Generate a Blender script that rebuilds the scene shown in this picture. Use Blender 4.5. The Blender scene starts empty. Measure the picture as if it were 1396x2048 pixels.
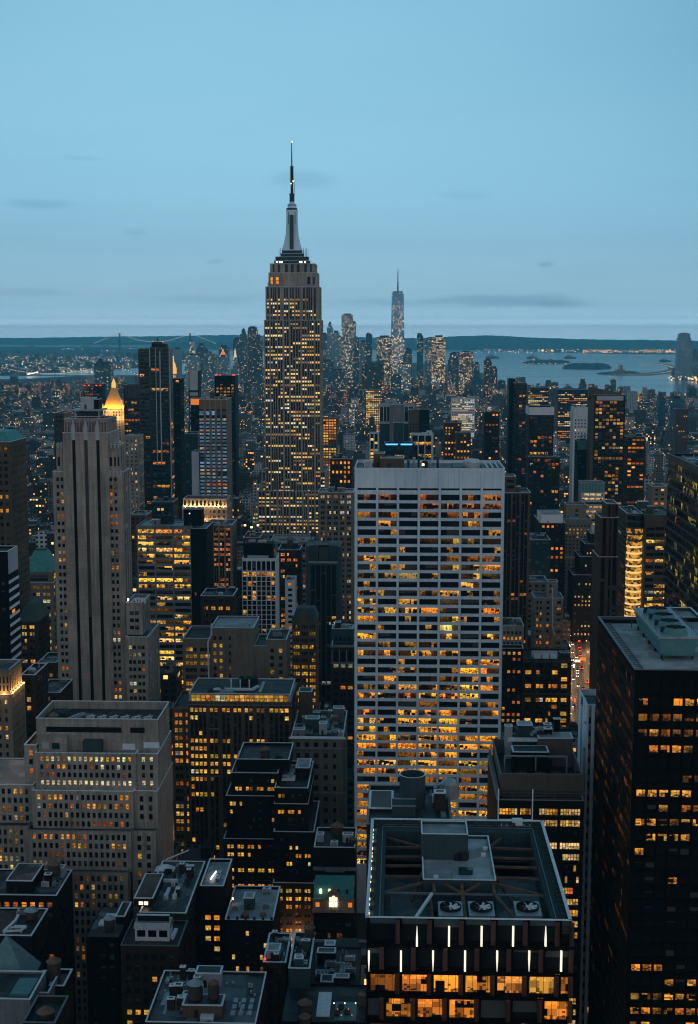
import bpy, math, random
import numpy as np
from math import radians, sin, cos, tan, atan, pi
from mathutils import Vector, Matrix
scene = bpy.context.scene
COL = scene.collection

# ------------------------------------------------------------------ camera
PW, PH, FPX = 1396.0, 2048.0, 2700.0
PITCH, YAW, CZ = radians(7.5), radians(2.15), 259.0
cam_d = bpy.data.cameras.new("camera")
cam = bpy.data.objects.new("camera", cam_d)
COL.objects.link(cam)
cam_d.sensor_fit = 'VERTICAL'
cam_d.sensor_height = 24.0
cam_d.lens = 24.0 * FPX / PH
cam_d.clip_start = 1.0
cam_d.clip_end = 200000.0
cam.location = (0, 0, CZ)
cam.rotation_euler = (pi / 2 - PITCH, 0, YAW)
scene.camera = cam
_R = (Matrix.Rotation(YAW, 3, 'Z') @ Matrix.Rotation(pi / 2 - PITCH, 3, 'X'))
_RT = _R.transposed()


def ray(u, v):
    return _R @ Vector(((u - PW / 2) / FPX, (PH / 2 - v) / FPX, -1.0))


def atY(u, v, Y):
    """the point of the line of sight through a pixel that lies in the vertical plane y = Y"""
    d = ray(u, v)
    return Vector((0, 0, CZ)) + d * (Y / d.y)


def atZ(u, v, z=0.0):
    d = ray(u, v)
    return Vector((0, 0, CZ)) + d * ((z - CZ) / d.z)


def proj(x, y, z):
    p = _RT @ Vector((x, y, z - CZ))
    if p.z > -0.5:
        return None
    return (PW / 2 + FPX * p.x / -p.z, PH / 2 - FPX * p.y / -p.z)


# ------------------------------------------------------------------ world, sun, exposure
scene.view_settings.view_transform = 'Standard'
scene.view_settings.look = 'None'
scene.view_settings.exposure = 0.0
scene.view_settings.gamma = 1.0
cy = scene.cycles
cy.max_bounces = 5
cy.diffuse_bounces = 2
cy.glossy_bounces = 2
cy.transmission_bounces = 2
cy.volume_bounces = 5
cy.sample_clamp_indirect = 3.0
cy.use_denoising = True
cy.pixel_filter_type = 'BLACKMAN_HARRIS'
cy.filter_width = 1.15

SUN_EL, SUN_ROT = radians(2.0), radians(118.0)
world = bpy.data.worlds.new("World")
scene.world = world
world.use_nodes = True
wt = world.node_tree
wt.nodes.clear()


class NT:
    """small helper for wiring shader nodes"""
    def __init__(s, tree):
        s.t = tree

    def n(s, typ, **kw):
        nd = s.t.nodes.new(typ)
        for k, v in kw.items():
            setattr(nd, k, v)
        return nd

    def put(s, sock, val):
        if isinstance(val, bpy.types.NodeSocket):
            s.t.links.new(val, sock)
        elif val is not None:
            try:
                sock.default_value = val
            except Exception:
                sock.default_value = (val, val, val, 1.0) if sock.type == 'RGBA' else (val, val, val)

    def m(s, op, a, b=None, c=None, clamp=False):
        nd = s.n('ShaderNodeMath', operation=op, use_clamp=clamp)
        for i, x in enumerate((a, b, c)):
            s.put(nd.inputs[i], x)
        return nd.outputs[0]

    def vm(s, op, a, b=None):
        nd = s.n('ShaderNodeVectorMath', operation=op)
        s.put(nd.inputs[0], a)
        if b is not None:
            s.put(nd.inputs[1], b)
        return nd.outputs[0]

    def mixc(s, f, a, b, blend='MIX'):
        nd = s.n('ShaderNodeMix', data_type='RGBA', blend_type=blend)
        def fix(x):
            return (*x, 1.0) if isinstance(x, tuple) and len(x) == 3 else x
        s.put(nd.inputs[0], f)
        s.put(nd.inputs[6], fix(a))
        s.put(nd.inputs[7], fix(b))
        return nd.outputs[2]

    def ramp(s, f, stops, interp='LINEAR'):
        nd = s.n('ShaderNodeValToRGB')
        nd.color_ramp.interpolation = interp
        e = nd.color_ramp.elements
        while len(e) > 1:
            e.remove(e[-1])
        for i, (p, c) in enumerate(stops):
            el = e[0] if i == 0 else e.new(p)
            el.position = p
            el.color = (*c, 1) if len(c) == 3 else c
        s.put(nd.inputs[0], f)
        return nd.outputs[0]

    def comb(s, x, y, z):
        nd = s.n('ShaderNodeCombineXYZ')
        for i, k in enumerate((x, y, z)):
            s.put(nd.inputs[i], k)
        return nd.outputs[0]

    def sep(s, v):
        nd = s.n('ShaderNodeSeparateXYZ')
        s.put(nd.inputs[0], v)
        return nd.outputs

    def noise(s, vec, scale, detail=3.0, rough=.55, out=0, dim='3D'):
        nd = s.n('ShaderNodeTexNoise', noise_dimensions=dim)
        s.put(nd.inputs['Vector'], vec)
        nd.inputs['Scale'].default_value = scale
        nd.inputs['Detail'].default_value = detail
        nd.inputs['Roughness'].default_value = rough
        return nd.outputs[out]

    def white(s, vec, out=0):
        nd = s.n('ShaderNodeTexWhiteNoise', noise_dimensions='3D')
        s.put(nd.inputs['Vector'], vec)
        return nd.outputs[out]


W = NT(wt)
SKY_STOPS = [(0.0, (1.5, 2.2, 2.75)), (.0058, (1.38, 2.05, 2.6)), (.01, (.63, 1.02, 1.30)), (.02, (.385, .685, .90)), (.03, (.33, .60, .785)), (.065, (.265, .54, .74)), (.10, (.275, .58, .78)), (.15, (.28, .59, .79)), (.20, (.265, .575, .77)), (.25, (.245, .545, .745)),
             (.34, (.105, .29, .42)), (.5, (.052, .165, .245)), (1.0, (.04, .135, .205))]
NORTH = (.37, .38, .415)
d = W.n('ShaderNodeTexCoord').outputs['Generated']
sx, sy, sz = W.sep(d)
el = W.m('MAXIMUM', sz, 0.0)
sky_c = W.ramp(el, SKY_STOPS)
az = W.m('ARCTAN2', sx, sy)
da = W.m('ADD', az, .10)
side = W.m('MULTIPLY', W.m('MULTIPLY', W.m('MULTIPLY', da, da), 3.6, clamp=True), W.m('MULTIPLY', el, 5.0, clamp=True), clamp=True)
side = W.m('MINIMUM', side, .4)
sky_c = W.mixc(side, sky_c, W.mixc(1.0, sky_c, (.16, .38, .5), 'MULTIPLY'))
nishita = W.n('ShaderNodeTexSky', sky_type='NISHITA', sun_disc=False, sun_elevation=SUN_EL, sun_rotation=SUN_ROT)
# unseen northern sky, shaped paler and less blue to tone the facades
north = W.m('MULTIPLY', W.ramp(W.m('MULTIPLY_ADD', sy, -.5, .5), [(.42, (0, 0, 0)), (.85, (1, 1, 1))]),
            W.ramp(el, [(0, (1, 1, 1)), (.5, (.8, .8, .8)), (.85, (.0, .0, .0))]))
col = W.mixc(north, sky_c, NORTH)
# thin streaks of cloud: noise stretched along the horizon plus a few longer banks
wv = W.comb(W.m('MULTIPLY', az, 3.0), 0.0, W.m('MULTIPLY', el, 34.0))
streak = W.ramp(W.noise(wv, 1.6, 4, .55), [(.52, (0, 0, 0)), (.72, (1, 1, 1))])
broad = W.noise(W.comb(W.m('MULTIPLY', az, 2.2), 1.7, W.m('MULTIPLY', el, 7.0)), 1.3, 3, .5)
col = W.mixc(W.m('MULTIPLY', W.m('SUBTRACT', broad, .40, clamp=True), 1.5), col, W.mixc(1.0, col, (.83, .89, .93), 'MULTIPLY'))
low = W.ramp(el, [(.0, (.2,) * 3), (.03, (1,) * 3), (.10, (.5,) * 3), (.2, (.0,) * 3)])
col = W.mixc(W.m('MULTIPLY', W.m('MULTIPLY', streak, low), .30), col, W.mixc(1.0, col, (.66, .74, .80), 'MULTIPLY'))
for (u, v, du, dv, k) in ((1010, 600, 190, 18, .75), (1120, 608, 90, 9, .5), (780, 604, 170, 12, .4), (80, 408, 85, 15, .45), (605, 362, 95, 24, .38),
                          (1092, 530, 22, 7, .6), (270, 465, 30, 10, .28), (430, 523, 26, 7, .35), (930, 392, 70, 14, .22), (160, 316, 60, 7, .2),
                          (430, 598, 150, 12, .35), (60, 585, 120, 12, .3)):
    r = ray(u, v).normalized()
    a0, z0 = math.atan2(r.x, r.y), r.z
    fx = W.m('DIVIDE', W.m('SUBTRACT', az, a0), du / FPX)
    wob = W.m('MULTIPLY', W.m('SUBTRACT', W.noise(W.comb(W.m('MULTIPLY', az, 22.0), 3.3, W.m('MULTIPLY', el, 60.0)), 1.0, 5, .6), .5), 1.5)
    fz = W.m('ADD', W.m('DIVIDE', W.m('SUBTRACT', el, z0), dv / FPX), wob)
    rr = W.m('SQRT', W.m('ADD', W.m('MULTIPLY', fx, fx), W.m('MULTIPLY', fz, fz)))
    msk = W.ramp(rr, [(0, (1, 1, 1)), (.35, (.8, .8, .8)), (1.0, (0, 0, 0))], 'EASE')
    col = W.mixc(W.m('MULTIPLY', msk, k), col, W.mixc(1.0, col, (.52, .62, .70), 'MULTIPLY'))
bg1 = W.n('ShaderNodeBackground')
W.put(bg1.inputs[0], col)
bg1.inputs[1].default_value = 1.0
bg2 = W.n('ShaderNodeBackground')
W.put(bg2.inputs[0], nishita.outputs[0])
bg2.inputs[1].default_value = 0.02
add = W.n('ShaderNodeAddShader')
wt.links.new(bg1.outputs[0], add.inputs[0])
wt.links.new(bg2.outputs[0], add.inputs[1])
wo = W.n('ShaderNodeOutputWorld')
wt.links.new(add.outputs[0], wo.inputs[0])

sun_d = bpy.data.lights.new("sun", 'SUN')
sun_d.energy = 0.05
sun_d.angle = radians(40)
sun_d.color = (1.0, .78, .62)
sun = bpy.data.objects.new("sun", sun_d)
COL.objects.link(sun)
# the last glow of the western sky, low on the right and a little behind the camera
sun.rotation_euler = (radians(78), 0, radians(62))

# ------------------------------------------------------------------ materials


def new_mat(name):
    mt = bpy.data.materials.new(name)
    mt.use_nodes = True
    mt.node_tree.nodes.clear()
    t = NT(mt.node_tree)
    out = t.n('ShaderNodeOutputMaterial')
    b = t.n('ShaderNodeBsdfPrincipled')
    mt.node_tree.links.new(b.outputs[0], out.inputs[0])
    return mt, t, b


def wall_mat(name, c, rough=.85, dirt=.35, course=0.0, spec=.12, scale=.06):
    """masonry or metal: the colour broken up by large stains, rain streaks, fine grain and optional joints"""
    mt, t, b = new_mat(name)
    p = t.n('ShaderNodeTexCoord').outputs['Object']
    big = t.noise(p, scale, 4, .6)
    px_, py_, pz_ = t.sep(p)
    streak = t.noise(t.comb(t.m('MULTIPLY', px_, .9), t.m('MULTIPLY', py_, .9), t.m('MULTIPLY', pz_, .05)), 1.0, 3, .6)
    fine = t.noise(p, 1.3, 2, .5)
    f = t.m('ADD', t.m('ADD', t.m('MULTIPLY', big, .42), t.m('MULTIPLY', streak, .42)), t.m('MULTIPLY', fine, .16))
    dk = tuple(x * (1 - dirt) for x in c)
    lt = tuple(min(1, x * (1 + dirt * .6)) for x in c)
    colr = t.ramp(f, [(.38, dk), (.62, lt)])
    if course:
        ln = t.m('LESS_THAN', t.m('FRACT', t.m('DIVIDE', pz_, course)), .08)
        colr = t.mixc(t.m('MULTIPLY', ln, .35), colr, tuple(x * .55 for x in c))
    t.put(b.inputs['Base Color'], colr)
    b.inputs['Roughness'].default_value = rough
    b.inputs['Specular IOR Level'].default_value = spec
    return mt


def roof_mat(name, c, rough=.6, patch=.5):
    """flat roofing: seams, patches, puddles that dry unevenly"""
    mt, t, b = new_mat(name)
    p = t.n('ShaderNodeTexCoord').outputs['Object']
    big = t.noise(p, .12, 5, .65)
    vor = t.n('ShaderNodeTexVoronoi', feature='F1', distance='CHEBYCHEV')
    t.put(vor.inputs['Vector'], p)
    vor.inputs['Scale'].default_value = .16
    cell = t.sep(vor.outputs['Color'])[0]
    f = t.m('ADD', t.m('MULTIPLY', big, .7), t.m('MULTIPLY', cell, .3))
    colr = t.ramp(f, [(.3, tuple(x * (1 - patch) for x in c)), (.5, c), (.72, tuple(min(.8, x * (1 + 2.6 * patch)) for x in c))])
    px_, py_, _ = t.sep(p)
    seam = t.m('LESS_THAN', t.m('FRACT', t.m('DIVIDE', px_, 2.1)), .05)
    colr = t.mixc(t.m('MULTIPLY', seam, .3), colr, tuple(x * .4 for x in c))
    t.put(b.inputs['Base Color'], colr)
    t.put(b.inputs['Roughness'], t.m('MULTIPLY_ADD', big, .7, rough - .4, clamp=True))
    b.inputs['Specular IOR Level'].default_value = .4
    return mt


def plain(name, c, rough=.5, metal=0.0, var=.25):
    mt, t, b = new_mat(name)
    p = t.n('ShaderNodeTexCoord').outputs['Object']
    n = t.noise(p, .7, 3, .6)
    t.put(b.inputs['Base Color'], t.ramp(n, [(.3, tuple(x * (1 - var) for x in c)), (.7, tuple(min(1, x * (1 + var)) for x in c))]))
    b.inputs['Roughness'].default_value = rough
    b.inputs['Metallic'].default_value = metal
    return mt


def glow(name, c, s):
    mt, t, b = new_mat(name)
    b.inputs['Base Color'].default_value = (*c, 1)
    b.inputs['Emission Color'].default_value = (*c, 1)
    b.inputs['Emission Strength'].default_value = s
    mt.cycles.emission_sampling = 'NONE'
    return mt


def window_mat(name, office, tint=(.012, .015, .018), mull=1.5, rough=.06, desk=.55, far=False):
    """a pane of glass with the room behind it: dark glass reflects the sky; a lit room shows blocks of walls,
    desks and lamps, broken by mullions (office) or by sashes and blinds (punched)"""
    mt, t, b = new_mat(name)
    at = t.n('ShaderNodeAttribute', attribute_name='lit')
    seed = at.outputs['Alpha']
    uv = t.n('ShaderNodeUVMap', uv_map='metres').outputs[0]
    u, v, _ = t.sep(uv)
    uvn = t.n('ShaderNodeUVMap', uv_map='unit').outputs[0]
    un, vn, _ = t.sep(uvn)
    off = t.comb(t.m('MULTIPLY', seed, 917.0), t.m('MULTIPLY', seed, 431.0), 0.0)
    pos = t.vm('ADD', uv, off)
    def rooms(sx_, sy_, k_):
        a_, c_, _ = t.sep(pos)
        return t.sep(t.white(t.comb(t.m('FLOOR', t.m('MULTIPLY', a_, sx_)), t.m('FLOOR', t.m('MULTIPLY', c_, sy_)), k_), 1))
    block = rooms(.62, .75, 1.0)[0]
    b2 = rooms(1.9, 2.4, 2.0)
    if office:
        furn = t.m('MULTIPLY', t.m('GREATER_THAN', b2[0], desk), t.m('LESS_THAN', vn, t.m('MULTIPLY_ADD', b2[1], .45, .1 if desk > .6 else .22)))
        lamp = t.m('MULTIPLY', t.m('GREATER_THAN', vn, .70), t.m('GREATER_THAN', b2[2], .55))
        k = t.m('MULTIPLY_ADD', t.m('POWER', block, 1.6), 1.55, .06)
        wallb = t.m('MULTIPLY', t.m('LESS_THAN', block, .22), .65)
        k = t.m('SUBTRACT', k, wallb, clamp=True)
        k = t.m('MULTIPLY', k, t.m('SUBTRACT', 1.0, t.m('MULTIPLY', furn, .82)))
        k = t.m('ADD', k, t.m('MULTIPLY', lamp, .45))
        k = t.m('MULTIPLY', k, t.m('SUBTRACT', 1.0, t.m('MULTIPLY', t.m('LESS_THAN', t.m('FRACT', t.m('DIVIDE', u, mull)), .07), .9)))
    else:
        blind = t.m('GREATER_THAN', vn, t.m('MULTIPLY_ADD', t.m('FRACT', t.m('MULTIPLY', seed, 57.3)), .9, .25))
        furn = t.m('MULTIPLY', t.m('GREATER_THAN', b2[0], .62), t.m('LESS_THAN', vn, .5))
        k = t.m('MULTIPLY_ADD', block, .6, .42)
        k = t.m('MULTIPLY', k, t.m('SUBTRACT', 1.0, t.m('MULTIPLY', furn, .7)))
        k = t.m('MULTIPLY', k, t.m('SUBTRACT', 1.0, t.m('MULTIPLY', blind, .45)))
        sash = t.m('LESS_THAN', t.m('ABSOLUTE', t.m('SUBTRACT', vn, .5)), .035)
        edge = t.m('GREATER_THAN', t.m('MAXIMUM', t.m('ABSOLUTE', t.m('SUBTRACT', un, .5)), t.m('ABSOLUTE', t.m('SUBTRACT', vn, .5))), .455)
        k = t.m('MULTIPLY', k, t.m('SUBTRACT', 1.0, t.m('MULTIPLY', t.m('MAXIMUM', sash, edge), .8)))
    if far:
        k = t.m('MULTIPLY_ADD', block, .5, .75)
    lit = t.vm('SCALE', at.outputs['Color'])
    lit.node.inputs['Scale'].default_value = 1.0
    t.put(lit.node.inputs['Scale'], k)
    t.put(b.inputs['Emission Color'], lit)
    b.inputs['Emission Strength'].default_value = 1.0
    shade = t.m('GREATER_THAN', t.m('FRACT', t.m('MULTIPLY', seed, 31.7)), .72)
    shade = t.m('MULTIPLY', shade, t.m('GREATER_THAN', vn, t.m('FRACT', t.m('MULTIPLY', seed, 77.1))))
    t.put(b.inputs['Base Color'], t.mixc(t.m('MULTIPLY', shade, .5), tint, (.16, .15, .14)))
    b.inputs['Roughness'].default_value = rough
    b.inputs['Specular IOR Level'].default_value = .1
    mt.cycles.emission_sampling = 'NONE'
    return mt


M = {}
M['office'] = window_mat('office_glass', True)
M['lounge'] = window_mat('lounge_glass', True, mull=1.25, desk=.72)
M['farpane'] = window_mat('far_pane', False, far=True)
M['punched'] = window_mat('sash_glass', False)
M['tealglass'] = window_mat('teal_glass', True, (.01, .045, .05))
M['bluepane'] = window_mat('blue_pane', False, (.05, .09, .14), rough=.2)
M['limestone'] = wall_mat('limestone', (.41, .345, .29), course=1.9, spec=.05, dirt=.45)
M['limedark'] = wall_mat('weathered_limestone', (.22, .185, .155), course=1.9)
M['beige'] = wall_mat('beige_brick', (.25, .205, .16), course=.9)
M['tan'] = wall_mat('tan_brick', (.14, .10, .072), course=.9)
M['brown'] = wall_mat('brown_brick', (.052, .032, .023), course=.9)
M['redbrown'] = wall_mat('red_granite', (.10, .05, .036), rough=.5)
M['darkbrick'] = wall_mat('dark_brick', (.013, .009, .008))
M['grey'] = wall_mat('grey_concrete', (.25, .25, .25))
M['tealgrey'] = wall_mat('teal_grey_concrete', (.05, .085, .09), dirt=.2)
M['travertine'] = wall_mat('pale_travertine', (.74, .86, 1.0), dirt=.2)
M['white'] = wall_mat('white_concrete', (.80, .80, .82), dirt=.15)
M['palegrey'] = wall_mat('pale_grey_panel', (.48, .50, .52), dirt=.15)
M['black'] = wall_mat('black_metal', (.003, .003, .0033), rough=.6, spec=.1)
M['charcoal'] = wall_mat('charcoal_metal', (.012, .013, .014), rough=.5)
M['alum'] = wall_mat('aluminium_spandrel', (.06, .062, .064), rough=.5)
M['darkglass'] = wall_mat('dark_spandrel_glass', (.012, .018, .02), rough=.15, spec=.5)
M['tealspan'] = wall_mat('teal_spandrel_glass', (.012, .05, .055), rough=.2, spec=.5)
M['coping'] = plain('pale_coping', (.86, .88, .9), .5, 0, .12)  # sky caught on parapet edges is put into this paler colour
M['darkcoping'] = plain('dark_coping', (.16, .17, .17), .5, 0, .2)
M['steel'] = plain('galvanised_steel', (.55, .57, .59), .4, .3, .15)
M['palemetal'] = plain('pale_painted_metal', (.80, .82, .84), .45, 0, .1)
M['duct'] = plain('duct_metal', (.38, .40, .42), .4, .4, .2)
M['darkmetal'] = plain('dark_machinery', (.018, .02, .021), .5, .2, .4)
M['rust'] = plain('rusty_steel', (.17, .085, .05), .7, .1, .4)
M['wood'] = plain('weathered_cedar', (.075, .055, .042), .85, 0, .35)
M['conewood'] = plain('brown_tank_roof', (.20, .12, .075), .8, 0, .25)
M['conepale'] = plain('grey_tank_roof', (.36, .40, .42), .6, 0, .15)
M['copper'] = plain('green_copper', (.07, .30, .27), .6, 0, .25)
M['gold'] = plain('gilded_tiles', (.75, .42, .10), .45, .2, .15)
M['roofdark'] = roof_mat('tar_roof', (.022, .023, .024), patch=.7)
M['roofgrey'] = roof_mat('grey_roof', (.07, .073, .076), patch=.8)
M['roofpale'] = roof_mat('silver_roof', (.36, .36, .37), patch=.3)
M['gravel'] = roof_mat('gravel_roof', (.38, .35, .34), .9, .3)
M['asphalt'] = plain('asphalt', (.045, .045, .047), .8, 0, .3)
M['paving'] = plain('paving', (.16, .155, .15), .8, 0, .25)
M['red'] = glow('red_beacon', (1, .05, .03), 2.2)
M['lamp'] = glow('lamp_glow', (1, .72, .38), 3.2)
M['whitelamp'] = glow('white_lamp', (1, .93, .8), 3.0)
M['bluelamp'] = glow('blue_lamp', (.08, .35, 1.0), 2.4)

# ------------------------------------------------------------------ mesh building


class MB:
    def __init__(s):
        s.v, s.f, s.mi = [], [], []

    def quad(s, a, b, c, d, m=0):
        n = len(s.v)
        s.v += [a, b, c, d]
        s.f.append((n, n + 1, n + 2, n + 3))
        s.mi.append(m)

    def poly(s, pts, m=0):
        n = len(s.v)
        s.v += [tuple(p) for p in pts]
        s.f.append(tuple(range(n, n + len(pts))))
        s.mi.append(m)

    def box(s, x0, x1, y0, y1, z0, z1, m=0, top=None, bottom=True):
        n = len(s.v)
        s.v += [(x0, y0, z0), (x1, y0, z0), (x1, y1, z0), (x0, y1, z0), (x0, y0, z1), (x1, y0, z1), (x1, y1, z1), (x0, y1, z1)]
        fs = [(0, 1, 5, 4), (1, 2, 6, 5), (2, 3, 7, 6), (3, 0, 4, 7), (4, 5, 6, 7)]
        s.f += [tuple(n + i for i in q) for q in fs]
        s.mi += [m, m, m, m, m if top is None else top]
        if bottom:
            s.f.append((n + 3, n + 2, n + 1, n))
            s.mi.append(m)

    def frustum(s, x, y, z0, z1, ax, ay, bx, by, m=0, cx=0, cy_=0):
        """four sided: half sizes (ax, ay) at z0, (bx, by) at z1"""
        n = len(s.v)
        s.v += [(x - ax, y - ay, z0), (x + ax, y - ay, z0), (x + ax, y + ay, z0), (x - ax, y + ay, z0)]
        x, y = x + cx, y + cy_
        s.v += [(x - bx, y - by, z1), (x + bx, y - by, z1), (x + bx, y + by, z1), (x - bx, y + by, z1)]
        for q in ((0, 1, 5, 4), (1, 2, 6, 5), (2, 3, 7, 6), (3, 0, 4, 7), (4, 5, 6, 7), (3, 2, 1, 0)):
            s.f.append(tuple(n + i for i in q))
            s.mi.append(m)

    def tube(s, x, y, z0, z1, r0, r1=None, n=12, m=0, cap=True):
        r1 = r0 if r1 is None else r1
        k = len(s.v)
        for r, z in ((r0, z0), (r1, z1)):
            s.v += [(x + r * cos(2 * pi * i / n), y + r * sin(2 * pi * i / n), z) for i in range(n)]
        for i in range(n):
            j = (i + 1) % n
            s.f.append((k + i, k + j, k + n + j, k + n + i))
            s.mi.append(m)
        if cap:
            s.f.append(tuple(k + n + i for i in range(n)))
            s.mi.append(m)

    def lathe(s, x, y, prof, n=12, m=0):
        for (r0, z0), (r1, z1) in zip(prof, prof[1:]):
            s.tube(x, y, z0, z1, r0, r1, n, m, cap=False)
        if prof[-1][0] > .01:
            k = len(s.v)
            s.v += [(x + prof[-1][0] * cos(2 * pi * i / n), y + prof[-1][0] * sin(2 * pi * i / n), prof[-1][1]) for i in range(n)]
            s.f.append(tuple(range(k, k + n)))
            s.mi.append(m)

    def bar(s, p, q, w, h=None, m=0):
        """a square bar from p to q"""
        h = w if h is None else h
        p, q = Vector(p), Vector(q)
        dd = (q - p).normalized()
        a = dd.cross(Vector((0, 0, 1)))
        a = Vector((1, 0, 0)) if a.length < 1e-4 else a.normalized()
        b = a.cross(dd).normalized()
        a, b = a * w / 2, b * h / 2
        n = len(s.v)
        for o in (p, q):
            s.v += [tuple(o - a - b), tuple(o + a - b), tuple(o + a + b), tuple(o - a + b)]
        for f in ((0, 1, 5, 4), (1, 2, 6, 5), (2, 3, 7, 6), (3, 0, 4, 7), (4, 5, 6, 7), (3, 2, 1, 0)):
            s.f.append(tuple(n + i for i in f))
            s.mi.append(m)

    def build(s, name, mats, parent=None, loc=None):
        """link as one mesh object; vertices are world coordinates, stored relative to the parent"""
        if not s.f:
            return None
        o3 = Vector((0, 0, 0))
        p = parent
        while p is not None:
            o3 += p.location
            p = p.parent
        if loc is not None:
            o3 = o3 + Vector(loc)
        me = bpy.data.meshes.new(name)
        vs = np.array(s.v, dtype=np.float64) - np.array(o3)
        me.from_pydata(vs.tolist(), [], s.f)
        mats = mats if isinstance(mats, (list, tuple)) else [mats]
        for mm in mats:
            me.materials.append(mm)
        if len(mats) > 1:
            me.polygons.foreach_set('material_index', s.mi)
        me.update()
        ob = bpy.data.objects.new(name, me)
        COL.objects.link(ob)
        if parent is not None:
            ob.parent = parent
        if loc is not None:
            ob.location = loc
        return ob


def tag(o, label=None, cat=None, group=None, kind=None):
    if label:
        o['label'] = label
    if cat:
        o['category'] = cat
    if group:
        o['group'] = group
    if kind:
        o['kind'] = kind
    return o


def empty(name, loc):
    o = bpy.data.objects.new(name, None)
    o.empty_display_size = 2
    o.location = loc
    COL.objects.link(o)
    return o


# ------------------------------------------------------------------ light in the windows
WARM = [((1.0, .44, .06), 3), ((1.0, .36, .04), 3), ((1.0, .54, .13), 2), ((.85, .26, .025), 2), ((1.0, .68, .30), 1)]
AMBER = [((1.0, .31, .03), 3), ((.75, .19, .015), 3), ((.45, .10, .01), 2), ((1.0, .42, .06), 2)]
PALE = [((1.0, .66, .27), 3), ((1.0, .75, .40), 2), ((1.0, .54, .14), 2), ((.9, .8, .6), 1)]
YELLOW = [((1.0, .50, .06), 4), ((1.0, .44, .04), 3), ((1.0, .60, .15), 2), ((.8, .30, .025), 1)]
RUST = [((.55, .13, .02), 4), ((.35, .08, .012), 3), ((1.0, .30, .03), 1)]
MIXED = WARM + [((.9, .75, .5), 2), ((.8, .2, .03), 2)]
BLUEISH = [((.25, .42, .62), 5), ((.20, .34, .52), 4), ((.7, .5, .35), 2), ((.5, .3, .35), 1), ((1, .7, .4), 1)]


def pick(rng, pal):
    c = rng.choices([p[0] for p in pal], [p[1] for p in pal])[0]
    return c


def lights(rng, nr, nc, p=.3, pal=WARM, rowvar=.7, run=.5, gain=1.0, dim=.25, rows=None, pals=None, cool=.04):
    """a table of light colours, row by row from the top; None is a dark room"""
    out = []
    for r in range(nr):
        rp = p if rows is None or r not in rows else rows[r]
        if rows is None or r not in rows:
            x = rng.random()
            rp = p * (1 - rowvar) + rowvar * p * 2 * x
            if rng.random() < .05 * rowvar:
                rp = min(1, p * 2.6 + .2)
        cur = None
        row = []
        pl = (pals or {}).get(r, pal)
        rowc = pick(rng, pl)
        for c in range(nc):
            if c == 0 or rng.random() > run:
                cur = None
                if rng.random() < rp:
                    base = rowc if rng.random() < .6 else pick(rng, pl)
                    if rng.random() < cool:
                        base = rng.choice([(.62, .72, .74), (.8, .82, .5), (1, .85, .62), (.95, .2, .05)])
                    g = gain * (rng.uniform(.65, 1.25) if rng.random() > dim else rng.uniform(.12, .4))
                    cur = tuple(k * g for k in base)
            row.append(None if cur is None else tuple(k * rng.uniform(.85, 1.15) for k in cur))
        out.append(row)
    return out


def window_mesh(name, ws, mat, parent, kind=None):
    """ws: list of (four corners, width, height, light, seed)"""
    o3 = Vector((0, 0, 0))
    p = parent
    while p is not None:
        o3 += p.location
        p = p.parent
    n = len(ws)
    V = np.array([w[0] for w in ws], dtype=np.float64).reshape(-1, 3) - np.array(o3)
    me = bpy.data.meshes.new(name)
    me.from_pydata(V.tolist(), [], [(4 * i, 4 * i + 1, 4 * i + 2, 4 * i + 3) for i in range(n)])
    me.materials.append(mat)
    un = np.tile(np.array([0, 0, 1, 0, 1, 1, 0, 1], dtype=np.float32), n)
    wh = np.array([[w[1], w[2]] for w in ws], dtype=np.float32)
    me.uv_layers.new(name='unit').data.foreach_set('uv', un)
    um = (un.reshape(n, 4, 2) * wh[:, None, :]).astype(np.float32)
    me.uv_layers.new(name='metres').data.foreach_set('uv', um.ravel())
    a = me.attributes.new('lit', 'FLOAT_COLOR', 'FACE')
    a.data.foreach_set('color', np.array([(*(w[3] or (0, 0, 0)), w[4]) for w in ws], dtype=np.float32).ravel())
    ob = bpy.data.objects.new(name, me)
    ob.parent = parent
    if kind:
        ob['kind'] = kind
    COL.objects.link(ob)
    return ob


def S(bay=3.4, ww=.55, fh=3.7, wh=.55, **k):
    d_ = dict(bay=bay, ww=ww, fh=fh, wh=wh, per=1, gap=.25, margin=1.0, top=1.6, sill=.25, depth=.35, rec=0.0, span=None, mat='punched',
              lit={}, cols=None, rows=None, wide=None, zmin=None)
    d_.update(k)
    return d_


MUST_SEE = []          # (u0, v0, u1, v1, Y): what a named building shows, so that filler in front keeps out
FOOT = []              # (x0, x1, y0, y1) footprints


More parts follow.
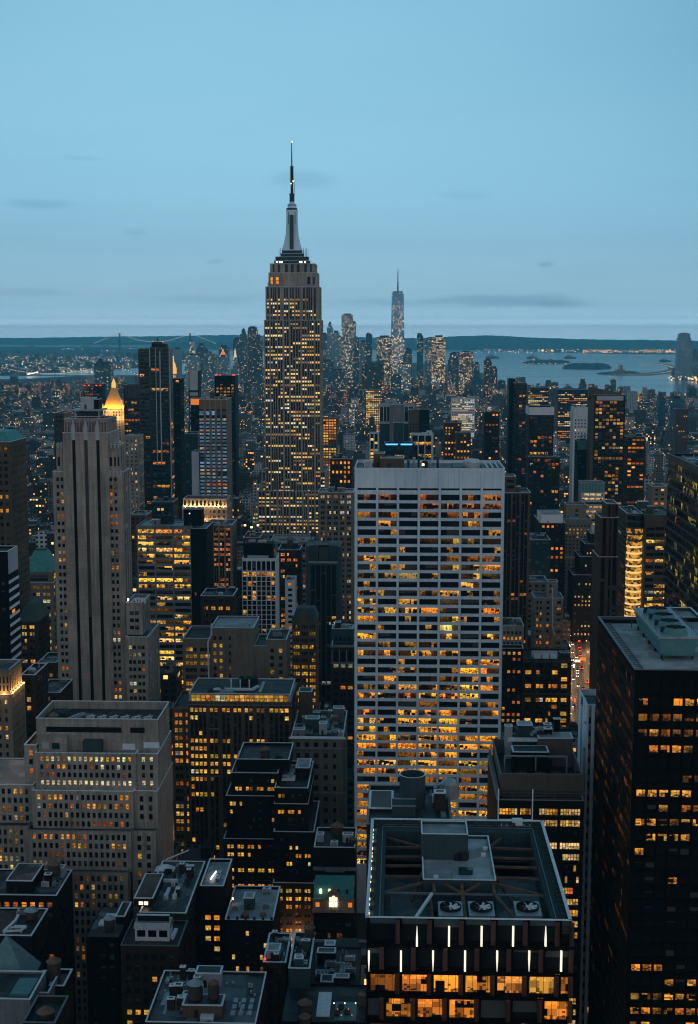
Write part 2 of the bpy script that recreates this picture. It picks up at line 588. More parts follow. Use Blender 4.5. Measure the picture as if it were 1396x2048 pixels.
class Bld:
    """one building: an Empty at its base, walls, roofs, windows and roof plant as its parts"""

    def __init__(s, name, label, x, y, cat='building', group=None, seed=1, wall='beige', ind=True):
        s.root = empty(name, (x, y, 0))
        tag(s.root, label, cat, group)
        s.rng = random.Random(seed * 7919 + len(label) * 31)
        s.mats = []
        s.wall, s.roof, s.wins = MB(), MB(), []
        s.rmats = []
        s.base = wall
        s.ind = ind

    def mi(s, key):
        if key not in s.mats:
            s.mats.append(key)
        return s.mats.index(key)

    def rmi(s, key):
        if key not in s.rmats:
            s.rmats.append(key)
        return s.rmats.index(key)

    def facade(s, o, du, Wd, z0, z1, spec, wallkey):
        """o: left base corner seen from outside; du: unit direction along the wall"""
        nx, ny = du[1], -du[0]
        pm = s.mi(wallkey)
        if spec is None:
            a = (o[0], o[1])
            b = (o[0] + du[0] * Wd, o[1] + du[1] * Wd)
            s.wall.quad((*a, z0), (*b, z0), (*b, z1), (*a, z1), pm)
            return
        sm = s.mi(spec['span'] or wallkey)
        rec, dep = spec['rec'], spec['rec'] + spec['depth']

        def P(t, z, r=0.0):
            return (o[0] + du[0] * t - nx * r, o[1] + du[1] * t - ny * r, z)
        if spec['cols'] is not None:
            cols = [(a * Wd, b * Wd) for a, b in spec['cols']]
        else:
            m = min(spec['margin'], Wd * .2)
            nb = max(1, int(round((Wd - 2 * m) / spec['bay'])))
            bw = (Wd - 2 * m) / nb
            cols = []
            for i in range(nb):
                c0 = m + i * bw + bw * (1 - spec['ww']) / 2
                w = bw * spec['ww']
                k = spec['per']
                ws = (w - spec['gap'] * (k - 1)) / k
                for j in range(k):
                    cols.append((c0 + j * (ws + spec['gap']), c0 + j * (ws + spec['gap']) + ws))
        if spec['rows'] is not None:
            rows = spec['rows'](z0, z1) if callable(spec['rows']) else spec['rows']
            rows = [r for r in rows if r[1] < z1 and r[0] > z0]
        else:
            rows = []
            zz = z1 - spec['top']
            lim = max(z0 + .3, spec['zmin'] if spec['zmin'] is not None else z0)
            while zz - spec['fh'] > lim:
                d1 = zz - spec['fh'] * spec['sill'] * .5
                rows.append((d1 - spec['fh'] * spec['wh'], d1))
                zz -= spec['fh']
        rows = sorted(rows, key=lambda r: -r[0])
        lt = lights(s.rng, len(rows), len(cols), **spec['lit']) if spec['lit'] is not None else [[None] * len(cols)] * len(rows)
        t = 0.0
        for a, b in cols:
            if a > t:
                s.wall.quad(P(t, z0), P(a, z0), P(a, z1), P(t, z1), pm)
            t = b
            s.wall.quad(P(a, z0), P(a, z0, dep), P(a, z1, dep), P(a, z1), pm)
            s.wall.quad(P(b, z0, dep), P(b, z0), P(b, z1), P(b, z1, dep), pm)
        if t < Wd:
            s.wall.quad(P(t, z0), P(Wd, z0), P(Wd, z1), P(t, z1), pm)
        mk = spec['mat']
        if mk == 'punched' and not s.ind:
            mk = 'farpane'
        for ci, (a, b) in enumerate(cols):
            top = z1
            for ri, (c, d_) in enumerate(rows):
                s.wall.quad(P(a, d_, rec), P(b, d_, rec), P(b, top, rec), P(a, top, rec), sm)
                s.wall.quad(P(a, d_, dep), P(b, d_, dep), P(b, d_, rec), P(a, d_, rec), sm)
                s.wall.quad(P(a, c, rec), P(b, c, rec), P(b, c, dep), P(a, c, dep), sm)
                s.wins.append(((P(a, c, dep), P(b, c, dep), P(b, d_, dep), P(a, d_, dep)), b - a, d_ - c, lt[ri][ci], s.rng.random(), mk))
                top = c
            s.wall.quad(P(a, z0, rec), P(b, z0, rec), P(b, top, rec), P(a, top, rec), sm)
            if rec > 0:
                s.wall.quad(P(a, z1, rec), P(b, z1, rec), P(b, z1), P(a, z1), pm)

    def tier(s, x0, x1, y0, y1, z0, z1, front=None, side=None, wall=None, roof='roofgrey', par=1.0, coping='coping', ct=.45, both=False, cut=0.0):
        wall = wall or s.base
        right_seen = (x0 + x1) / 2 < 0
        s.facade((x0, y0), (1, 0), x1 - x0, z0, z1, front, wall)
        s.facade((x1, y0), (0, 1), y1 - y0, z0, z1, side if (right_seen or both) else None, wall)
        s.facade((x1, y1), (-1, 0), x1 - x0, z0, z1, None, wall)
        s.facade((x0, y1), (0, -1), y1 - y0, z0, z1, side if (not right_seen or both) else None, wall)
        rm = s.rmi(roof)
        zr = z1 - par
        s.roof.quad((x0, y0, zr), (x1, y0, zr), (x1, y1, zr), (x0, y1, zr), rm)
        if par > 0 and coping:
            cm = s.rmi(coping)
            e, t_ = .12, ct
            zt = z1 + .18
            for (a, b, c, d_) in ((x0 - e, x1 + e, y0 - e, y0 + t_), (x0 - e, x1 + e, y1 - t_, y1 + e), (x0 - e, x0 + t_, y0 + t_, y1 - t_), (x1 - t_, x1 + e, y0 + t_, y1 - t_)):
                s.roof.box(a, b, c, d_, z1 + .005, zt, cm)
            wm = s.rmi(wall)
            i = .3
            for (a, b, c, d_) in ((x0 + .02, x1 - .02, y0 + .02, y0 + i), (x0 + .02, x1 - .02, y1 - i, y1 - .02), (x0 + .02, x0 + i, y0 + i, y1 - i), (x1 - i, x1 - .02, y0 + i, y1 - i)):
                s.roof.box(a, b, c, d_, zr - .1, z1, wm)
        s.part('roof', s.roof, [M[k] for k in s.rmats])
        s.roof, s.rmats = MB(), []
        s.last = (x0, x1, y0, y1, zr)
        FOOT.append((x0, x1, y0, y1))
        return s

    # ---- roof plant, each piece a part
    def part(s, name, mb, mats, kind=None):
        o = mb.build(name, mats, s.root)
        if kind and o:
            o['kind'] = kind
        return o

    def bulkhead(s, x, y, w, dd, h, z=None, wall=None, roof='roofgrey', name='bulkhead'):
        z = s.last[4] if z is None else z
        m = MB()
        wk = wall or s.base
        m.box(x, x + w, y, y + dd, z, z + h, 0)
        m.box(x - .15, x + w + .15, y - .15, y + dd + .15, z + h + .004, z + h + .22, 1)
        m.box(x + .4, x + w - .4, y + .4, y + dd - .4, z + h + .224, z + h + .24, 2)
        if w > 3:
            m.box(x + w * .3, x + w * .3 + 1.0, y - .06, y - .003, z, z + min(2.1, h * .8), 3)
        return s.part(name, m, [M[wk], M['coping'], M[roof], M['darkmetal']])

    def tank(s, x, y, z=None, r=2.2, h=3.8, leg=2.4, pale=False):
        z = s.last[4] if z is None else z
        m = MB()
        m.tube(x, y, z + leg, z + leg + h, r, r * .97, 16, 0)
        m.tube(x, y, z + leg - .25, z + leg, r * 1.05, r * 1.05, 16, 1)
        for k in range(4):
            m.tube(x, y, z + leg + h * (.12 + .25 * k), z + leg + h * (.12 + .25 * k) + .08, r * 1.03, r * 1.03, 16, 1, cap=False)
        o = s.part('water_tank', m, [M['wood'], M['darkmetal']])
        c = MB()
        c.tube(x, y, z + leg + h, z + leg + h + r * .75, r * 1.12, .12, 16)
        c.build('tank_roof', M['conepale' if pale else 'conewood'], o)
        for sx_, sy_ in ((-1, -1), (1, -1), (1, 1), (-1, 1)):
            l = MB()
            l.box(x + sx_ * r * .62 - .12, x + sx_ * r * .62 + .12, y + sy_ * r * .62 - .12, y + sy_ * r * .62 + .12, z, z + leg - .25)
            l.build('tank_leg', M['darkmetal'], o)
        return o

    def unit(s, x, y, w, dd, h, z=None, fans=1, mat='steel'):
        z = s.last[4] if z is None else z
        m = MB()
        m.box(x, x + w, y, y + dd, z + .3, z + h)
        m.box(x + .15, x + w - .15, y + .15, y + dd - .15, z, z + .3, 1)
        r = min(w / max(fans, 1), dd) * .36
        for k in range(fans):
            cx_ = x + w * (k + .5) / fans
            m.tube(cx_, y + dd / 2, z + h, z + h + .25, r, r, 12, 0, cap=False)
            m.tube(cx_, y + dd / 2, z + h + .01, z + h + .06, r * .95, r * .95, 12, 1)
        for k in range(int(h / .35)):
            m.box(x + .2, x + w - .2, y - .05, y - .003, z + .42 + k * .35, z + .56 + k * .35, 1)
        return s.part('air_handler', m, [M[mat], M['darkmetal']])

    def duct(s, pts, w=.9, mat='duct', z=None):
        z = s.last[4] if z is None else z
        m = MB()
        for (xa, ya), (xb, yb) in zip(pts, pts[1:]):
            m.bar((xa, ya, z + .8), (xb, yb, z + .8), w, w * .8)
            m.box(xa - .2, xa + .2, ya - .2, ya + .2, z, z + .5)
        return s.part('duct', m, M[mat])

    def clutter(s, n, seed=0, tanks=0, rect=None, z=None, scale=1.0):
        """roof plant strewn over the last roof"""
        x0, x1, y0, y1, zr = s.last
        if rect:
            x0, x1, y0, y1 = rect
        z = zr if z is None else z
        r = random.Random(seed + 17)
        w, dd = x1 - x0, y1 - y0
        used = []

        def spot(a, b):
            for _ in range(14):
                x, y = r.uniform(x0 + 1, max(x0 + 1.05, x1 - 1 - a)), r.uniform(y0 + 1, max(y0 + 1.05, y1 - 1 - b))
                if all(x + a < q[0] or x > q[1] or y + b < q[2] or y > q[3] for q in used):
                    used.append((x - .2, x + a + .2, y - .2, y + b + .2))
                    return x, y
            return None
        for k in range(tanks):
            p = spot(4.6, 4.6)
            if p:
                s.tank(p[0] + 2.3, p[1] + 2.3, z, r.uniform(1.7, 2.3), r.uniform(3.2, 4.2), r.uniform(1.8, 3.4), r.random() < .3)
        for k in range(n):      # worn patches of membrane and small vents
            a, b = r.uniform(.12, .3) * w, r.uniform(.12, .35) * dd
            px_, py_ = r.uniform(x0 + .8, x1 - a - .8), r.uniform(y0 + .8, y1 - b - .8)
            m = MB()
            m.box(px_, px_ + a, py_, py_ + b, z + .003 + .002 * k, z + .006 + .002 * k)
            s.part('roof_patch', m, M[r.choice(['roofdark', 'roofgrey', 'roofdark', 'roofpale', 'duct'])])
            m = MB()
            m.tube(px_, py_ + b, z, z + r.uniform(.5, 1.9), .16, .16, 6)
            m.tube(px_, py_ + b, z + .4, z + .6, .3, .24, 6)
            s.part('vent_pipe', m, M['steel'])
        for k in range(n):
            t = r.random()
            if t < .3:
                a, b = r.uniform(2.5, 6) * scale, r.uniform(2.5, 5) * scale
                p = spot(a, b)
                if p:
                    s.bulkhead(p[0], p[1], a, b, r.uniform(2.2, 4.5), z, roof=r.choice(['roofgrey', 'roofpale', 'roofdark']))
            elif t < .75:
                a, b = r.uniform(1.4, 4.5) * scale, r.uniform(1.2, 2.6) * scale
                p = spot(a, b)
                if p:
                    s.unit(p[0], p[1], a, b, r.uniform(1.1, 2.2), z, r.choice([1, 1, 2, 3]), r.choice(['steel', 'palemetal', 'duct', 'tealgrey', 'palemetal']))
            else:
                p = spot(1, 1)
                if p:
                    L = r.uniform(4, 10) * scale
                    q = (min(max(p[0] + r.choice([-1, 1]) * L, x0 + 1), x1 - 1), p[1])
                    q2 = (q[0], min(max(p[1] + r.choice([-1, 1]) * L * .6, y0 + 1), y1 - 1))
                    if abs(q[0] - p[0]) > 1 and abs(q2[1] - p[1]) > 1:
                        s.duct([p, q, q2], r.uniform(.5, 1.1), z=z)
        return s

    def finish(s, most=100):
        s.part('wall', s.wall, [M[k] for k in s.mats])
        if not s.wins:
            return s
        scored = []
        for w in s.wins:
            ps = [proj(*q) for q in w[0]]
            a = 0.0
            if all(ps):
                a = abs(sum(ps[i][0] * ps[(i + 1) % 4][1] - ps[(i + 1) % 4][0] * ps[i][1] for i in range(4))) / 2
                cu, cv = sum(p[0] for p in ps) / 4, sum(p[1] for p in ps) / 4
                if not (0 <= cu <= PW and 0 <= cv <= PH):
                    a = 0.0
                if w[3] is not None:
                    a *= 1.5
            scored.append((a, w))
        scored.sort(key=lambda t: -t[0])
        keep = [w for a, w in scored if a > 10.0][:most] if s.ind else []
        rest = [w for a, w in scored[len(keep):]]
        for w in keep:
            window_mesh('window', [w], M[w[5]], s.root)
        by = {}
        for w in rest:
            by.setdefault(w[5], []).append(w)
        for k, ws in by.items():
            window_mesh('window_field', ws, M[k], s.root, 'stuff')
        return s


def px_box(u0, u1, v, Y, vb=None):
    """x range and top height of a front face given by pixels in the plane y = Y"""
    a, b = atY(u0, v, Y), atY(u1, v, Y)
    if vb is not None:
        MUST_SEE.append((min(u0, u1), v, max(u0, u1), vb, Y))
    return a.x, b.x, (a.z + b.z) / 2


def T(name, label, u0, u1, v, Y, D, front, side='same', wall='beige', vb=None, roof='roofgrey', par=1.0, seed=1, n=0, tanks=0, coping='coping',
      ind=True, done=True, group=None, z0=0.0, cat='building'):
    """a simple one-tier building placed by its top front edge"""
    x0, x1, z1 = px_box(u0, u1, v, Y, vb)
    b = Bld(name, label, (x0 + x1) / 2, Y + D / 2, cat, group, seed, wall, ind)
    b.tier(x0, x1, Y, Y + D, z0, z1, front, front if side == 'same' else side, wall, roof, par, coping)
    if n or tanks:
        b.clutter(n, seed, tanks)
    if done:
        b.finish()
    return b
HAZE = 5.2e-5

# ================================================================== the named buildings
def G(groups, gap=.006):
    out = []
    for a, b, k in groups:
        w = (b - a - gap * (k - 1)) / k
        out += [(a + j * (w + gap), a + j * (w + gap) + w) for j in range(k)]
    return out


def zp(v, Y, u=698):
    return atY(u, v, Y).z


def flood(x, y, z, watts, c=(1, .55, .16), name='floodlight', r=.6):
    l = bpy.data.lights.new(name, 'POINT')
    l.energy, l.color, l.shadow_soft_size = watts, c, r
    o = bpy.data.objects.new(name, l)
    o.location = (x, y, z)
    COL.objects.link(o)
    return o


# ---------------------------------------------------------------- the tall stepped skyscraper with the mast
M['brightmetal'] = plain('polished_metal', (.70, .86, .95), .45, .3, .06)


def empire():
    Y = 1290.0
    x0, x1, zt = px_box(528, 641, 640, Y, 985)
    cx = (x0 + x1) / 2
    b = Bld('stepped_skyscraper', 'tallest tower, stepped pale stone skyscraper with a tapering mast and hundreds of lit windows', cx, Y + 25, 'skyscraper', None, 3, 'limestone')
    lit = dict(p=.47, pal=PALE + WARM[2:3], rowvar=.5, run=.5, gain=.95, dim=.28)
    fh = 3.62
    cols = G([(.02, .09, 2), (.12, .225, 3), (.245, .32, 2), (.36, .435, 2), (.47, .545, 2), (.565, .64, 2), (.675, .75, 2), (.77, .875, 3), (.91, .98, 2)], .013)
    sp = S(fh=fh, wh=.46, cols=cols, span='alum', rec=.5, depth=.25, top=2.6, lit=lit, mat='farpane', sill=.2)
    side = S(bay=6.6, ww=.75, per=3, gap=.5, fh=fh, wh=.44, span='alum', rec=.5, depth=.25, lit=lit, mat='farpane')
    z_a, z_b, z_c = zp(985, Y), zp(640, Y), zp(573, Y + 2)
    b.tier(x0, x1, Y, Y + 46, 0, z_b, sp, side, par=.8)
    MUST_SEE.append((515, 283, 655, 1065, Y))
    # the centre bays stand back between two wings higher up
    xa, xb = atY(531, 600, Y + 2).x, atY(638, 600, Y + 2).x
    colsu = G([(.03, .06, 1), (.10, .205, 3), (.235, .27, 1), (.345, .42, 2), (.455, .53, 2), (.56, .635, 2), (.70, .735, 1), (.765, .87, 3), (.905, .94, 1)], .013)
    b.tier(xa, xb, Y + 2, Y + 44, z_b - .8, z_c, S(fh=fh, wh=.46, cols=colsu, span='alum', rec=.5, depth=.25, top=11, lit=dict(lit, p=.55), mat='farpane', sill=.2),
           side, par=.8)
    xa, xb = atY(540, 550, Y + 5).x, atY(630, 550, Y + 5).x
    z_d = zp(527, Y + 5)
    colst = [(.06, .10), (.17, .23), (.33, .40), (.46, .53), (.59, .66), (.76, .82), (.89, .93)]
    b.tier(xa, xb, Y + 5, Y + 41, z_c - .8, z_d, S(cols=colst, rows=lambda p, q: [(p + 3, q - 9.5)], span='alum', rec=.2, depth=.4, lit=dict(p=.0)),
           None, par=.6)
    xa2, xb2 = atY(537, 560, Y + 3.6).x, atY(634, 560, Y + 3.6).x
    b.tier(xa2, xb2, Y + 3.6, Y + 42.4, z_c - .8, zp(545, Y + 3.6), S(cols=[(.04, .09), (.15, .21), (.80, .86), (.91, .96)], rows=lambda p, q: [(p + 3, q - 4)], depth=.4, lit=dict(p=.15)),
           None, par=.6)
    # small square windows under the parapet
    # wings and base
    xa, xb = atY(522, 950, Y - 3).x, atY(652, 950, Y - 3).x
    b.tier(xa, xb, Y - 3 + 5, Y + 52, 0, zp(944, Y), S(bay=6.6, ww=.8, per=3, gap=.5, fh=fh, wh=.44, span='alum', rec=.4, depth=.25, lit=lit, mat='farpane'), side, par=.8)
    xa, xb = atY(515, 985, Y - 6).x, atY(656, 985, Y - 6).x
    colsb = G([(.02, .10, 2), (.125, .165, 1), (.19, .265, 2), (.30, .345, 2), (.375, .44, 2), (.47, .535, 2), (.56, .625, 2), (.655, .70, 2), (.735, .80, 2), (.825, .865, 1), (.90, .98, 2)], .013)
    b.tier(xa, xb, Y - 6, Y + 56, 0, zp(982, Y - 6), S(fh=fh, wh=.44, cols=colsb, span='alum', rec=.4, depth=.25, top=2.5, lit=dict(lit, p=.72), mat='farpane', sill=.2), side, par=.8)
    xa, xb = atY(503, 1010, Y - 4).x, atY(520, 1010, Y - 4).x
    b.tier(xa, xb, Y - 4, Y + 40, 0, zp(1008, Y), S(bay=4, ww=.6, per=2, fh=fh, wh=.44, lit=lit, mat='farpane'), None, par=.8)
    xa, xb = atY(655, 1010, Y - 8).x, atY(676, 1010, Y - 8).x
    b.tier(xa, xb, Y - 8, Y + 40, 0, zp(1010, Y), S(bay=5, ww=.6, per=2, fh=fh, wh=.44, lit=lit, mat='farpane'), None, par=.8)
    # observation deck steps
    m = MB()
    yc = Y + 23
    def w_at(u0, u1):
        return (atY(u1, 520, yc).x - atY(u0, 520, yc).x) / 2
    xm = atY(584.5, 500, yc).x
    steps = [(551, 620, 527, 522), (554, 618, 522, 514), (563, 608, 514, 507), (566, 605, 507, 501)]
    for i, (ua, ub, va, vb) in enumerate(steps):
        h = w_at(ua, ub)
        m.box(xm - h, xm + h, yc - h * .62, yc + h * .62, zp(va, yc) - .6 * (i == 0), zp(vb, yc) - .35, 0)
        m.box(xm - h - .5, xm + h + .5, yc - h * .62 - .5, yc + h * .62 + .5, zp(vb, yc) - .345, zp(vb, yc), 1)
    b.part('observation_deck', m, [M['tealgrey'], M['palemetal']])
    w = MB()
    hh = w_at(551, 620)
    for (ua, ub) in ((554, 557), (560, 567), (600, 606), (610, 613)):
        a, c = atY(ua, 523, yc).x, atY(ub, 523, yc).x
        w.box(a, c, yc - hh * .62 - .25, yc - hh * .62 - .05, zp(526.5, yc), zp(523.8, yc))
    b.part('deck_light', w, M['whitelamp'], 'stuff')
    # tapering mast: four winged buttresses round a glazed shaft
    mm = MB()
    z5, z4, z3, z2 = zp(501, yc), zp(470, yc), zp(440, yc), zp(424, yc)
    hw = lambda u0, u1: w_at(u0, u1)
    for za, zb, ua, ub, uc, ud in ((z5, zp(492, yc), 565, 605, 568, 602), (zp(492, yc), z4, 568, 602, 572.5, 597), (z4, z3, 572.5, 597, 574, 595.5), (z3, z2, 574, 595.5, 574, 595.5)):
        mm.frustum(xm, yc, za, zb, hw(ua, ub), hw(ua, ub) * .75, hw(uc, ud), hw(uc, ud) * .75, 0)
    for za, zb in ((z5 + 1, z2 - 1),):
        q = hw(574, 595.5)
        mm.box(xm - q * .36, xm + q * .36, yc - hw(565, 605) * .78, yc, za, zb - 2, 1)
        for k in range(2):
            xx = xm + (-.62 if k == 0 else .62) * q
            mm.box(xx - q * .05, xx + q * .05, yc - q * .78, yc, z4, z2, 1)
    mm.box(xm - hw(574, 595.5) - .3, xm + hw(574, 595.5) + .3, yc - 4.2, yc + 4.2, z2 + .01, zp(420, yc), 0)
    mm.box(xm - hw(574, 595), xm + hw(574, 595), yc - 3.9, yc + 3.9, zp(420, yc) + .01, zp(416, yc), 1)
    mm.tube(xm, yc, zp(416, yc) + .01, zp(408, yc), hw(576, 594), hw(577, 593), 16, 0)
    mm.tube(xm, yc, zp(411, yc), zp(409.5, yc), hw(575.5, 594), hw(575.5, 594), 16, 1)
    mm.tube(xm, yc, zp(408, yc), zp(403, yc), hw(578, 592), hw(580.5, 588.5), 16, 2)
    b.part('mast', mm, [M['brightmetal'], M['tealspan'], M['brightmetal']])
    an = MB()
    prof = [(403, 4.4), (388, 4.2), (387.9, 2.6), (365, 2.2), (364.9, 2.9), (333, 2.3), (332.9, 1.2), (316, 1.1), (285, .7)]
    for (va, ra), (vb, rb) in zip(prof, prof[1:]):
        if va - vb > .5:
            an.tube(xm, yc, zp(va, yc), zp(vb, yc), ra * .52, rb * .52, 8)
    for k in range(20):
        v = 401 - k * 3.4
        r = (4.6 if v > 388 else 3.6 if v < 365 and v > 333 else 2.6) * .55
        an.tube(xm, yc, zp(v, yc), zp(v - 1.1, yc), r, r, 8)
    an.tube(xm, yc, zp(388.5, yc), zp(387, yc), 2.9, 2.9, 10)
    an.tube(xm, yc, zp(333.5, yc), zp(332.3, yc), 2.0, 2.0, 10)
    an.bar((xm + 2.4, yc, zp(386, yc)), (xm + 2.4, yc, zp(366, yc)), .35)
    b.part('antenna', an, M['darkmetal'])
    for (uu, vv) in ((584, 283.5), (586, 362), (582, 367)):
        q = MB()
        p = atY(uu, vv, yc - (3 if vv > 300 else 0))
        q.tube(p.x, p.y, p.z - .5, p.z + .5, .55, .3, 6)
        b.part('beacon', q, M['lamp'])
    for k in range(16):   # little masts and floodlight poles on the shoulders
        u = b.rng.choice([b.rng.uniform(553, 566), b.rng.uniform(603, 618), b.rng.uniform(532, 540), b.rng.uniform(630, 637)])
        v = 507 if 553 < u < 618 else 572
        p = atY(u, v, Y + 8)
        q = MB()
        q.box(p.x - .15, p.x + .15, p.y - .15, p.y + .15, p.z - 3, p.z + b.rng.uniform(2, 6))
        b.part('roof_pole', q, M['darkmetal'])
    b.finish()


empire()


# ---------------------------------------------------------------- pale grid tower in the centre
def grace():
    Y = 580.0
    x0, x1, z1 = px_box(709, 1010, 937, Y, 1640)
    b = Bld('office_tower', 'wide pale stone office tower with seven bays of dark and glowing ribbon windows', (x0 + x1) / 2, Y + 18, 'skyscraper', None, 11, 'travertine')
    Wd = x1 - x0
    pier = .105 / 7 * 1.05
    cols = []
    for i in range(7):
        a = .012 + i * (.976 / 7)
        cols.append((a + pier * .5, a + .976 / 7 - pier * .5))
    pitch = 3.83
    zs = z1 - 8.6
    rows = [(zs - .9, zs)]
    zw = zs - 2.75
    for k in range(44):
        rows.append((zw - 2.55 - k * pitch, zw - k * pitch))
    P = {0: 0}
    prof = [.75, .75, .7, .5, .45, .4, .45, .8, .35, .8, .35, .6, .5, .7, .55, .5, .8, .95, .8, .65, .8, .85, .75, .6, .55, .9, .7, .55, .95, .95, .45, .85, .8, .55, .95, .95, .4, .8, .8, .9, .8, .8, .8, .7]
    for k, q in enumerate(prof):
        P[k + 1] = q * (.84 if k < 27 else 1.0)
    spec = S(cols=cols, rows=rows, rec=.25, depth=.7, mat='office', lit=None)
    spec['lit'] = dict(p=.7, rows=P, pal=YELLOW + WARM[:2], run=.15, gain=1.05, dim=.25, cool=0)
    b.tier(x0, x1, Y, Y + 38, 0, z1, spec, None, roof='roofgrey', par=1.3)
    # thirds of each bay can be dark on their own: split the long windows
    out = []
    for w in b.wins:
        q, wd, h, l, sd, mk = w
        n = 3
        (ax, ay, az_), (bx, by, bz), (cx_, cy_, cz_), (dx, dy, dz) = q
        hue = b.rng.random()
        for k in range(n):
            f0, f1 = k / n, (k + 1) / n
            lk = l
            if l is not None and b.rng.random() < (.36 if z1 - az_ < 112 else .2):
                lk = tuple(c * .06 for c in l)
            elif l is None and b.rng.random() < .14:
                lk = (.5, .22, .03)
            qq = ((ax + (bx - ax) * f0, ay, az_), (ax + (bx - ax) * f1, ay, bz), (dx + (cx_ - dx) * f1, dy, cz_), (dx + (cx_ - dx) * f0, dy, dz))
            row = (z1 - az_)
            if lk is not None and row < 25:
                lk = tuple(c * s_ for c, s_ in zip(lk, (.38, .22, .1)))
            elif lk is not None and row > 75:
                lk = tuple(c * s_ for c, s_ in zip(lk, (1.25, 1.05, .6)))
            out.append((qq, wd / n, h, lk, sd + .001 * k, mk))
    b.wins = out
    # projecting piers in front of the glass
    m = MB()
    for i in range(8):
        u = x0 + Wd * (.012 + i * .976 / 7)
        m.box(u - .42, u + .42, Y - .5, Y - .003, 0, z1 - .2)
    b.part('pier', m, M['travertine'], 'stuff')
    zr = b.last[4]
    # roof plant
    def rx(u, v):
        p = atZ(u, v, zr + 1)
        return p.x, p.y
    a = rx(761, 934)
    b.bulkhead(x0 + Wd * .17, Y + 14, Wd * .16, 9, 4.4, wall='tan', name='machine_room')
    b.bulkhead(x0 + Wd * .12, Y + 20, 5, 8, 6, wall='tan')
    b.unit(x0 + Wd * .06, Y + 12, 3.2, 4, 3.4, mat='palemetal')
    b.unit(x0 + Wd * .455, Y + 12, 2.4, 3, 3.2, mat='charcoal')
    c = MB()
    p = (x0 + Wd * .79, Y + 13)
    c.tube(p[0], p[1], zr, zr + 2.6, 3.6, 3.6, 20)
    c.tube(p[0], p[1], zr + 2.6, zr + 3.2, 4.0, 4.0, 20)
    c.tube(p[0], p[1], zr + 3.2, zr + 4.2, 3.5, 3.2, 20)
    b.part('cooling_tower', c, M['steel'])
    pit = MB()
    pit.box(x0 + Wd * .66, x0 + Wd * .735, Y + 4, Y + 26, zr + .01, zr + 1.4)
    pit.box(x0 + Wd * .86, x0 + Wd * .985, Y + 4, Y + 30, zr + .01, zr + .6)
    b.part('louvre_pit', pit, M['darkmetal'])
    for k in range(3):
        q = MB()
        xx = x0 + Wd * (.89 + .035 * k)
        q.bar((xx, Y + 6, zr + 1.1), (xx, Y + 28, zr + 1.1), .7)
        b.part('pipe_run', q, M['steel'])
    for k, fx in enumerate((.36, .40, .43, .51, .56)):
        q = MB()
        xx, yy = x0 + Wd * fx, Y + 15 + 3 * (k % 2)
        q.tube(xx, yy, zr, zr + 3 + k % 3, .5, .45, 8)
        q.tube(xx, yy, zr + 3 + k % 3, zr + 3.4 + k % 3, .8, .8, 8)
        b.part('vent_stack', q, M['steel' if k % 2 else 'darkmetal'])
    q = MB()
    q.box(x0 + Wd * .452, x0 + Wd * .468, Y + 11.9, Y + 11.99, zr + 1.3, zr + 2.3)
    b.part('lit_doorway', q, M['lamp'])
    b.finish()


grace()


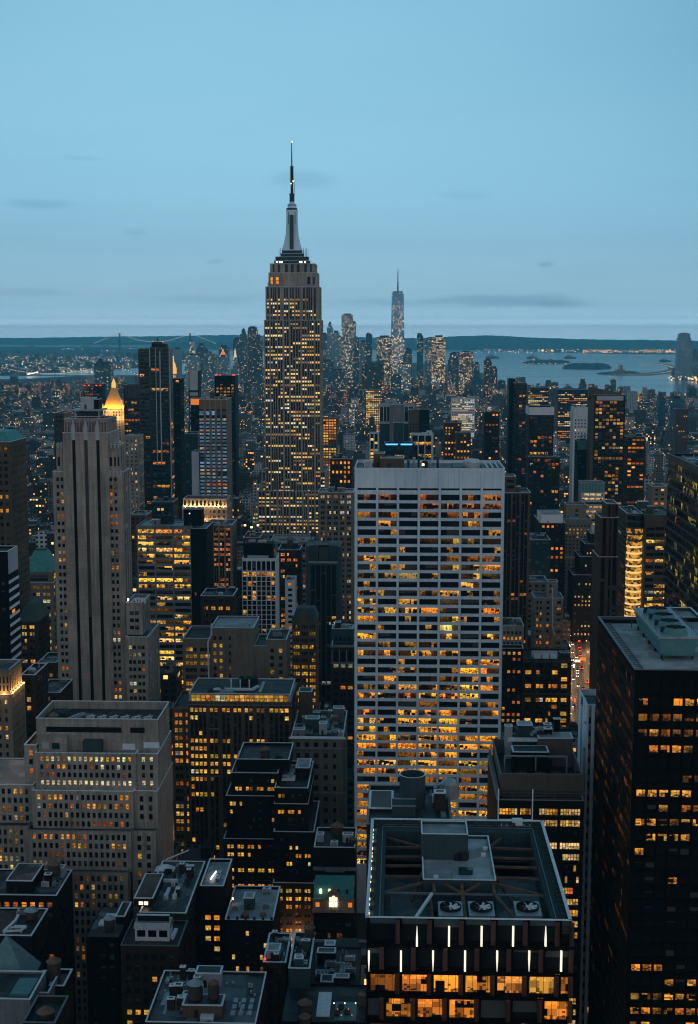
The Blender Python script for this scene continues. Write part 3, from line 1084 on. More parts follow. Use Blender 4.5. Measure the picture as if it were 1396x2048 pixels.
# ---------------------------------------------------------------- tall limestone tower with three black stripes
def five_hundred():
    Y = 640.0
    b_x0, b_x1, z_b = px_box(125, 216, 866, Y, 1420)
    MUST_SEE.append((105, 838, 258, 1420, Y))
    b = Bld('limestone_tower', 'tall slender limestone tower with three black vertical stripes and stepped shoulders', (b_x0 + b_x1) / 2, Y + 14, 'skyscraper', None, 21, 'limestone')
    lit = dict(p=.13, pal=PALE + AMBER, rowvar=.5, run=.35, gain=1.0)
    xs = [atY(u, 1000, Y).x for u in (147, 153.5, 171, 178, 195, 201.5)]
    Wd = b_x1 - b_x0
    cols = [((xs[0] - b_x0) / Wd, (xs[1] - b_x0) / Wd), ((xs[2] - b_x0) / Wd, (xs[3] - b_x0) / Wd), ((xs[4] - b_x0) / Wd, (xs[5] - b_x0) / Wd)]
    sp = S(cols=cols, rows=lambda p, q: [(p + 2, q - 3.2)], rec=.35, depth=.3, lit=dict(p=0.0), span='black', mat='office')
    b.tier(b_x0, b_x1, Y, Y + 26, 0, z_b, sp, None, par=.5)
    # darts above the stripes
    m = MB()
    for i in range(3):
        xc = (xs[2 * i] + xs[2 * i + 1]) / 2
        m.frustum(xc, Y - .12, z_b - 3.4, z_b + 2.5, 1.0, .3, 1.0, .3)
        m.frustum(xc, Y - .12, z_b + 2.5, z_b + 6.2, 1.0, .3, .15, .3)
    b.part('carved_finial', m, M['palegrey'], 'stuff')
    # fluted crown
    cx0, cx1, z_c = px_box(128, 213, 838, Y + 2)
    ribs = [(i / 14 + .018, (i + 1) / 14 - .018) for i in range(14)]
    b.tier(cx0, cx1, Y + 2, Y + 25, z_b - .5, z_c, S(cols=ribs, rows=lambda p, q: [], rec=.35, depth=.05, lit=None, span='limedark'),
           S(cols=ribs, rows=lambda p, q: [], rec=.35, depth=.05, lit=None, span='limedark'), par=1.5, roof='roofdark')
    zr = b.last[4]
    # roof frame and the cooling house on top
    fr = MB()
    fx0, fx1 = cx0 + 4.5, cx1 - 4.5
    for xx in (fx0, fx1):
        for yy in (Y + 6, Y + 18):
            fr.bar((xx, yy, zr), (xx, yy, zr + 5.4), .35)
    for zz in (zr + 2.4, zr + 5.2):
        for yy in (Y + 6, Y + 18):
            fr.bar((fx0 - (1 if zz > zr + 4 else 0), yy, zz), (fx1 + (1 if zz > zr + 4 else 0), yy, zz), .35)
        for xx in (fx0, fx1):
            fr.bar((xx, Y + 6, zz), (xx, Y + 18, zz), .35)
    b.part('roof_frame', fr, M['steel'])
    hz = MB()
    hz.box(fx0 + .6, fx1 - .6, Y + 7, Y + 17, zr, zr + 4.6)
    b.part('machine_room', hz, M['darkmetal'])
    pz = MB()
    pz.box(fx0 - 1.5, fx1 + 1.5, Y + 5, Y + 19, zr + 5.4, zr + 5.9)
    b.part('roof_deck', pz, M['duct'])
    hx0, hx1 = atY(161, 800, Y + 9).x, atY(197, 800, Y + 9).x
    b.bulkhead(hx0, Y + 9, (hx1 - hx0) * .72, 7, zp(797, Y + 9) - zr - 5.9, z=zr + 5.9, wall='palegrey', name='cooling_house')
    b.bulkhead(hx0 + (hx1 - hx0) * .76, Y + 9.5, (hx1 - hx0) * .24, 6, zp(800, Y + 9) - zr - 5.9, z=zr + 5.9, wall='charcoal', name='cooling_house')
    # shoulders
    w1 = S(cols=[(.015, .055), (.83, .87), (.90, .93), (.955, .985)], rows=lambda p, q: [(q - 19, q - 12), (q - 10.5, q - 6)], depth=.5, lit=dict(p=.05))
    sd = S(bay=4.6, ww=.5, fh=3.6, wh=.62, lit=lit, top=4, rec=.25, span='limedark')
    xa, xb, z1 = px_box(112, 240, 889, Y + 1.5)
    zl = zp(945, Y + 1)
    b.tier(xa, xb, Y + 1.5, Y + 13, zl - 1, z1, w1, sd, par=.8)
    xa, xb, z2 = px_box(105, 245, 944, Y + .8)
    Wd = xb - xa
    ws = lambda u0, u1: ((atY(u0, 960, Y + .8).x - xa) / Wd, (atY(u1, 960, Y + .8).x - xa) / Wd)
    cc = [ws(112.5, 118), ws(121, 126.5), ws(219, 224.5), ws(228, 233.5)]
    b.tier(xa, xb, Y + .8, Y + 18.5, 0, z2, S(cols=cc, fh=3.58, wh=.52, top=2.2, depth=.35, lit=dict(p=.30, pal=PALE + AMBER, rowvar=.5, run=.3)), sd, par=.8)
    # pale caps
    q = MB()
    for (u0, u1, v) in ((105, 112, 944), (112, 125.5, 889), (218, 240, 889), (216, 245, 944)):
        a, c = atY(u0, v, Y).x, atY(u1, v, Y).x
        zz = zp(v, Y + .5)
        n = max(1, int((c - a) / 1.6))
        for k in range(n):
            xx = a + (c - a) * (k + .5) / n
            q.box(xx - .35, xx + .35, Y + .4, Y + .79, zz - 2.2, zz + .6)
    b.part('cresting', q, M['palegrey'], 'stuff')
    # lower annex on the right
    Ya = Y - 6
    spx = S(bay=4.3, ww=.78, per=2, gap=.45, fh=3.6, wh=.52, top=3.8, lit=dict(lit, p=.28))
    xa, xb, z3 = px_box(252, 284, 1205, Ya + 3, 1430)
    z4 = zp(1272, Ya)
    b.tier(xa, xb, Ya + 3, Ya + 24, z4 - 1, z3, spx, sd, par=1.4, roof='roofdark')
    b.duct([(xa + 2, Ya + 6), (xa + 2, Ya + 16), (xa + 8, Ya + 16)], 1.0, 'palemetal')
    for k in range(4):
        t = MB()
        t.tube(xa + 4 + k * 1.4, Ya + 8, b.last[4], b.last[4] + 2.4, .55, .55, 8)
        b.part('vent_stack', t, M['palemetal'])
    q = MB()
    q.tube(xa + .9, Ya + 4, b.last[4] + 2, b.last[4] + 3.2, .35, .35, 6)
    b.part('roof_lamp', q, M['whitelamp'])
    xa, xb, z4 = px_box(251, 295, 1274, Ya, 1430)
    b.tier(xa, xb, Ya, Ya + 32, 0, z4, spx, sd, par=1.2)
    b.finish()


five_hundred()


# ---------------------------------------------------------------- near glass tower with the open roof well
M['slit'] = glow('light_slit', (1, .90, .72), 1.0)


def gem():
    Y = 220.0
    z1 = zp(1838, Y, 930)
    x0, x1 = atY(733, 1838, Y).x, atY(1142, 1838, Y).x
    Yf = (atZ(742, 1640, z1).y + atZ(1085, 1640, z1).y) / 2
    MUST_SEE.append((730, 1630, 1145, 2048, Y))
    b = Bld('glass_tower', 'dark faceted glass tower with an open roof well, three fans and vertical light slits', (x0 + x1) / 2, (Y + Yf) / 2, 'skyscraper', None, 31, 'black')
    r = b.rng
    # facade floor by floor; bays shift by half from floor to floor
    vs = [1838, 1893, 1946, 1994, 2046]
    zs = [zp(v, Y, 930) for v in vs]
    fh = zs[2] - zs[3]
    while zs[-1] > fh:
        zs.append(zs[-1] - fh)
    bay = 64.0 / 409 * (x1 - x0)
    Wd = x1 - x0
    for k in range(len(zs) - 1):
        zt, zb = zs[k], max(0, zs[k + 1])
        off = 0.0 if k % 2 == 0 else -bay * .5
        cols, t = [], off
        while t < Wd:
            a, c = max(.25, t + bay * .12), min(Wd - .25, t + bay * .90)
            if c - a > .8:
                cols.append((a / Wd, c / Wd))
            t += bay
        nc = len(cols)
        h = zt - zb
        lit = dict(p=0.0)
        if k == 2:
            lit = dict(p=.8, rowvar=0, run=.2, pal=AMBER[:1] + AMBER[3:], gain=.95, dim=.12, cool=0)
        elif k == 3:
            lit = dict(p=.8, rowvar=0, run=.1, pal=AMBER[:1] + AMBER[3:], gain=.85, dim=.22, cool=0)
        elif k > 3:
            lit = dict(p=.5, pal=AMBER)
        sp = S(cols=cols, rows=[(zb + h * .16, zt - h * .12)], rec=.1, depth=.35, lit=lit, span='black', mat='lounge')
        b.facade((x0, Y), (1, 0), Wd, zb, zt, sp, 'black')
        nxs = S(bay=bay, ww=.8, rows=[(zb + h * .16, zt - h * .12)], rec=.1, depth=.3, lit=lit, span='black', mat='office')
        b.facade((x0, Yf), (0, -1), Yf - Y, zb, zt, nxs, 'black')
        b.facade((x1, Y), (0, 1), Yf - Y, zb, zt, nxs, 'black')
        # bronze fins where the facets fold, with a slit of light beside some
        if k < 4:
            for a, c in cols:
                xx = x0 + c * Wd
                f = MB()
                wfin = bay * .15
                f.poly([(xx, Y - .05, zb + .3), (xx + wfin, Y - .05, zb + .3), (xx + wfin * .4, Y - .75, zb + .9)])
                f.poly([(xx, Y - .05, zt - .3), (xx + wfin * .4, Y - .75, zt - .9), (xx + wfin, Y - .05, zt - .3)])
                f.quad((xx, Y - .05, zb + .3), (xx + wfin * .4, Y - .75, zb + .9), (xx + wfin * .4, Y - .75, zt - .9), (xx, Y - .05, zt - .3))
                f.quad((xx + wfin * .4, Y - .75, zb + .9), (xx + wfin, Y - .05, zb + .3), (xx + wfin, Y - .05, zt - .3), (xx + wfin * .4, Y - .75, zt - .9))
                b.part('bronze_fin', f, M['redbrown'])
    slits0 = [834, 898, 963, 1026, 1091]
    slits1 = [738, 802, 866, 930, 994, 1058, 1122]
    for j, (us, va, vb) in enumerate(((slits0, 1850, 1889), (slits1, 1899, 1939))):
        for i, u in enumerate(us):
            p, q = atY(u, va, Y), atY(u, vb, Y)
            m = MB()
            wsl = .16
            full = (j == 0 and i in (1, 2, 3)) or (j == 1 and i in (1, 3, 6))
            yy = Y - .82
            if full:
                m.box(p.x - wsl, p.x + wsl, yy, yy + .5, q.z, p.z)
            elif j == 0:
                m.frustum(p.x, yy + .25, q.z, q.z + (p.z - q.z) * .35, wsl, .25, wsl, .25)
                m.frustum(p.x, yy + .25, q.z + (p.z - q.z) * .35, p.z, wsl, .25, .03, .25)
            else:
                m.frustum(p.x, yy + .25, q.z, q.z + (p.z - q.z) * .6, .03, .25, wsl, .25)
                m.frustum(p.x, yy + .25, q.z + (p.z - q.z) * .6, p.z, wsl, .25, wsl, .25)
            b.part('light_slit', m, M['slit'])
    # ---- roof: walkway ring round a sunken well
    zw = z1 - 7.0
    ring = 2.9
    ox0, ox1, oy0, oy1 = x0, x1, Y, Yf
    ix0, ix1, iy0, iy1 = x0 + ring, x1 - ring, Y + .7, Yf - 4.2
    m = MB()
    zt = z1 - 1.0
    for (a, c, e, f) in ((ox0 + .5, ix0, oy0 + .5, oy1 - .5), (ix1, ox1 - .5, oy0 + .5, oy1 - .5), (ix0, ix1, oy0 + .5, iy0), (ix0, ix1, iy1, oy1 - .5)):
        m.box(a, c, e, f, zw - .5, zt, 0)
    m.quad((ix0, iy0, zw), (ix1, iy0, zw), (ix1, iy1, zw), (ix0, iy1, zw), 1)
    b.part('roof_well', m, [M['tealgrey'], M['black']])
    for (a, c, e, f) in ((ix0 + .02, ix0 + 8.6, Y + 9, Yf - 14), (ix1 - 8.6, ix1 - .02, Y + 9, Yf - 14)):
        p = MB()
        p.box(a, c, e, f, zw + .01, zw + .9)
        b.part('plant_deck', p, M['roofgrey'])
    # parapet with a zigzag edge and posts
    pr = MB()
    for a, c, e, f in ((ox0 - .15, ox0 + .3, oy0, oy1), (ox1 - .3, ox1 + .15, oy0, oy1), (ox0 - .1, ox1 + .1, oy0 + .005, oy0 + .2), (ox0, ox1, oy1 - .3, oy1 + .1)):
        pr.box(a, c, e, f, zt - .02, z1)
        pr.box(a - .06, c + .06, e - .06, f + .06, z1 + .004, z1 + .16, 1)
    for k in range(24):
        yy = oy0 + 1 + k * (oy1 - oy0 - 2) / 23
        for xx, sg in ((ox0 + .3, 1), (ox1 - .3, -1)):
            pr.box(min(xx, xx + sg * .9), max(xx, xx + sg * .9), yy - .12, yy + .12, zt, z1 - .1)
    for k in range(9):
        xx = ox0 + 2 + k * (ox1 - ox0 - 4) / 8
        pr.box(xx - .3, xx + .3, oy1 - 1.2, oy1 - .35, zt, z1 - .1)
    b.part('parapet', pr, [M['tealgrey'], M['coping']])
    # window washing rails round the ring
    for d_ in (.95, 2.2):
        q = MB()
        pts = [(ox0 + d_, oy0 + 1.2), (ox0 + d_, oy1 - d_), (ox1 - d_, oy1 - d_), (ox1 - d_, oy0 + 1.2)]
        for i in range(3):
            q.bar((*pts[i], zt + .22), (*pts[i + 1], zt + .22), .16)
        b.part('rail', q, M['darkcoping'])
    # LED strip on the left edge
    for k in range(13):
        q = MB()
        yy = oy0 + 2 + k * (oy1 - oy0 - 8) / 12
        q.box(ox0 + .31, ox0 + .42, yy, yy + r.uniform(.7, 1.9), z1 - .75, z1 - .25)
        b.part('edge_light', q, M['lamp'])
    # centre blocks
    zl = z1 - .9
    px_ = lambda u, v, z: atZ(u, v, z)
    a = px_(846, 1759, zl); c = px_(992, 1759, zl); f = px_(980, 1672, zl)
    lx0, lx1, ly0, ly1 = a.x, c.x, a.y, f.y
    m = MB()
    def pen(x0_, x1_, y0_, y1_, za, zb, name):
        m = MB()
        m.box(x0_, x1_, y0_, y1_, za, zb - .55, 0, 1)
        for (q0, q1, q2, q3) in ((x0_, x1_, y0_, y0_ + .2), (x0_, x1_, y1_ - .2, y1_), (x0_, x0_ + .2, y0_ + .2, y1_ - .2), (x1_ - .2, x1_, y0_ + .2, y1_ - .2)):
            m.box(q0, q1, q2, q3, zb - .548, zb, 0)
            m.box(q0 - .04, q1 + .04, q2 - .04, q3 + .04, zb + .003, zb + .1, 2)
        return b.part(name, m, [M['tealgrey'], M['roofpale'], M['coping']])
    pen(lx0, lx1, ly0, ly1, zw + .02, zl, 'low_penthouse')
    zh = zl + 4.6
    a = px_(843, 1668, zh); c = px_(936, 1668, zh); f = px_(936, 1643, zh)
    pen(a.x, c.x, a.y, f.y, zl - .5, zh, 'tall_penthouse')
    roofz = zl - .55
    u_ = MB()
    p = px_(926, 1708, roofz + 1)
    u_.tube(p.x, p.y, roofz, roofz + 1.6, 1.15, 1.15, 16)
    u_.tube(p.x, p.y, roofz + 1.6, roofz + 2.0, .95, .7, 16)
    u_.box(p.x - 1.7, p.x - .9, p.y - 1.1, p.y + .8, roofz, roofz + 1.2)
    b.part('exhaust_fan', u_, M['darkmetal'])
    p = px_(931, 1742, roofz + .5)
    u_ = MB()
    u_.box(p.x - 1.3, p.x + 1.3, p.y - .8, p.y + .6, roofz, roofz + .9)
    u_.box(p.x - 1.35, p.x + 1.35, p.y - .85, p.y + .65, roofz + .904, roofz + 1.0)
    b.part('skylight_box', u_, M['tealspan'])
    for (u, v) in ((872, 1754), (967, 1709), (970, 1697)):
        p = px_(u, v, roofz + .3)
        u_ = MB()
        u_.box(p.x - .45, p.x + .45, p.y - .35, p.y + .35, roofz, roofz + .6)
        b.part('roof_hatch', u_, M['palemetal'])
    # steel braces across the well
    zb_ = z1 - 2.2
    def brace(p, q, w=.4, mat='rust'):
        t = MB()
        t.bar(p, q, w * 1.3, w)
        b.part('brace', t, M[mat])
    for (fy) in (.18, .42, .62, .84):
        yy = ly0 + (ly1 - ly0) * fy
        brace((ix0, yy, zb_), (lx0, yy + .3, zb_))
        brace((lx1, yy + .3, zb_), (ix1, yy, zb_))
    brace((ix0, ly0 - 3, zb_), (lx0, ly0 + .8, zb_ + .3))
    brace((lx1, ly0 + .8, zb_ + .3), (ix1, ly0 - 3.6, zb_))
    brace((lx0, ly0 + 6.5, zb_), (ix0 + 5, ly0 + 2, zw + 1))
    brace((lx1, ly0 + 6.5, zb_), (ix1 - 5, ly0 + 1, zw + 1))
    brace((ix0, ly1 + 1, zb_ + .3), (lx0, ly1 - 3, zb_))
    brace((lx1, ly1 - 3, zb_), (lx1 + 3, ly1 + 3, zb_))
    yb = ly0 - 3.2
    brace((ix0, yb, zb_), (ix1, yb - .3, zb_), .3, 'darkcoping')
    for xx in (lx0 + (lx1 - lx0) * .15, (lx0 + lx1) / 2 + .4, lx1 - .5):
        brace((xx, ly0, zb_ + .5), (xx, yb, zb_), .45)
    for sg in (-1, 1):
        brace(((lx0 + lx1) / 2 + .4 + sg * 3.2, ly0, zb_ + .6), ((lx0 + lx1) / 2 + .4, yb, zb_), .38)
    brace((lx0 + 1.6, yb, zb_), (lx0 - 2.6, iy0 + .6, zb_), .4, 'palemetal')
    brace(((lx0 + lx1) / 2 + .4, yb, zb_), ((lx0 + lx1) / 2 + .5, iy0, zb_), .45)
    brace((lx1 - .5, yb, zb_), (lx1 + 3.6, iy0 + .2, zb_), .42)
    brace((ix0 + 9, iy0, zw + 2), (lx0 + 1.2, yb, zb_), .35)
    # three fans behind the front parapet
    zf = z1 - 1.6
    for (ua, ub) in ((878, 927), (939, 991), (1033, 1085)):
        a = px_(ua, 1831, zf)
        c = px_(ub, 1803, zf)
        x_a, x_b = px_(ua, 1834, zf).x, px_(ub, 1834, zf).x
        y_a, y_b = max(a.y, iy0 + .2), c.y
        plate = MB()
        plate.box(x_a, x_b, y_a, y_b, zw + 1, zf)
        o = b.part('fan_housing', plate, M['duct'])
        cx_, cy_ = (x_a + x_b) / 2, (y_a + y_b) / 2 + .1
        R_ = min(x_b - x_a, (y_b - y_a) * 1.4) * .44
        rg = MB()
        rg.tube(cx_, cy_, zf + .01, zf + .5, R_, R_, 28, cap=False)
        rg.tube(cx_, cy_, zf + .01, zf + .5, R_ * .94, R_ * .94, 28, cap=False)
        rg.tube(cx_, cy_, zf + .01, zf + .04, R_ * .94, R_ * .94, 28)
        rg.build('fan_ring', M['darkmetal'], o)
        bl = MB()
        for k in range(8):
            an = k * pi / 4 + ua
            ca, sa = cos(an), sin(an)
            def pt(rr, tt, z):
                return (cx_ + rr * ca - tt * sa, cy_ + rr * sa + tt * ca, z)
            bl.poly([pt(R_ * .18, -.07, zf + .2), pt(R_ * .9, -.26, zf + .16), pt(R_ * .9, .26, zf + .42), pt(R_ * .18, .07, zf + .34)])
        bl.tube(cx_, cy_, zf + .1, zf + .45, R_ * .16, R_ * .16, 10)
        bl.build('fan_blade', M['palemetal'], o)['kind'] = 'stuff'
    # cradle gantry on the far right corner
    g = MB()
    gz = zt
    p0, p1 = px_(996, 1648, gz), px_(1064, 1648, gz)
    for xx in (p0.x, p1.x):
        g.bar((xx, p0.y, gz), (xx, p0.y, gz + 7.5), .22)
    g.bar((p0.x, p0.y, gz + .9), (p1.x, p0.y, gz + .9), .3)
    g.bar((p0.x, p0.y + .1, gz + .3), (p1.x, p0.y + .1, gz + .3), .2)
    for k in range(6):
        xx = p0.x + (p1.x - p0.x) * (k + .5) / 6
        g.bar((xx, p0.y - 1.6, gz), (xx, p0.y - .1, gz + .9), .15)
    g.box((p0.x * .6 + p1.x * .4), (p0.x * .3 + p1.x * .7), p0.y - 1.6, p0.y - .3, gz + .3, gz + 1.5)
    b.part('gantry', g, M['palemetal'])
    for k in range(9):   # pipes and plant in the far side of the well
        t = MB()
        yy = iy1 - .6 - k * .9
        t.bar((ix0 + .5, yy, zw + 1.2 + .3 * (k % 3)), (ix1 - .5, yy, zw + 1.2 + .3 * (k % 3)), .3)
        b.part('pipe_run', t, M['darkmetal' if k % 3 else 'darkcoping'])
    FOOT.append((x0, x1, Y, Yf))
    b.finish()


gem()


M['tealspan2'] = plain('teal_painted_panel', (.09, .24, .25), .5, 0, .15)

# ---------------------------------------------------------------- black tower on the right
def black_tower():
    Y = 330.0
    z1 = zp(1340, Y, 1270)
    x0 = atY(1270, 1340, Y).x
    pf = atZ(1195, 1234, z1)
    Yf = pf.y
    x1 = x0 + 62
    global BT_FAR
    BT_FAR = Yf
    MUST_SEE.append((1165, 1234, 1396, 2048, Y))
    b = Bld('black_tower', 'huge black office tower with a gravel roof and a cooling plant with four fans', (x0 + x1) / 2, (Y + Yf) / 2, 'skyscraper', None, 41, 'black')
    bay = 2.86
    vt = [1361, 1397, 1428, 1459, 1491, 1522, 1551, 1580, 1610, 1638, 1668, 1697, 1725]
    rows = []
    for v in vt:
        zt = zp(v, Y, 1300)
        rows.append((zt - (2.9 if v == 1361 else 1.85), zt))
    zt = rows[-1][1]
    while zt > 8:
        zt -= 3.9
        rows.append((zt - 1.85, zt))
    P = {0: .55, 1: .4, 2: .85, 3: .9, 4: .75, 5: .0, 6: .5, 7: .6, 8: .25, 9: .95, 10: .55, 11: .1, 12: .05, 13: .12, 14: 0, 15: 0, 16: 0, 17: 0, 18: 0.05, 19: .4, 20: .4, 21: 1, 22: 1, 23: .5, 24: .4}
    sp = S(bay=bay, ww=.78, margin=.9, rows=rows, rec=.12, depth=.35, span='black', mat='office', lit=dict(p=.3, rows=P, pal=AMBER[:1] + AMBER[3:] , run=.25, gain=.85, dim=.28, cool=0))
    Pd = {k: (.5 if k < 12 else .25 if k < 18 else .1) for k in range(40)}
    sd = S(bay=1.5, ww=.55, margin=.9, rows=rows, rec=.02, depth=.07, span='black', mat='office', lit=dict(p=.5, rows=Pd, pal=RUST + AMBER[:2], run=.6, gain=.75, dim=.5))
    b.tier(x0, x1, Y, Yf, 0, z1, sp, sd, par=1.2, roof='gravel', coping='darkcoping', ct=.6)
    zr = b.last[4]
    # maintenance track along the edge
    m = MB()
    m.box(x0 + .9, x0 + 1.15, Y + 1, Yf - 3, zr + .01, zr + .35)
    m.box(x0 + 2.9, x0 + 3.15, Y + 1, Yf - 3, zr + .01, zr + .35)
    k = Y + 1.5
    while k < Yf - 3.5:
        m.box(x0 + 1.15, x0 + 2.9, k, k + .35, zr + .01, zr + .22)
        k += 2.1
    b.part('track', m, M['darkcoping'])
    q = MB()
    q.box(x0 + .7, x0 + 15, Yf - 3.2, Yf - .7, zr, zr + 1.2)
    b.part('back_kerb', q, M['charcoal'])
    # cooling plant on legs
    zt = zr + 6.2
    a, c, f = atZ(1316, 1273, zt), atZ(1394, 1272, zt), atZ(1271, 1216, zt)
    cx0, cx1, cy0, cy1 = (a.x + f.x) / 2, c.x, a.y, f.y
    g = MB()
    n = len(g.v)
    h0, h1 = zr + 1.1, zt - .6
    g.frustum((cx0 + cx1) / 2, (cy0 + cy1) / 2, h0, h1, (cx1 - cx0) / 2 - .9, (cy1 - cy0) / 2 - .2, (cx1 - cx0) / 2, (cy1 - cy0) / 2)
    o = b.part('cooling_plant', g, M['tealspan2'])
    t = MB()
    t.box(cx0 - .3, cx1 + .3, cy0 - .3, cy1 + .3, h1 + .01, zt)
    t.build('plant_deck', M['duct'], o)
    for xx in (cx0 + 1, cx1 - 1):
        for k in range(5):
            yy = cy0 + 1 + k * (cy1 - cy0 - 2) / 4
            t = MB()
            t.box(xx - .25, xx + .25, yy - .25, yy + .25, zr, h0)
            t.build('plant_leg', M['darkmetal'], o)
    for k in range(4):
        yy = cy0 + (cy1 - cy0) * (.14 + .225 * k)
        xx = cx0 + (cx1 - cx0) * .52
        t = MB()
        t.tube(xx, yy, zt, zt + 1.5, 3.3, 2.7, 20, cap=False)
        t.tube(xx, yy, zt, zt + 1.3, 2.65, 2.6, 20, 1, cap=False)
        t.tube(xx, yy, zt + .9, zt + 1.0, 2.6, 2.6, 20, 1)
        t.tube(xx, yy, zt + 1.0, zt + 1.5, .4, .35, 8, 1)
        t.build('cooling_fan', [M['tealspan2'], M['darkmetal']], o)
        t = MB()
        t.tube(cx0 + 2.2, yy + .6, zt, zt + 1.5, .9, .75, 12)
        t.box(cx0 + 2.6, cx0 + 5, yy + .2, yy + 1.0, zt + .2, zt + .9)
        t.build('fan_motor', M['darkmetal'], o)
    rl = MB()
    for (p, q_) in (((cx0, cy0), (cx0, cy1)), ((cx1, cy0), (cx1, cy1))):
        for hz in (.6, 1.15):
            rl.bar((*p, zt + hz), (*q_, zt + hz), .07)
        for k in range(15):
            yy = p[1] + (q_[1] - p[1]) * k / 14
            rl.bar((p[0], yy, zt), (p[0], yy, zt + 1.15), .07)
    rl.build('railing', M['darkcoping'], o)
    for (u, v) in ((1263, 1255), (1325, 1322)):
        p = atZ(u, v, zr)
        t = MB()
        t.tube(p.x, p.y, zr, zr + 2.2, .12, .12, 6)
        b.part('roof_pipe', t, M['darkmetal'])
    b.finish()


black_tower()

# ---------------------------------------------------------------- near and middle distance, left
# limestone block with stepped ledges and a roof full of fans
def ledge_block():
    Y = 470.0
    xs = lambda u, v=1500, y=Y: atY(u, v, y).x
    MUST_SEE.append((0, 1410, 330, 1860, Y))
    b = Bld('limestone_block', 'broad pale limestone block with stepped ledges, rows of square windows and fans on its roof', xs(165), Y + 20, 'building', None, 51, 'limestone')
    rows_top = {0: 1.0, 1: .25, 2: .3, 3: 1.0}
    BR = [((1, .84, .5), 1)]
    lit = dict(p=.6, rows=rows_top, pal=AMBER, pals={0: YELLOW[:1] + BR, 3: BR}, run=.15, dim=.1, gain=1.0)
    w17 = lambda l, f=3.35: S(bay=2.05, ww=.56, fh=f, wh=.62, margin=1.4, top=1.0, depth=.4, lit=l)
    low = dict(p=.45, pal=AMBER + YELLOW, rowvar=.4, run=.2, dim=.5, gain=1.1)
    z0 = zp(1500, Y + 7, 200); z1 = zp(1438, Y + 8, 200); z2 = zp(1577, Y + 3, 200); z3 = zp(1656, Y, 200); z4 = zp(1738, Y - 3, 200)
    yb = Y + 34
    # machine storey
    mx0, mx1 = xs(72, 1440, Y + 8), xs(316, 1440, Y + 8)
    b.tier(mx0, mx1, Y + 8, yb - 2, z0 - 1, z1, S(cols=[(.08, .70), (.77, .89)], rows=lambda p, q: [(q - 5.2, q - .8)], depth=.3, lit=None, mat='office'), None, par=3.0, roof='roofdark', ct=.35)
    zr = b.last[4]
    for k in range(6):
        x = mx0 + (mx1 - mx0) * (.42 + .095 * k)
        m = MB()
        m.box(x - 1.7, x + 1.7, Y + 11, Y + 16, zr, zr + 1.7, 1)
        m.tube(x, Y + 13.5, zr + 1.7, zr + 2.3, 1.5, 1.5, 16, 0, cap=False)
        m.tube(x, Y + 13.5, zr + 1.71, zr + 1.75, 1.5, 1.5, 16, 1)
        o = b.part('roof_fan', m, [M['palemetal'], M['darkmetal']])
        t = MB()
        t.bar((x - 1.6, Y + 12.4, zr + 2.5), (x + 1.6, Y + 14.6, zr + 2.5), .22)
        t.bar((x - .2, Y + 10.5, zr + 2.4), (x + .3, Y + 16.5, zr + 2.4), .18)
        t.build('fan_bracket', M['palemetal'], o)
    b.unit(mx0 + 3, Y + 18, 6, 6, 2.2, mat='tealgrey', fans=1)
    b.duct([(mx0 + 9, Y + 12), (mx0 + 13, Y + 22), (mx0 + 15, Y + 22)], 1.0, 'steel')
    b.duct([(mx0 + 11, Y + 11), (mx0 + 15, Y + 21), (mx0 + 18, Y + 21)], .8, 'duct')
    b.tank(mx0 + 5, Y + 14, r=1.9, h=1.8, leg=.6)
    # annexes on the ledge in front of the machine storey
    a = MB()
    za, zb = z0 - .3, zp(1473, Y + 5, 100)
    a.box(xs(71), xs(128), Y + 4.4, Y + 7.99, za, zb)
    b.part('annex', a, M['limestone'])
    a = MB()
    a.box(xs(159), xs(197), Y + 4.6, Y + 7.98, za, zp(1482, Y + 5, 180))
    b.part('annex', a, M['tealgrey'])
    for (u0, u1, v0, v1, mk) in ((77, 92, 1484, 1497, 'palegrey'), (98, 113, 1486, 1498, 'tealspan'), (236, 262, 1487, 1499, 'palemetal'), (279, 311, 1484, 1496, 'palemetal')):
        a = MB()
        yy = Y + 4.35 if u0 < 130 else Y + 7.9
        a.box(xs(u0), xs(u1), yy - .1, yy + .04, zp(v1, yy, u0), zp(v0, yy, u0))
        b.part('louvre', a, M[mk])
    # main storeys, with a narrower bay on the right set a little back
    xm = xs(268)
    b.tier(xs(65), xm, Y + 3, yb, z2 - 1, z0, w17(lit, 3.0), None, par=.6, roof='roofpale')
    b.tier(xm + .02, xs(311), Y + 4.2, yb - .4, z2 - 1, z0 - .4, S(bay=3.0, ww=.42, fh=3.0, wh=.62, top=.8, lit=lit), S(bay=3, ww=.0001, fh=30, wh=.1, lit=None), par=.6, roof='roofpale')
    b.tier(xs(61), xm - .6, Y, yb + 1, z3 - 1, z2, w17(low), None, par=.4, roof='roofpale', coping='coping')
    b.tier(xm - .58, xs(312), Y + 1.4, yb + .8, z3 - 1, z2 - .2, S(bay=3.0, ww=.42, fh=3.35, wh=.62, lit=dict(low, p=.35)), None, par=.4, roof='roofpale')
    b.tier(xs(54), xm - 1.2, Y - 3, yb + 2, z4 - 1, z3, w17(low), None, par=.4, roof='roofdark', coping='darkcoping')
    b.tier(xm - 1.18, xs(310), Y - 1.6, yb + 1.8, 0, z3 - .2, S(bay=3.0, ww=.42, fh=3.35, wh=.62, lit=dict(low, p=.3)), None, par=.4, roof='roofdark', coping='darkcoping')
    b.tier(xs(60), xm - 2, Y - 6, yb + 3, 0, z4, w17(dict(low, p=.3)), None, par=.4, roof='roofdark', coping='darkcoping')
    # left wing
    zl = zp(1490, Y + 6, 50)
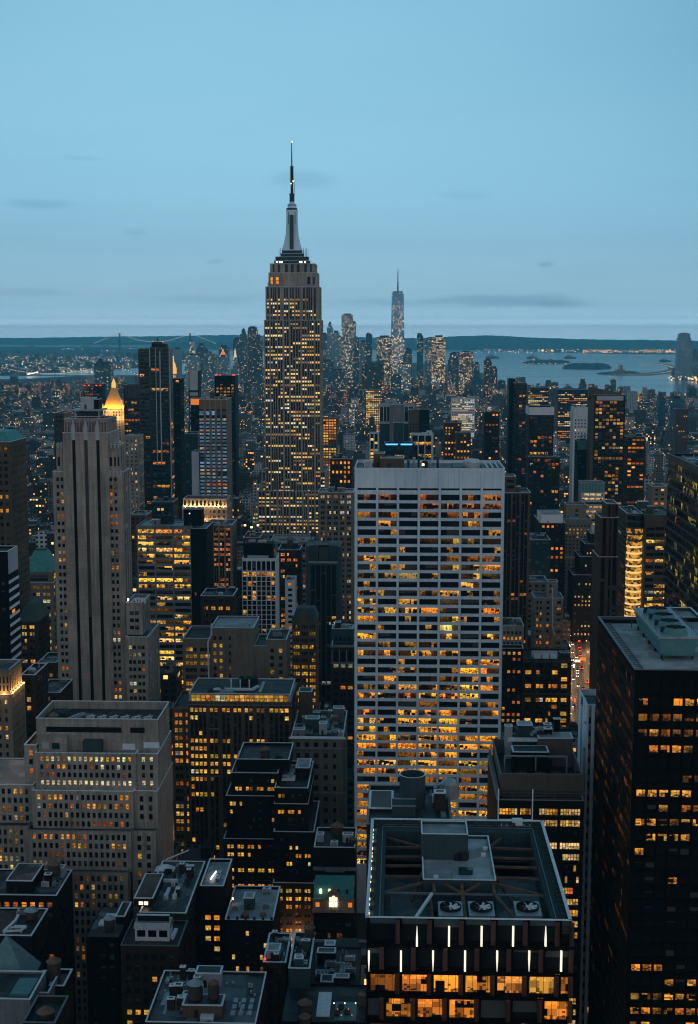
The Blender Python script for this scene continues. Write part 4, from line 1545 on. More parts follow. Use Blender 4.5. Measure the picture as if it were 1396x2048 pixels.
    b.tier(xs(39), xs(65) - .02, Y + 6, yb - 3, zp(1569, Y + 3, 30) - 1, zl, S(bay=3.0, ww=.5, fh=3.35, wh=.62, lit=dict(low, p=.35)), None, par=.6, roof='roofdark')
    b.tier(xs(-60), xs(61) - .05, Y + 2, yb - 1, zp(1648, Y, 30) - 1, zp(1570, Y + 2, 30), w17(low), None, par=.4, roof='roofpale')
    b.tier(xs(-60), xs(54) - .05, Y - 2, yb - .5, 0, zp(1652, Y - 2, 30), w17(low), None, par=.4, roof='roofdark', coping='darkcoping')
    b.finish()


ledge_block()


# ornate office building with a lit glazed attic
def lit_attic():
    Y = 620.0
    x0, x1, z1 = px_box(376, 582, 1404, Y, 1690)
    b = Bld('tan_office', 'broad tan stone office block with bright yellow windows and a glazed lit attic', (x0 + x1) / 2, Y + 18, 'building', None, 61, 'tan')
    P = {0: .95, 1: .45, 2: .04, 3: .08, 4: .8, 5: .6, 6: .92, 7: .9, 8: .85, 9: .35, 10: .35, 11: .4, 12: .05, 13: .4, 14: .1, 15: .25, 16: .2, 17: .3}
    cols = G([(.02, .175, 4), (.21, .285, 2), (.33, .405, 2), (.44, .515, 2), (.55, .625, 2), (.665, .74, 2), (.79, .975, 4)], .012)
    sp = S(cols=cols, fh=3.78, wh=.56, top=2.6, depth=.4, rec=.15, span='brown', lit=dict(p=.4, rows=P, pal=YELLOW, run=.55, dim=.08, gain=1.15))
    b.tier(x0, x1, Y, Y + 36, 0, z1, sp, S(lit=dict(p=.4)), par=1.0, roof='roofdark', coping='darkcoping')
    za = zp(1388, Y + .8, 480)
    aw = S(bay=2.3, ww=.93, wh=.86, rows=lambda p, q: [(p + .9, q - .5)], depth=.15, lit=dict(p=.93, pal=YELLOW, run=.3, dim=.05, rowvar=0, gain=.95), span='duct')
    b.tier(x0 + .3, x1 - .3, Y + .8, Y + 30, z1 - .9, za, aw, None, wall='steel', par=.4, roof='roofdark', coping='coping')
    # cornice ledges
    for zz in (z1 - 1.2, z1 - 12.9, z1 - 36.2):
        m = MB()
        a, c = (x0 - .2, x1 + .2) if zz > z1 - 2 else (x0 - .2, x0 + (x1 - x0) * .30) if zz < z1 - 30 else (x0 + (x1 - x0) * .2, x0 + (x1 - x0) * .30)
        m.box(a, c, Y - .7, Y - .004, zz - .5, zz)
        b.part('cornice', m, M['darkcoping'])
    zr = b.last[4]
    b.duct([(x0 + 10, Y + 8), (x0 + 20, Y + 8), (x0 + 30, Y + 8), (x0 + 32, Y + 14)], 1.3, 'palemetal')
    b.duct([(x0 + 9, Y + 6), (x0 + 14, Y + 12), (x0 + 16, Y + 6)], 1.5, 'tealgrey')
    m = MB()
    m.box(x0 + 15, x0 + 21, Y + 3, Y + 7, zr, zr + 1.2)
    m.box(x0 + 14, x0 + 22, Y + 1, Y + 3, zr, zr + .6)
    b.part('skylight', m, M['roofpale'])
    for k in range(3):
        t = MB()
        t.tube(x0 + 19 + 4.4 * k, Y + 13, zr, zr + 3.6, .3, .3, 8)
        t.tube(x0 + 19 + 4.4 * k, Y + 13, zr + 3.6, zr + 4.4, .45, .3, 8)
        b.part('vent_stack', t, M['palemetal'])
    b.unit(x0 + 22, Y + 18, 9, 5, 3.4, mat='charcoal', fans=3)
    m = MB()
    m.box(x0 + 33, x0 + 34.5, Y + 5, Y + 24, zr, zr + .5)
    b.part('walkway', m, M['duct'])
    # lower left wing
    xa, xb, zw = px_box(344, 376, 1417, Y + 3)
    b.tier(xa, xb - .05, Y + 3, Y + 34, 0, zw, S(cols=[(.15, .36), (.42, .63), (.84, .97)], fh=3.78, wh=.56, lit=dict(p=.6, pal=YELLOW + AMBER[:2])), None, par=.8, roof='roofdark', coping='darkcoping')
    b.finish()


lit_attic()


# beige block with a blank wall
def blank_wall_block():
    Y = 700.0
    x0, x1, z1 = px_box(421, 507, 1256, Y, 1385)
    MUST_SEE.append((365, 1280, 575, 1385, Y))
    b = Bld('beige_block', 'beige brick block with a large blank wall and a white pipe climbing its side', (x0 + x1) / 2, Y + 18, 'building', None, 71, 'beige')
    b.tier(x0, x1, Y, Y + 30, 0, z1, S(cols=[(.06, .13), (.20, .27), (.42, .47)], fh=4.1, wh=.5, top=4, lit=dict(p=.6, pal=YELLOW)), None, par=.9, roof='roofpale')
    xa, xb, z2 = px_box(365, 421, 1277, Y + 1)
    b.tier(xa, xb - .03, Y + 1, Y + 32, 0, z2, S(cols=G([(.1, .5, 3), (.62, .97, 2)], .02), fh=3.75, wh=.55, top=4.5, lit=dict(p=.75, pal=YELLOW, run=.6)), None, par=1.4, roof='roofdark')
    xa, xb, z3 = px_box(507, 532, 1292, Y + .8)
    b.tier(xa + .03, xb, Y + .8, Y + 28, 0, z3, None, None, par=.8)
    xa, xb, z4 = px_box(532, 573, 1279, Y + .4)
    b.tier(xa + .03, xb, Y + .4, Y + 26, 0, z4, S(cols=[(.2, .38), (.62, .8)], fh=3.9, wh=.55, top=4.5, lit=dict(p=.45, pal=YELLOW)), S(lit=None), par=1.2, roof='roofdark')
    m = MB()
    for (ua, va, ub, vb) in ((423, 1247, 423, 1268), (423, 1268, 416, 1284), (416, 1284, 418, 1374)):
        p, q = atY(ua, va, Y - .5), atY(ub, vb, Y - .5)
        m.bar(p, q, .75)
    b.part('white_pipe', m, M['palemetal'])
    q = MB()
    q.box(x0 + 7, x0 + 20, Y + 2, Y + 14, z1 - .4, z1 + .2)
    b.part('skylight', q, M['roofpale'])
    b.clutter(3, 4)
    b.finish()


blank_wall_block()

# brick gothic block with a steep roof and gable
def gabled():
    Y = 770.0
    x0, x1, z1 = px_box(584, 633, 1243, Y, 1385)
    b = Bld('gabled_block', 'slender brown stone building with a steep green roof, a pointed gable and arched lit windows', (x0 + x1) / 2, Y + 10, 'building', None, 72, 'tan')
    cols = G([(.06, .30, 3), (.40, .63, 3), (.72, .95, 3)], .02)
    P = {0: .5, 1: .75, 2: .1, 3: .55, 4: .7, 5: .6, 6: .85, 7: 1, 8: .7, 9: .3, 10: .3}
    b.tier(x0, x1, Y, Y + 24, 0, z1, S(cols=cols, fh=4.0, wh=.55, lit=dict(p=.5, rows=P, pal=YELLOW, run=.5, gain=1.1)), S(lit=dict(p=.2)), par=0, roof='roofdark')
    m = MB()
    m.frustum((x0 + x1) / 2, Y + 12, z1 + .01, zp(1216, Y + 9), (x1 - x0) / 2 + .3, 12.2, (x1 - x0) / 2 - 2.0, 5)
    b.part('mansard', m, M['copperdark'])
    g = MB()
    xc = atY(607, 1240, Y).x
    zt = zp(1218, Y)
    w = (x1 - x0) * .16
    g.box(xc - w, xc + w, Y - .3, Y + 5, z1 - 2, z1 + 3.0)
    g.poly([(xc - w - .4, Y - .35, z1 + 3.0), (xc + w + .4, Y - .35, z1 + 3.0), (xc, Y - .35, zt)])
    g.quad((xc - w - .4, Y - .35, z1 + 3.0), (xc, Y - .35, zt), (xc, Y + 6, zt), (xc - w - .4, Y + 6, z1 + 3.0))
    g.quad((xc, Y - .35, zt), (xc + w + .4, Y - .35, z1 + 3.0), (xc + w + .4, Y + 6, z1 + 3.0), (xc, Y + 6, zt))
    b.part('gable', g, M['tan'])
    for u in (586, 631):
        t = MB()
        xx = atY(u, 1240, Y).x
        t.frustum(xx, Y + .6, z1, z1 + 3.2, .8, .8, .7, .7)
        b.part('chimney', t, M['tan'])
    b.finish()


M['copperdark'] = plain('dark_green_copper', (.03, .06, .055), .6, 0, .25)
gabled()

# teal grey frame round a dark recessed face
def framed():
    Y = 880.0
    x0, x1, z1 = px_box(612, 681, 1093, Y, 1395)
    b = Bld('framed_block', 'dark glass tower set in a teal grey concrete frame with a terrace near the top', (x0 + x1) / 2, Y + 15, 'building', None, 73, 'tealgrey')
    Wd = x1 - x0
    b.tier(x0, x0 + Wd * .075, Y, Y + 26, 0, z1, None, None, par=0)
    b.tier(x1 - Wd * .075, x1, Y, Y + 26, 0, z1, None, None, par=0)
    b.tier(x0 + Wd * .075, x0 + Wd * .34, Y + 5, Y + 26, 0, z1 - .05, None, None, par=0)
    b.tier(x1 - Wd * .34, x1 - Wd * .075, Y + 5, Y + 26, 0, z1 - .05, None, None, par=0)
    b.tier(x0 + Wd * .34, x1 - Wd * .34, Y + 7, Y + 26, 0, z1 - .3, S(cols=[(.05, .95)], rows=lambda p, q: [(p + 1, q - 1)], lit=None, mat='office'), None, par=0, wall='black')
    zt = zp(1126, Y + 1)
    b.tier(x0 + Wd * .078, x1 - Wd * .078, Y + .6, Y + 5, 0, zt, S(bay=3.2, ww=.8, fh=3.7, wh=.6, top=6, lit=dict(p=.05, pal=AMBER, gain=.8), span='black', mat='office', rec=.2), None, par=1.3)
    m = MB()
    for k in range(9):
        xx = x0 + Wd * (.2 + .6 * k / 8)
        m.box(xx - .5, xx + .5, Y + 1.2, Y + 1.8, b.last[4], b.last[4] + 1.2)
    b.part('terrace_table', m, M['palemetal'], 'stuff')
    b.finish()


framed()

# white grid tower
def white_grid():
    Y = 830.0
    x0, x1, z1 = px_box(484, 552, 1117, Y, 1265)
    MUST_SEE.append((484, 1085, 545, 1117, Y))
    b = Bld('white_tower', 'white concrete grid tower with a black plant house on its roof', (x0 + x1) / 2, Y + 12, 'building', None, 74, 'white')
    fh = 3.05
    zt = z1 - 1.2
    rows = [(zt - 6.6, zt)] + [(zt - 7.4 - fh * (k + 1) + .35, zt - 7.4 - fh * k) for k in range(40)]
    rows = [r for r in rows if r[0] > 3]
    P = {0: 0, 1: .95, 2: .25, 3: .2, 4: .05, 5: .1, 6: .5, 7: .0, 8: .05, 9: .05, 10: .12, 11: .05, 12: .2}
    Wd = x1 - x0
    cols = [(.014 + i / 7 * .985, .014 + (i + 1) / 7 * .985 - .028) for i in range(7)]
    b.tier(x0, x1, Y, Y + 22, 0, z1, S(cols=cols, rows=rows, depth=.5, mat='office', lit=dict(p=.1, rows=P, pal=YELLOW[:2] + AMBER[:1], run=.2)), S(bay=1.6, ww=.12, fh=3.05, wh=.8, lit=None), par=1.6, roof='roofgrey')
    zr = b.last[4]
    m = MB()
    xa, xb = atY(487, 1100, Y + 8).x, atY(545, 1100, Y + 8).x
    m.box(xa, xb, Y + 8, Y + 19, zr, zp(1088, Y + 8))
    b.part('plant_house', m, M['black'])
    m = MB()
    m.box(x0 + 3, x0 + 16, Y + 4, Y + 6, zr, zr + 2.6)
    b.part('screen', m, M['palegrey'])
    zt_ = zp(1088, Y + 8)
    b.unit(xa + 3, Y + 10, 4, 4, 1.6, z=zt_, mat='steel', fans=2)
    b.unit(xa + 9, Y + 10, 5, 4, 1.4, z=zt_, mat='palemetal', fans=2)
    b.finish()


white_grid()

b = T('arched_block', 'dark brick block with three tall arches under a heavy pale cornice', 663, 709, 1292, 710, 24,
      S(cols=G([(.08, .3, 1), (.39, .61, 1), (.7, .92, 1)]), fh=4.0, wh=.5, top=9.5, depth=.5, lit=dict(p=.22, pal=AMBER)), None, wall='brown', vb=1420, seed=75, done=False, roof='roofdark')
m = MB()
x0_, x1_, y0_, y1_, zr_ = b.last
m.box(x0_ - .9, x1_ + .9, y0_ - .9, y0_ - .002, zr_ + .4, zr_ + 1.6)
b.part('cornice', m, M['grey'])
m = MB()
m.box(x0_ - .4, x1_ + .4, y0_ - .5, y0_ - .003, zr_ - 8.6, zr_ - 8.0)
b.part('cornice', m, M['grey'])
for k in range(3):
    xc = x0_ + (x1_ - x0_) * (.19 + .31 * k)
    m = MB()
    n = 10
    r_ = (x1_ - x0_) * .105
    pts = [(xc - r_, y0_ - .12, zr_ - 7.4), (xc + r_, y0_ - .12, zr_ - 7.4)] + [(xc + r_ * cos(pi * i / n), y0_ - .12, zr_ - 3.2 + r_ * sin(pi * i / n)) for i in range(n + 1)]
    m.poly(pts)
    b.part('arch_window', m, M['black'])
    m = MB()
    m.box(xc - r_ - .9, xc - r_ - .35, y0_ - .3, y0_ - .003, zr_ - 7.6, zr_ - 1)
    b.part('pilaster', m, M['grey'])
xa_, xb_, zt_ = px_box(664, 706, 1258, 722)
b.tier(xa_, xb_, 722, 733, zr_ - .5, zt_, S(bay=2.2, ww=.6, rows=lambda p, q: [(p + 1.5, p + 3.8)], lit=dict(p=.2, pal=AMBER)), None, wall='tealgrey', par=.6, roof='roofpale')
b.clutter(3, 8)
b.finish()

# roof full of plant beside the tan office
b = T('plant_roof_block', 'stone block with a deep pale cornice and a roof crowded with machinery', 582, 687, 1474, 600, 44,
      S(cols=G([(.10, .17, 1), (.26, .34, 1), (.43, .52, 1), (.62, .70, 1), (.80, .86, 1)]), fh=5.2, wh=.45, top=1.9, depth=.5, lit=dict(p=.04)), None, wall='limedark', vb=1640, seed=76, done=False, roof='roofdark')
x0_, x1_, y0_, y1_, zr_ = b.last
for dz, w_ in ((0.3, 1.0), (-4.6, .8), (-26, .7)):
    m = MB()
    m.box(x0_ - w_, x1_ + w_, y0_ - w_, y0_ - .004, zr_ + dz, zr_ + dz + .7)
    b.part('cornice', m, M['coping' if dz > 0 else 'grey'])
b.bulkhead(x0_ + .8, y0_ + 1.5, 5.4, 4, 3.8, wall='grey', roof='roofpale')
b.bulkhead(x0_ + 5.5, y0_ + 15, 6.5, 6, 5.0, wall='tealgrey', roof='roofpale')
b.bulkhead(x0_ + 12.5, y0_ + 7, 3.6, 3.4, 5.2, wall='palegrey', roof='roofpale')
b.bulkhead(x1_ - 6, y0_ + 26, 5, 5, 7, wall='limedark', roof='roofpale')
b.bulkhead(x0_ + 1, y0_ + 34, 6.4, 8, 13, wall='tan', roof='roofdark')
b.bulkhead(x1_ - 2.4, y0_ + 1.2, 2, 3.2, 3, wall='limestone')
b.clutter(20, 12, 0, scale=.6)
b.duct([(x0_ + 8, y0_ + 4), (x0_ + 8, y0_ + 13), (x0_ + 17, y0_ + 13), (x0_ + 17, y0_ + 30)], .8, 'tealgrey')
b.finish()


# dark brick setback building with pale copings
def setback():
    b = Bld('setback_block', 'dark brick apartment block stepping back in pale edged terraces, many yellow windows', atY(550, 1600, 550).x, 560, 'building', None, 81, 'darkbrick')
    MUST_SEE.append((447, 1500, 640, 1790, 550))
    lit = dict(p=.34, pal=YELLOW, rowvar=1.0, run=.7, gain=1.1, dim=.1)
    sp = lambda p=.34, **k: S(bay=4.2, ww=.62, per=2, gap=.28, fh=3.5, wh=.5, margin=.8, top=2.2, depth=.3, lit=dict(lit, p=p), **k)
    zl = []
    def tr(u0, u1, v, Y, D, zb, p, **k):
        xa, xb, z = px_box(u0, u1, v, Y)
        b.tier(xa, xb, Y, Y + D, zb, z, sp(p, **k), sp(.15), par=1.1, roof='roofdark', ct=.4)
        return z
    zA = zp(1546, 553, 510)
    tr(474, 578, 1519, 558, 24, zA - 1, .22)
    L0, L1, L2, L3, LE = b.last[0], b.last[1], b.last[2], b.last[3], b.last[4]
    b.tank(L0 + 11.5, L2 + 6, LE, 2.0, 3.2, .6)
    b.unit(L0 + 16, L2 + 3, 3, 2, 1.4, LE, 2, 'darkmetal')
    zB = zp(1592, 551, 505)
    zB = tr(462, 556, 1546, 553, 30, zp(1592, 551, 505) - 1, .5)
    zC = tr(452, 556, 1592, 551.5, 33, zp(1678, 549, 500) - 1, .12)
    tr(447, 556, 1678, 550, 36, 0, .55)
    z1 = zp(1608, 545, 580)
    tr(549, 616, 1576, 546, 36, z1 - 1, .12)
    x0, x1, y0, y1, zr = b.last
    b.bulkhead(x1 - 6.5, y0 + 17, 6, 13, 4.2, zr, roof='roofpale')
    b.duct([(x0 + 2, y0 + 12), (x0 + 7, y0 + 12), (x0 + 7, y0 + 16), (x0 + 2, y0 + 17)], 1.3, 'palemetal', zr)
    b.duct([(x0 + 3, y0 + 20), (x0 + 6, y0 + 26), (x0 + 6.5, y0 + 20)], 1.2, 'steel', zr)
    b.tank(x0 + 5.6, y0 + 17.5, zr, 1.4, 1.1, .4, True)
    b.unit(x0 + 1, y0 + 22, 3, 2.2, 1.4, zr, 2)
    b.unit(x0 + 3, y0 + 28, 4, 2.2, 1.6, zr, 2, 'palemetal')
    t = MB()
    t.bar((x0 + 1, y0 + 1.2, zr + 1.2), (x0 + 3.5, y0 + 1.8, zr + .3), .5)
    b.part('vent_stack', t, M['palemetal'])
    tr(548, 616, 1608, 545, 37, zp(1664, 541, 590) - 1, .6)
    tr(547, 628, 1664, 541.5, 38, zp(1766, 538, 590) - 1, .3)
    tr(546, 628, 1766, 538, 39, 0, .35)
    b.finish()


setback()

b = T('brick_warehouse', 'plain dark brick building with pale roof boxes behind a turquoise roofed one', 628, 710, 1695, 520, 22,
      S(bay=6, ww=.5, fh=4.2, wh=.5, top=13, lit=dict(p=.15, pal=AMBER)), None, wall='darkbrick', vb=1760, seed=82, done=False, roof='roofdark')
x0_, x1_, y0_, y1_, zr_ = b.last
b.bulkhead(x0_ + .6, y0_ + 8, 2.8, 3, 3.2, wall='palegrey', roof='roofpale')
b.bulkhead(x0_ + 11.2, y0_ + 8, 4.2, 3, 3.2, wall='palegrey', roof='roofpale')
b.unit(x0_ + 6.5, y0_ + 2.5, 3, 2.6, 2.2, mat='palemetal')
b.tank(x0_ + 8.6, y0_ + 15, r=2.6, h=3.0, leg=1.5)
b.tank(x1_ - 1.2, y0_ + 4.5, r=1.5, h=2.2, leg=.8)
m = MB()
m.box(x0_ - .3, x1_ + .9, y0_ - .9, y0_ - .004, zr_ - 8.4, zr_ - 7.2)
b.part('cornice', m, M['grey'])
m = MB()
m.box(x0_ + 4.4, x1_ - 4.2, y0_ - 1.5, y0_ - .9, zr_ - 8.8, zr_ - 7.0)
b.part('cornice', m, M['grey'])
b.finish()


def turquoise():
    Y = 500.0
    x0, x1, z1 = px_box(627, 707, 1797, Y, 1860)
    MUST_SEE.append((627, 1768, 707, 1797, Y))
    b = Bld('copper_roof_house', 'narrow ornate building with a turquoise copper roof and a lit arched gable window', (x0 + x1) / 2, Y + 8, 'building', None, 83, 'darkbrick')
    b.tier(x0, x1, Y, Y + 16, 0, z1, S(cols=G([(.06, .2, 1), (.28, .42, 2), (.58, .72, 2), (.8, .94, 1)]), fh=4.2, wh=.55, top=9.5, lit=dict(p=.2, pal=AMBER)), None, par=0, roof='roofdark')
    m = MB()
    zt = zp(1771, Y + 3)
    m.frustum((x0 + x1) / 2, Y + 8, z1 + .01, zt, (x1 - x0) / 2, 8, (x1 - x0) / 2, 5, 0)
    b.part('copper_roof', m, M['copper'])
    s = MB()
    s.box(x0 - .25, x1 + .25, Y - .6, Y - .005, z1 - 5.2, z1 + .0)
    s.box(x0 - .5, x1 + .5, Y - 1.0, Y - .605, z1 - 5.4, z1 - 4.2)
    s.box(x0 - .4, x1 + .4, Y - .9, Y - .606, z1 - .4, z1 + .2)
    xc = (x0 + x1) / 2
    R_ = (x1 - x0) * .19
    n = 14
    arc = [(xc + R_ * cos(pi * i / n), z1 + .2 + R_ * 1.05 * sin(pi * i / n)) for i in range(n + 1)]
    s.poly([(a, Y - .85, z) for a, z in arc])
    for (a, za), (c, zc) in zip(arc, arc[1:]):
        s.quad((a, Y - .85, za), (c, Y - .85, zc), (c, Y + 5, zc), (a, Y + 5, za))
    b.part('stone_gable', s, M['limestone'])
    for i in range(3):
        for j in range(2):
            w = MB()
            a = xc - R_ * .5 + i * R_ * .36
            zz = z1 - 3.0 + j * 2.3
            w.box(a, a + R_ * .28, Y - 1.08, Y - 1.01, zz, zz + (2.0 if j == 0 else 1.5 + .6 * (i == 1)))
            b.part('arch_pane', w, M['lamp'])
    for u in (632, 697):
        w = MB()
        a = atY(u, 1810, Y).x
        w.box(a - .1, a + 1.4, Y - .68, Y - .61, z1 - 3.2, z1 - 1.4)
        b.part('side_pane', w, M['orangelamp'])
    for k in range(4):
        w = MB()
        a = x0 + (x1 - x0) * (.15 + .22 * k)
        w.box(a, a + .8, Y + .8, Y + 1.6, z1 + 1.6, z1 + 3.2)
        b.part('dormer', w, M['lamp'] if k in (0, 1) else M['darkmetal'])
    b.finish()


M['orangelamp'] = glow('orange_pane', (1, .25, .03), .7)
turquoise()

# low building with a pale roof and skylights
b = T('pale_roof_house', 'low dark building with a pale speckled roof, skylight humps and a small blue roof hut', 450, 546, 1840, 430, 28,
      S(bay=4.4, ww=.5, per=2, fh=4.2, wh=.45, top=3.4, lit=dict(p=.3, pal=YELLOW, run=.1)), None, wall='darkbrick', vb=1910, seed=84, done=False, roof='roofpale')
x0_, x1_, y0_, y1_, zr_ = b.last
b.bulkhead(x0_ + 5.2, y0_ + 10, 3.4, 5, 4.2, wall='tealgrey', roof='roofpale')
for (fx, fy) in ((.13, .35), (.78, .42), (.76, .2), (.36, .14)):
    m = MB()
    a, c = x0_ + (x1_ - x0_) * fx, y0_ + (y1_ - y0_) * fy
    m.box(a - 1.1, a + 1.1, c - .8, c + .8, zr_, zr_ + .7)
    m.frustum(a, c, zr_ + .705, zr_ + 1.3, 1.0, .7, .5, .25, 1)
    b.part('skylight', m, [M['darkcoping'], M['conewood']])
for k in range(6):
    m = MB()
    a = x0_ + .8 + k * 2.9
    m.box(a, a + .8, y0_ - .3, y0_ + .5, zr_ + 1.2, zr_ + 2.0)
    b.part('parapet_block', m, M['darkmetal'])
b.tank(x0_ + 6.4, y0_ + 3, r=1.3, h=1.4, leg=.4)
q = MB()
q.tube(x0_ + .8, y0_ + 15, zr_ + 1.6, zr_ + 2.2, .3, .3, 6)
b.part('roof_lamp', q, M['lamp'])
b.unit(x1_ - 6, y1_ - 4, 3, 2, 1.6, mat='palemetal')
b.finish()


# lower left rooftops
def roof_cluster():
    Y = 420.0
    x0, x1, z1 = px_box(279, 372, 1826, Y, 1850)
    MUST_SEE.append((241, 1720, 448, 1960, 400))
    Yf = atZ(330, 1722, z1).y
    b = Bld('loft_building', 'dark brick loft building with a grey roof, white ducts and a white dormer house', (x0 + x1) / 2, Y + 10, 'building', None, 91, 'brown')
    b.tier(x0, x1, Y, Yf, 0, z1, S(bay=3, ww=.6, fh=3.8, wh=.55, lit=dict(p=.1, pal=AMBER)), S(bay=3, fh=3.8, lit=dict(p=.15, pal=RUST)), par=.25, roof='roofgrey')
    zr = b.last[4]
    a, c = atZ(268, 1797, zr + 3).x, atZ(306, 1797, zr + 3).x
    yy, yf = atZ(290, 1797, zr + 3).y, atZ(300, 1748, zr + 3).y
    b.bulkhead(a, yy, c - a, yf - yy, 3, zr, roof='redroof', wall='brown', name='stair_house')
    w = MB()
    for k in range(2):
        w.box(a + 1.6 + k * 1.7, a + 2.9 + k * 1.7, yy - .08, yy - .01, zr + .8, zr + 1.9)
    b.part('lit_pane', w, M['lamp'])
    for (u, v, L) in ((333, 1790, 5.5), (350, 1790, 6.5)):
        p = atZ(u, v, zr + 1)
        m = MB()
        m.box(p.x - .55, p.x + .55, p.y, p.y + L, zr + .5, zr + 1.4)
        m.box(p.x - .7, p.x + .7, p.y - 1.4, p.y, zr, zr + 1.6)
        b.part('duct', m, M['palemetal'])
    p = atZ(340, 1762, zr + 1)
    m = MB()
    m.box(p.x - 2.8, p.x + 2.8, p.y, p.y + 1.1, zr + .5, zr + 1.4)
    b.part('duct', m, M['palemetal'])
    m = MB()
    for q0, q1 in (((325, 1822), (365, 1795)), ((365, 1795), (372, 1765)), ((372, 1765), (352, 1764))):
        m.bar(atZ(*q0, zr + .1), atZ(*q1, zr + .1), .3, .2)
    b.part('roof_kerb', m, M['darkcoping'])
    m = MB()
    p = atZ(330, 1730, zr + 1.5)
    m.frustum(p.x, p.y, zr, zr + 1.6, 3.5, 2.2, 1.0, .6)
    b.part('skylight', m, M['palemetal'])
    b.unit(p.x + .5, p.y - 5, 2.6, 2, 1.3, mat='charcoal')
    m = MB()
    p, q = atZ(330, 1720, zr + 1), atZ(378, 1700, zr + 4)
    m.bar(p, q, .35)
    b.part('boom', m, M['palemetal'])
    b.clutter(10, 31, 0, rect=(x0 + 5, x1 - .6, Y + 8, Yf - 1), z=zr, scale=.42)
    # lower front terrace with the white dormer house
    xa, xb, z2 = px_box(241, 357, 1892, 401)
    b.tier(xa, xb, 401, Y - .02, 0, z2, S(bay=2.9, ww=.62, fh=3.7, wh=.5, top=2.4, lit=dict(p=.25, rows={0: .0, 1: .05, 2: .45, 3: .3, 4: .8, 5: .85, 6: .2}, pal=AMBER[:2] + YELLOW[:2])), S(bay=3, fh=3.7, lit=dict(p=.12, pal=RUST)), par=.5, roof='roofdark', coping='darkcoping')
    zr = b.last[4]
    a, c = atZ(271, 1880, zr).x, atZ(340, 1880, zr).x
    yy = atZ(300, 1882, zr).y
    m = MB()
    m.box(a, c, yy, yy + 6, zr, zr + 4.2)
    for k in range(3):
        f = a + (c - a) * (.06 + .32 * k)
        m.box(f, f + (c - a) * .24, yy - .06, yy - .004, zr + 1.4, zr + 3.6, 1)
    m.frustum((a + c) / 2, yy + 3, zr + 4.21, zr + 5.8, (c - a) / 2 + .4, 3.4, (c - a) / 2 + .2, 2.4, 2)
    m.box(a + .5, c - .4, yy + 2, yy + 2.4, zr + 5.8, zr + 7.6, 3)
    m.box(a + .3, c - .2, yy + 1.9, yy + 2.6, zr + 7.61, zr + 7.9, 0)
    b.part('dormer_house', m, [M['palemetal'], M['black'], M['duct'], M['charcoal']])
    b.duct([(c + .8, yy + 1), (c + 1.0, yy + 7)], 1.2, 'palemetal', zr)
    b.finish()
    b2 = T('narrow_loft', 'narrow dark loft with a pale sheet roof, a bright tube lamp and yellow windows', 400, 447, 1772, 440, 24,
           S(bay=2.7, ww=.66, fh=3.8, wh=.5, top=2.4, lit=dict(p=.5, rows={0: .05, 1: .2, 2: .95, 3: .3, 4: .85, 5: .9, 6: .1, 7: .4}, pal=YELLOW, run=.5)),
           S(bay=3, fh=3.8, lit=dict(p=.1)), wall='darkbrick', vb=1930, seed=92, roof='roofpale', done=False)
    q = MB()
    x0, x1, y0, y1, zr = b2.last
    q.bar((x0 + 2.8, y0 + 6, zr + .9), (x0 + 3.8, y0 + 13, zr + .9), .35)
    b2.part('tube_lamp', q, M['whitelamp'])
    b2.unit(x0 + 4.4, y0 + 6, 1.4, 8, 1.0, mat='steel')
    b2.finish()


M['redroof'] = roof_mat('brown_roof', (.10, .065, .05))
roof_cluster()

b = T('tank_roof_house', 'dark building with a worn grey roof, a legged water tank and two pale hatches', 172, 238, 1874, 402, 23,
      S(bay=3, fh=3.8, lit=dict(p=.03, pal=AMBER)), S(bay=3, fh=3.8, lit=dict(p=.06, pal=RUST)), wall='black', vb=1950, seed=93, done=False, roof='roofgrey', coping=None, par=.3)
x0_, x1_, y0_, y1_, zr_ = b.last
b.tank(x0_ + 6.3, y0_ + 5.5, r=1.75, h=2.6, leg=1.5, pale=True)
m = MB(); m.box(x0_ + 3, x0_ + 8, y0_ + 13, y0_ + 17, zr_, zr_ + .6); b.part('roof_hatch', m, M['palemetal'])
m = MB(); m.box(x0_ + 2.0, x0_ + 4.0, y0_ + 8.5, y0_ + 12, zr_, zr_ + .7); b.part('roof_hatch', m, M['palemetal'])
b.bulkhead(x1_ - 3.2, y0_ + 10, 3, 11, 2.6, wall='charcoal', roof='roofdark')
b.finish()

b = T('corner_loft', 'dark building with a cluttered roof and small orange windows slanting down its side', -70, 113, 1790, 432, 22,
      S(bay=3, ww=.6, fh=3.7, wh=.5, top=2, lit=dict(p=.3, rows={0: .6, 1: .2, 2: .1}, pal=AMBER)),
      S(bay=3.4, ww=.4, fh=3.7, wh=.5, top=3, lit=dict(p=.5, pal=AMBER, run=.1)), wall='darkbrick', vb=1850, seed=94, done=False, roof='roofgrey', par=.5)
x0_, x1_, y0_, y1_, zr_ = b.last
b.bulkhead(x1_ - 18, y0_ + 3, 9, 15, 4.2, wall='darkbrick', roof='roofgrey', name='stair_house')
b.bulkhead(x1_ - 4.4, y1_ - 6, 2.8, 3, 3.6, wall='palegrey', roof='roofpale')
b.clutter(18, 44, 1, rect=(x1_ - 8.5, x1_ - .5, y0_ + 6, y1_), scale=.6)
b.finish()

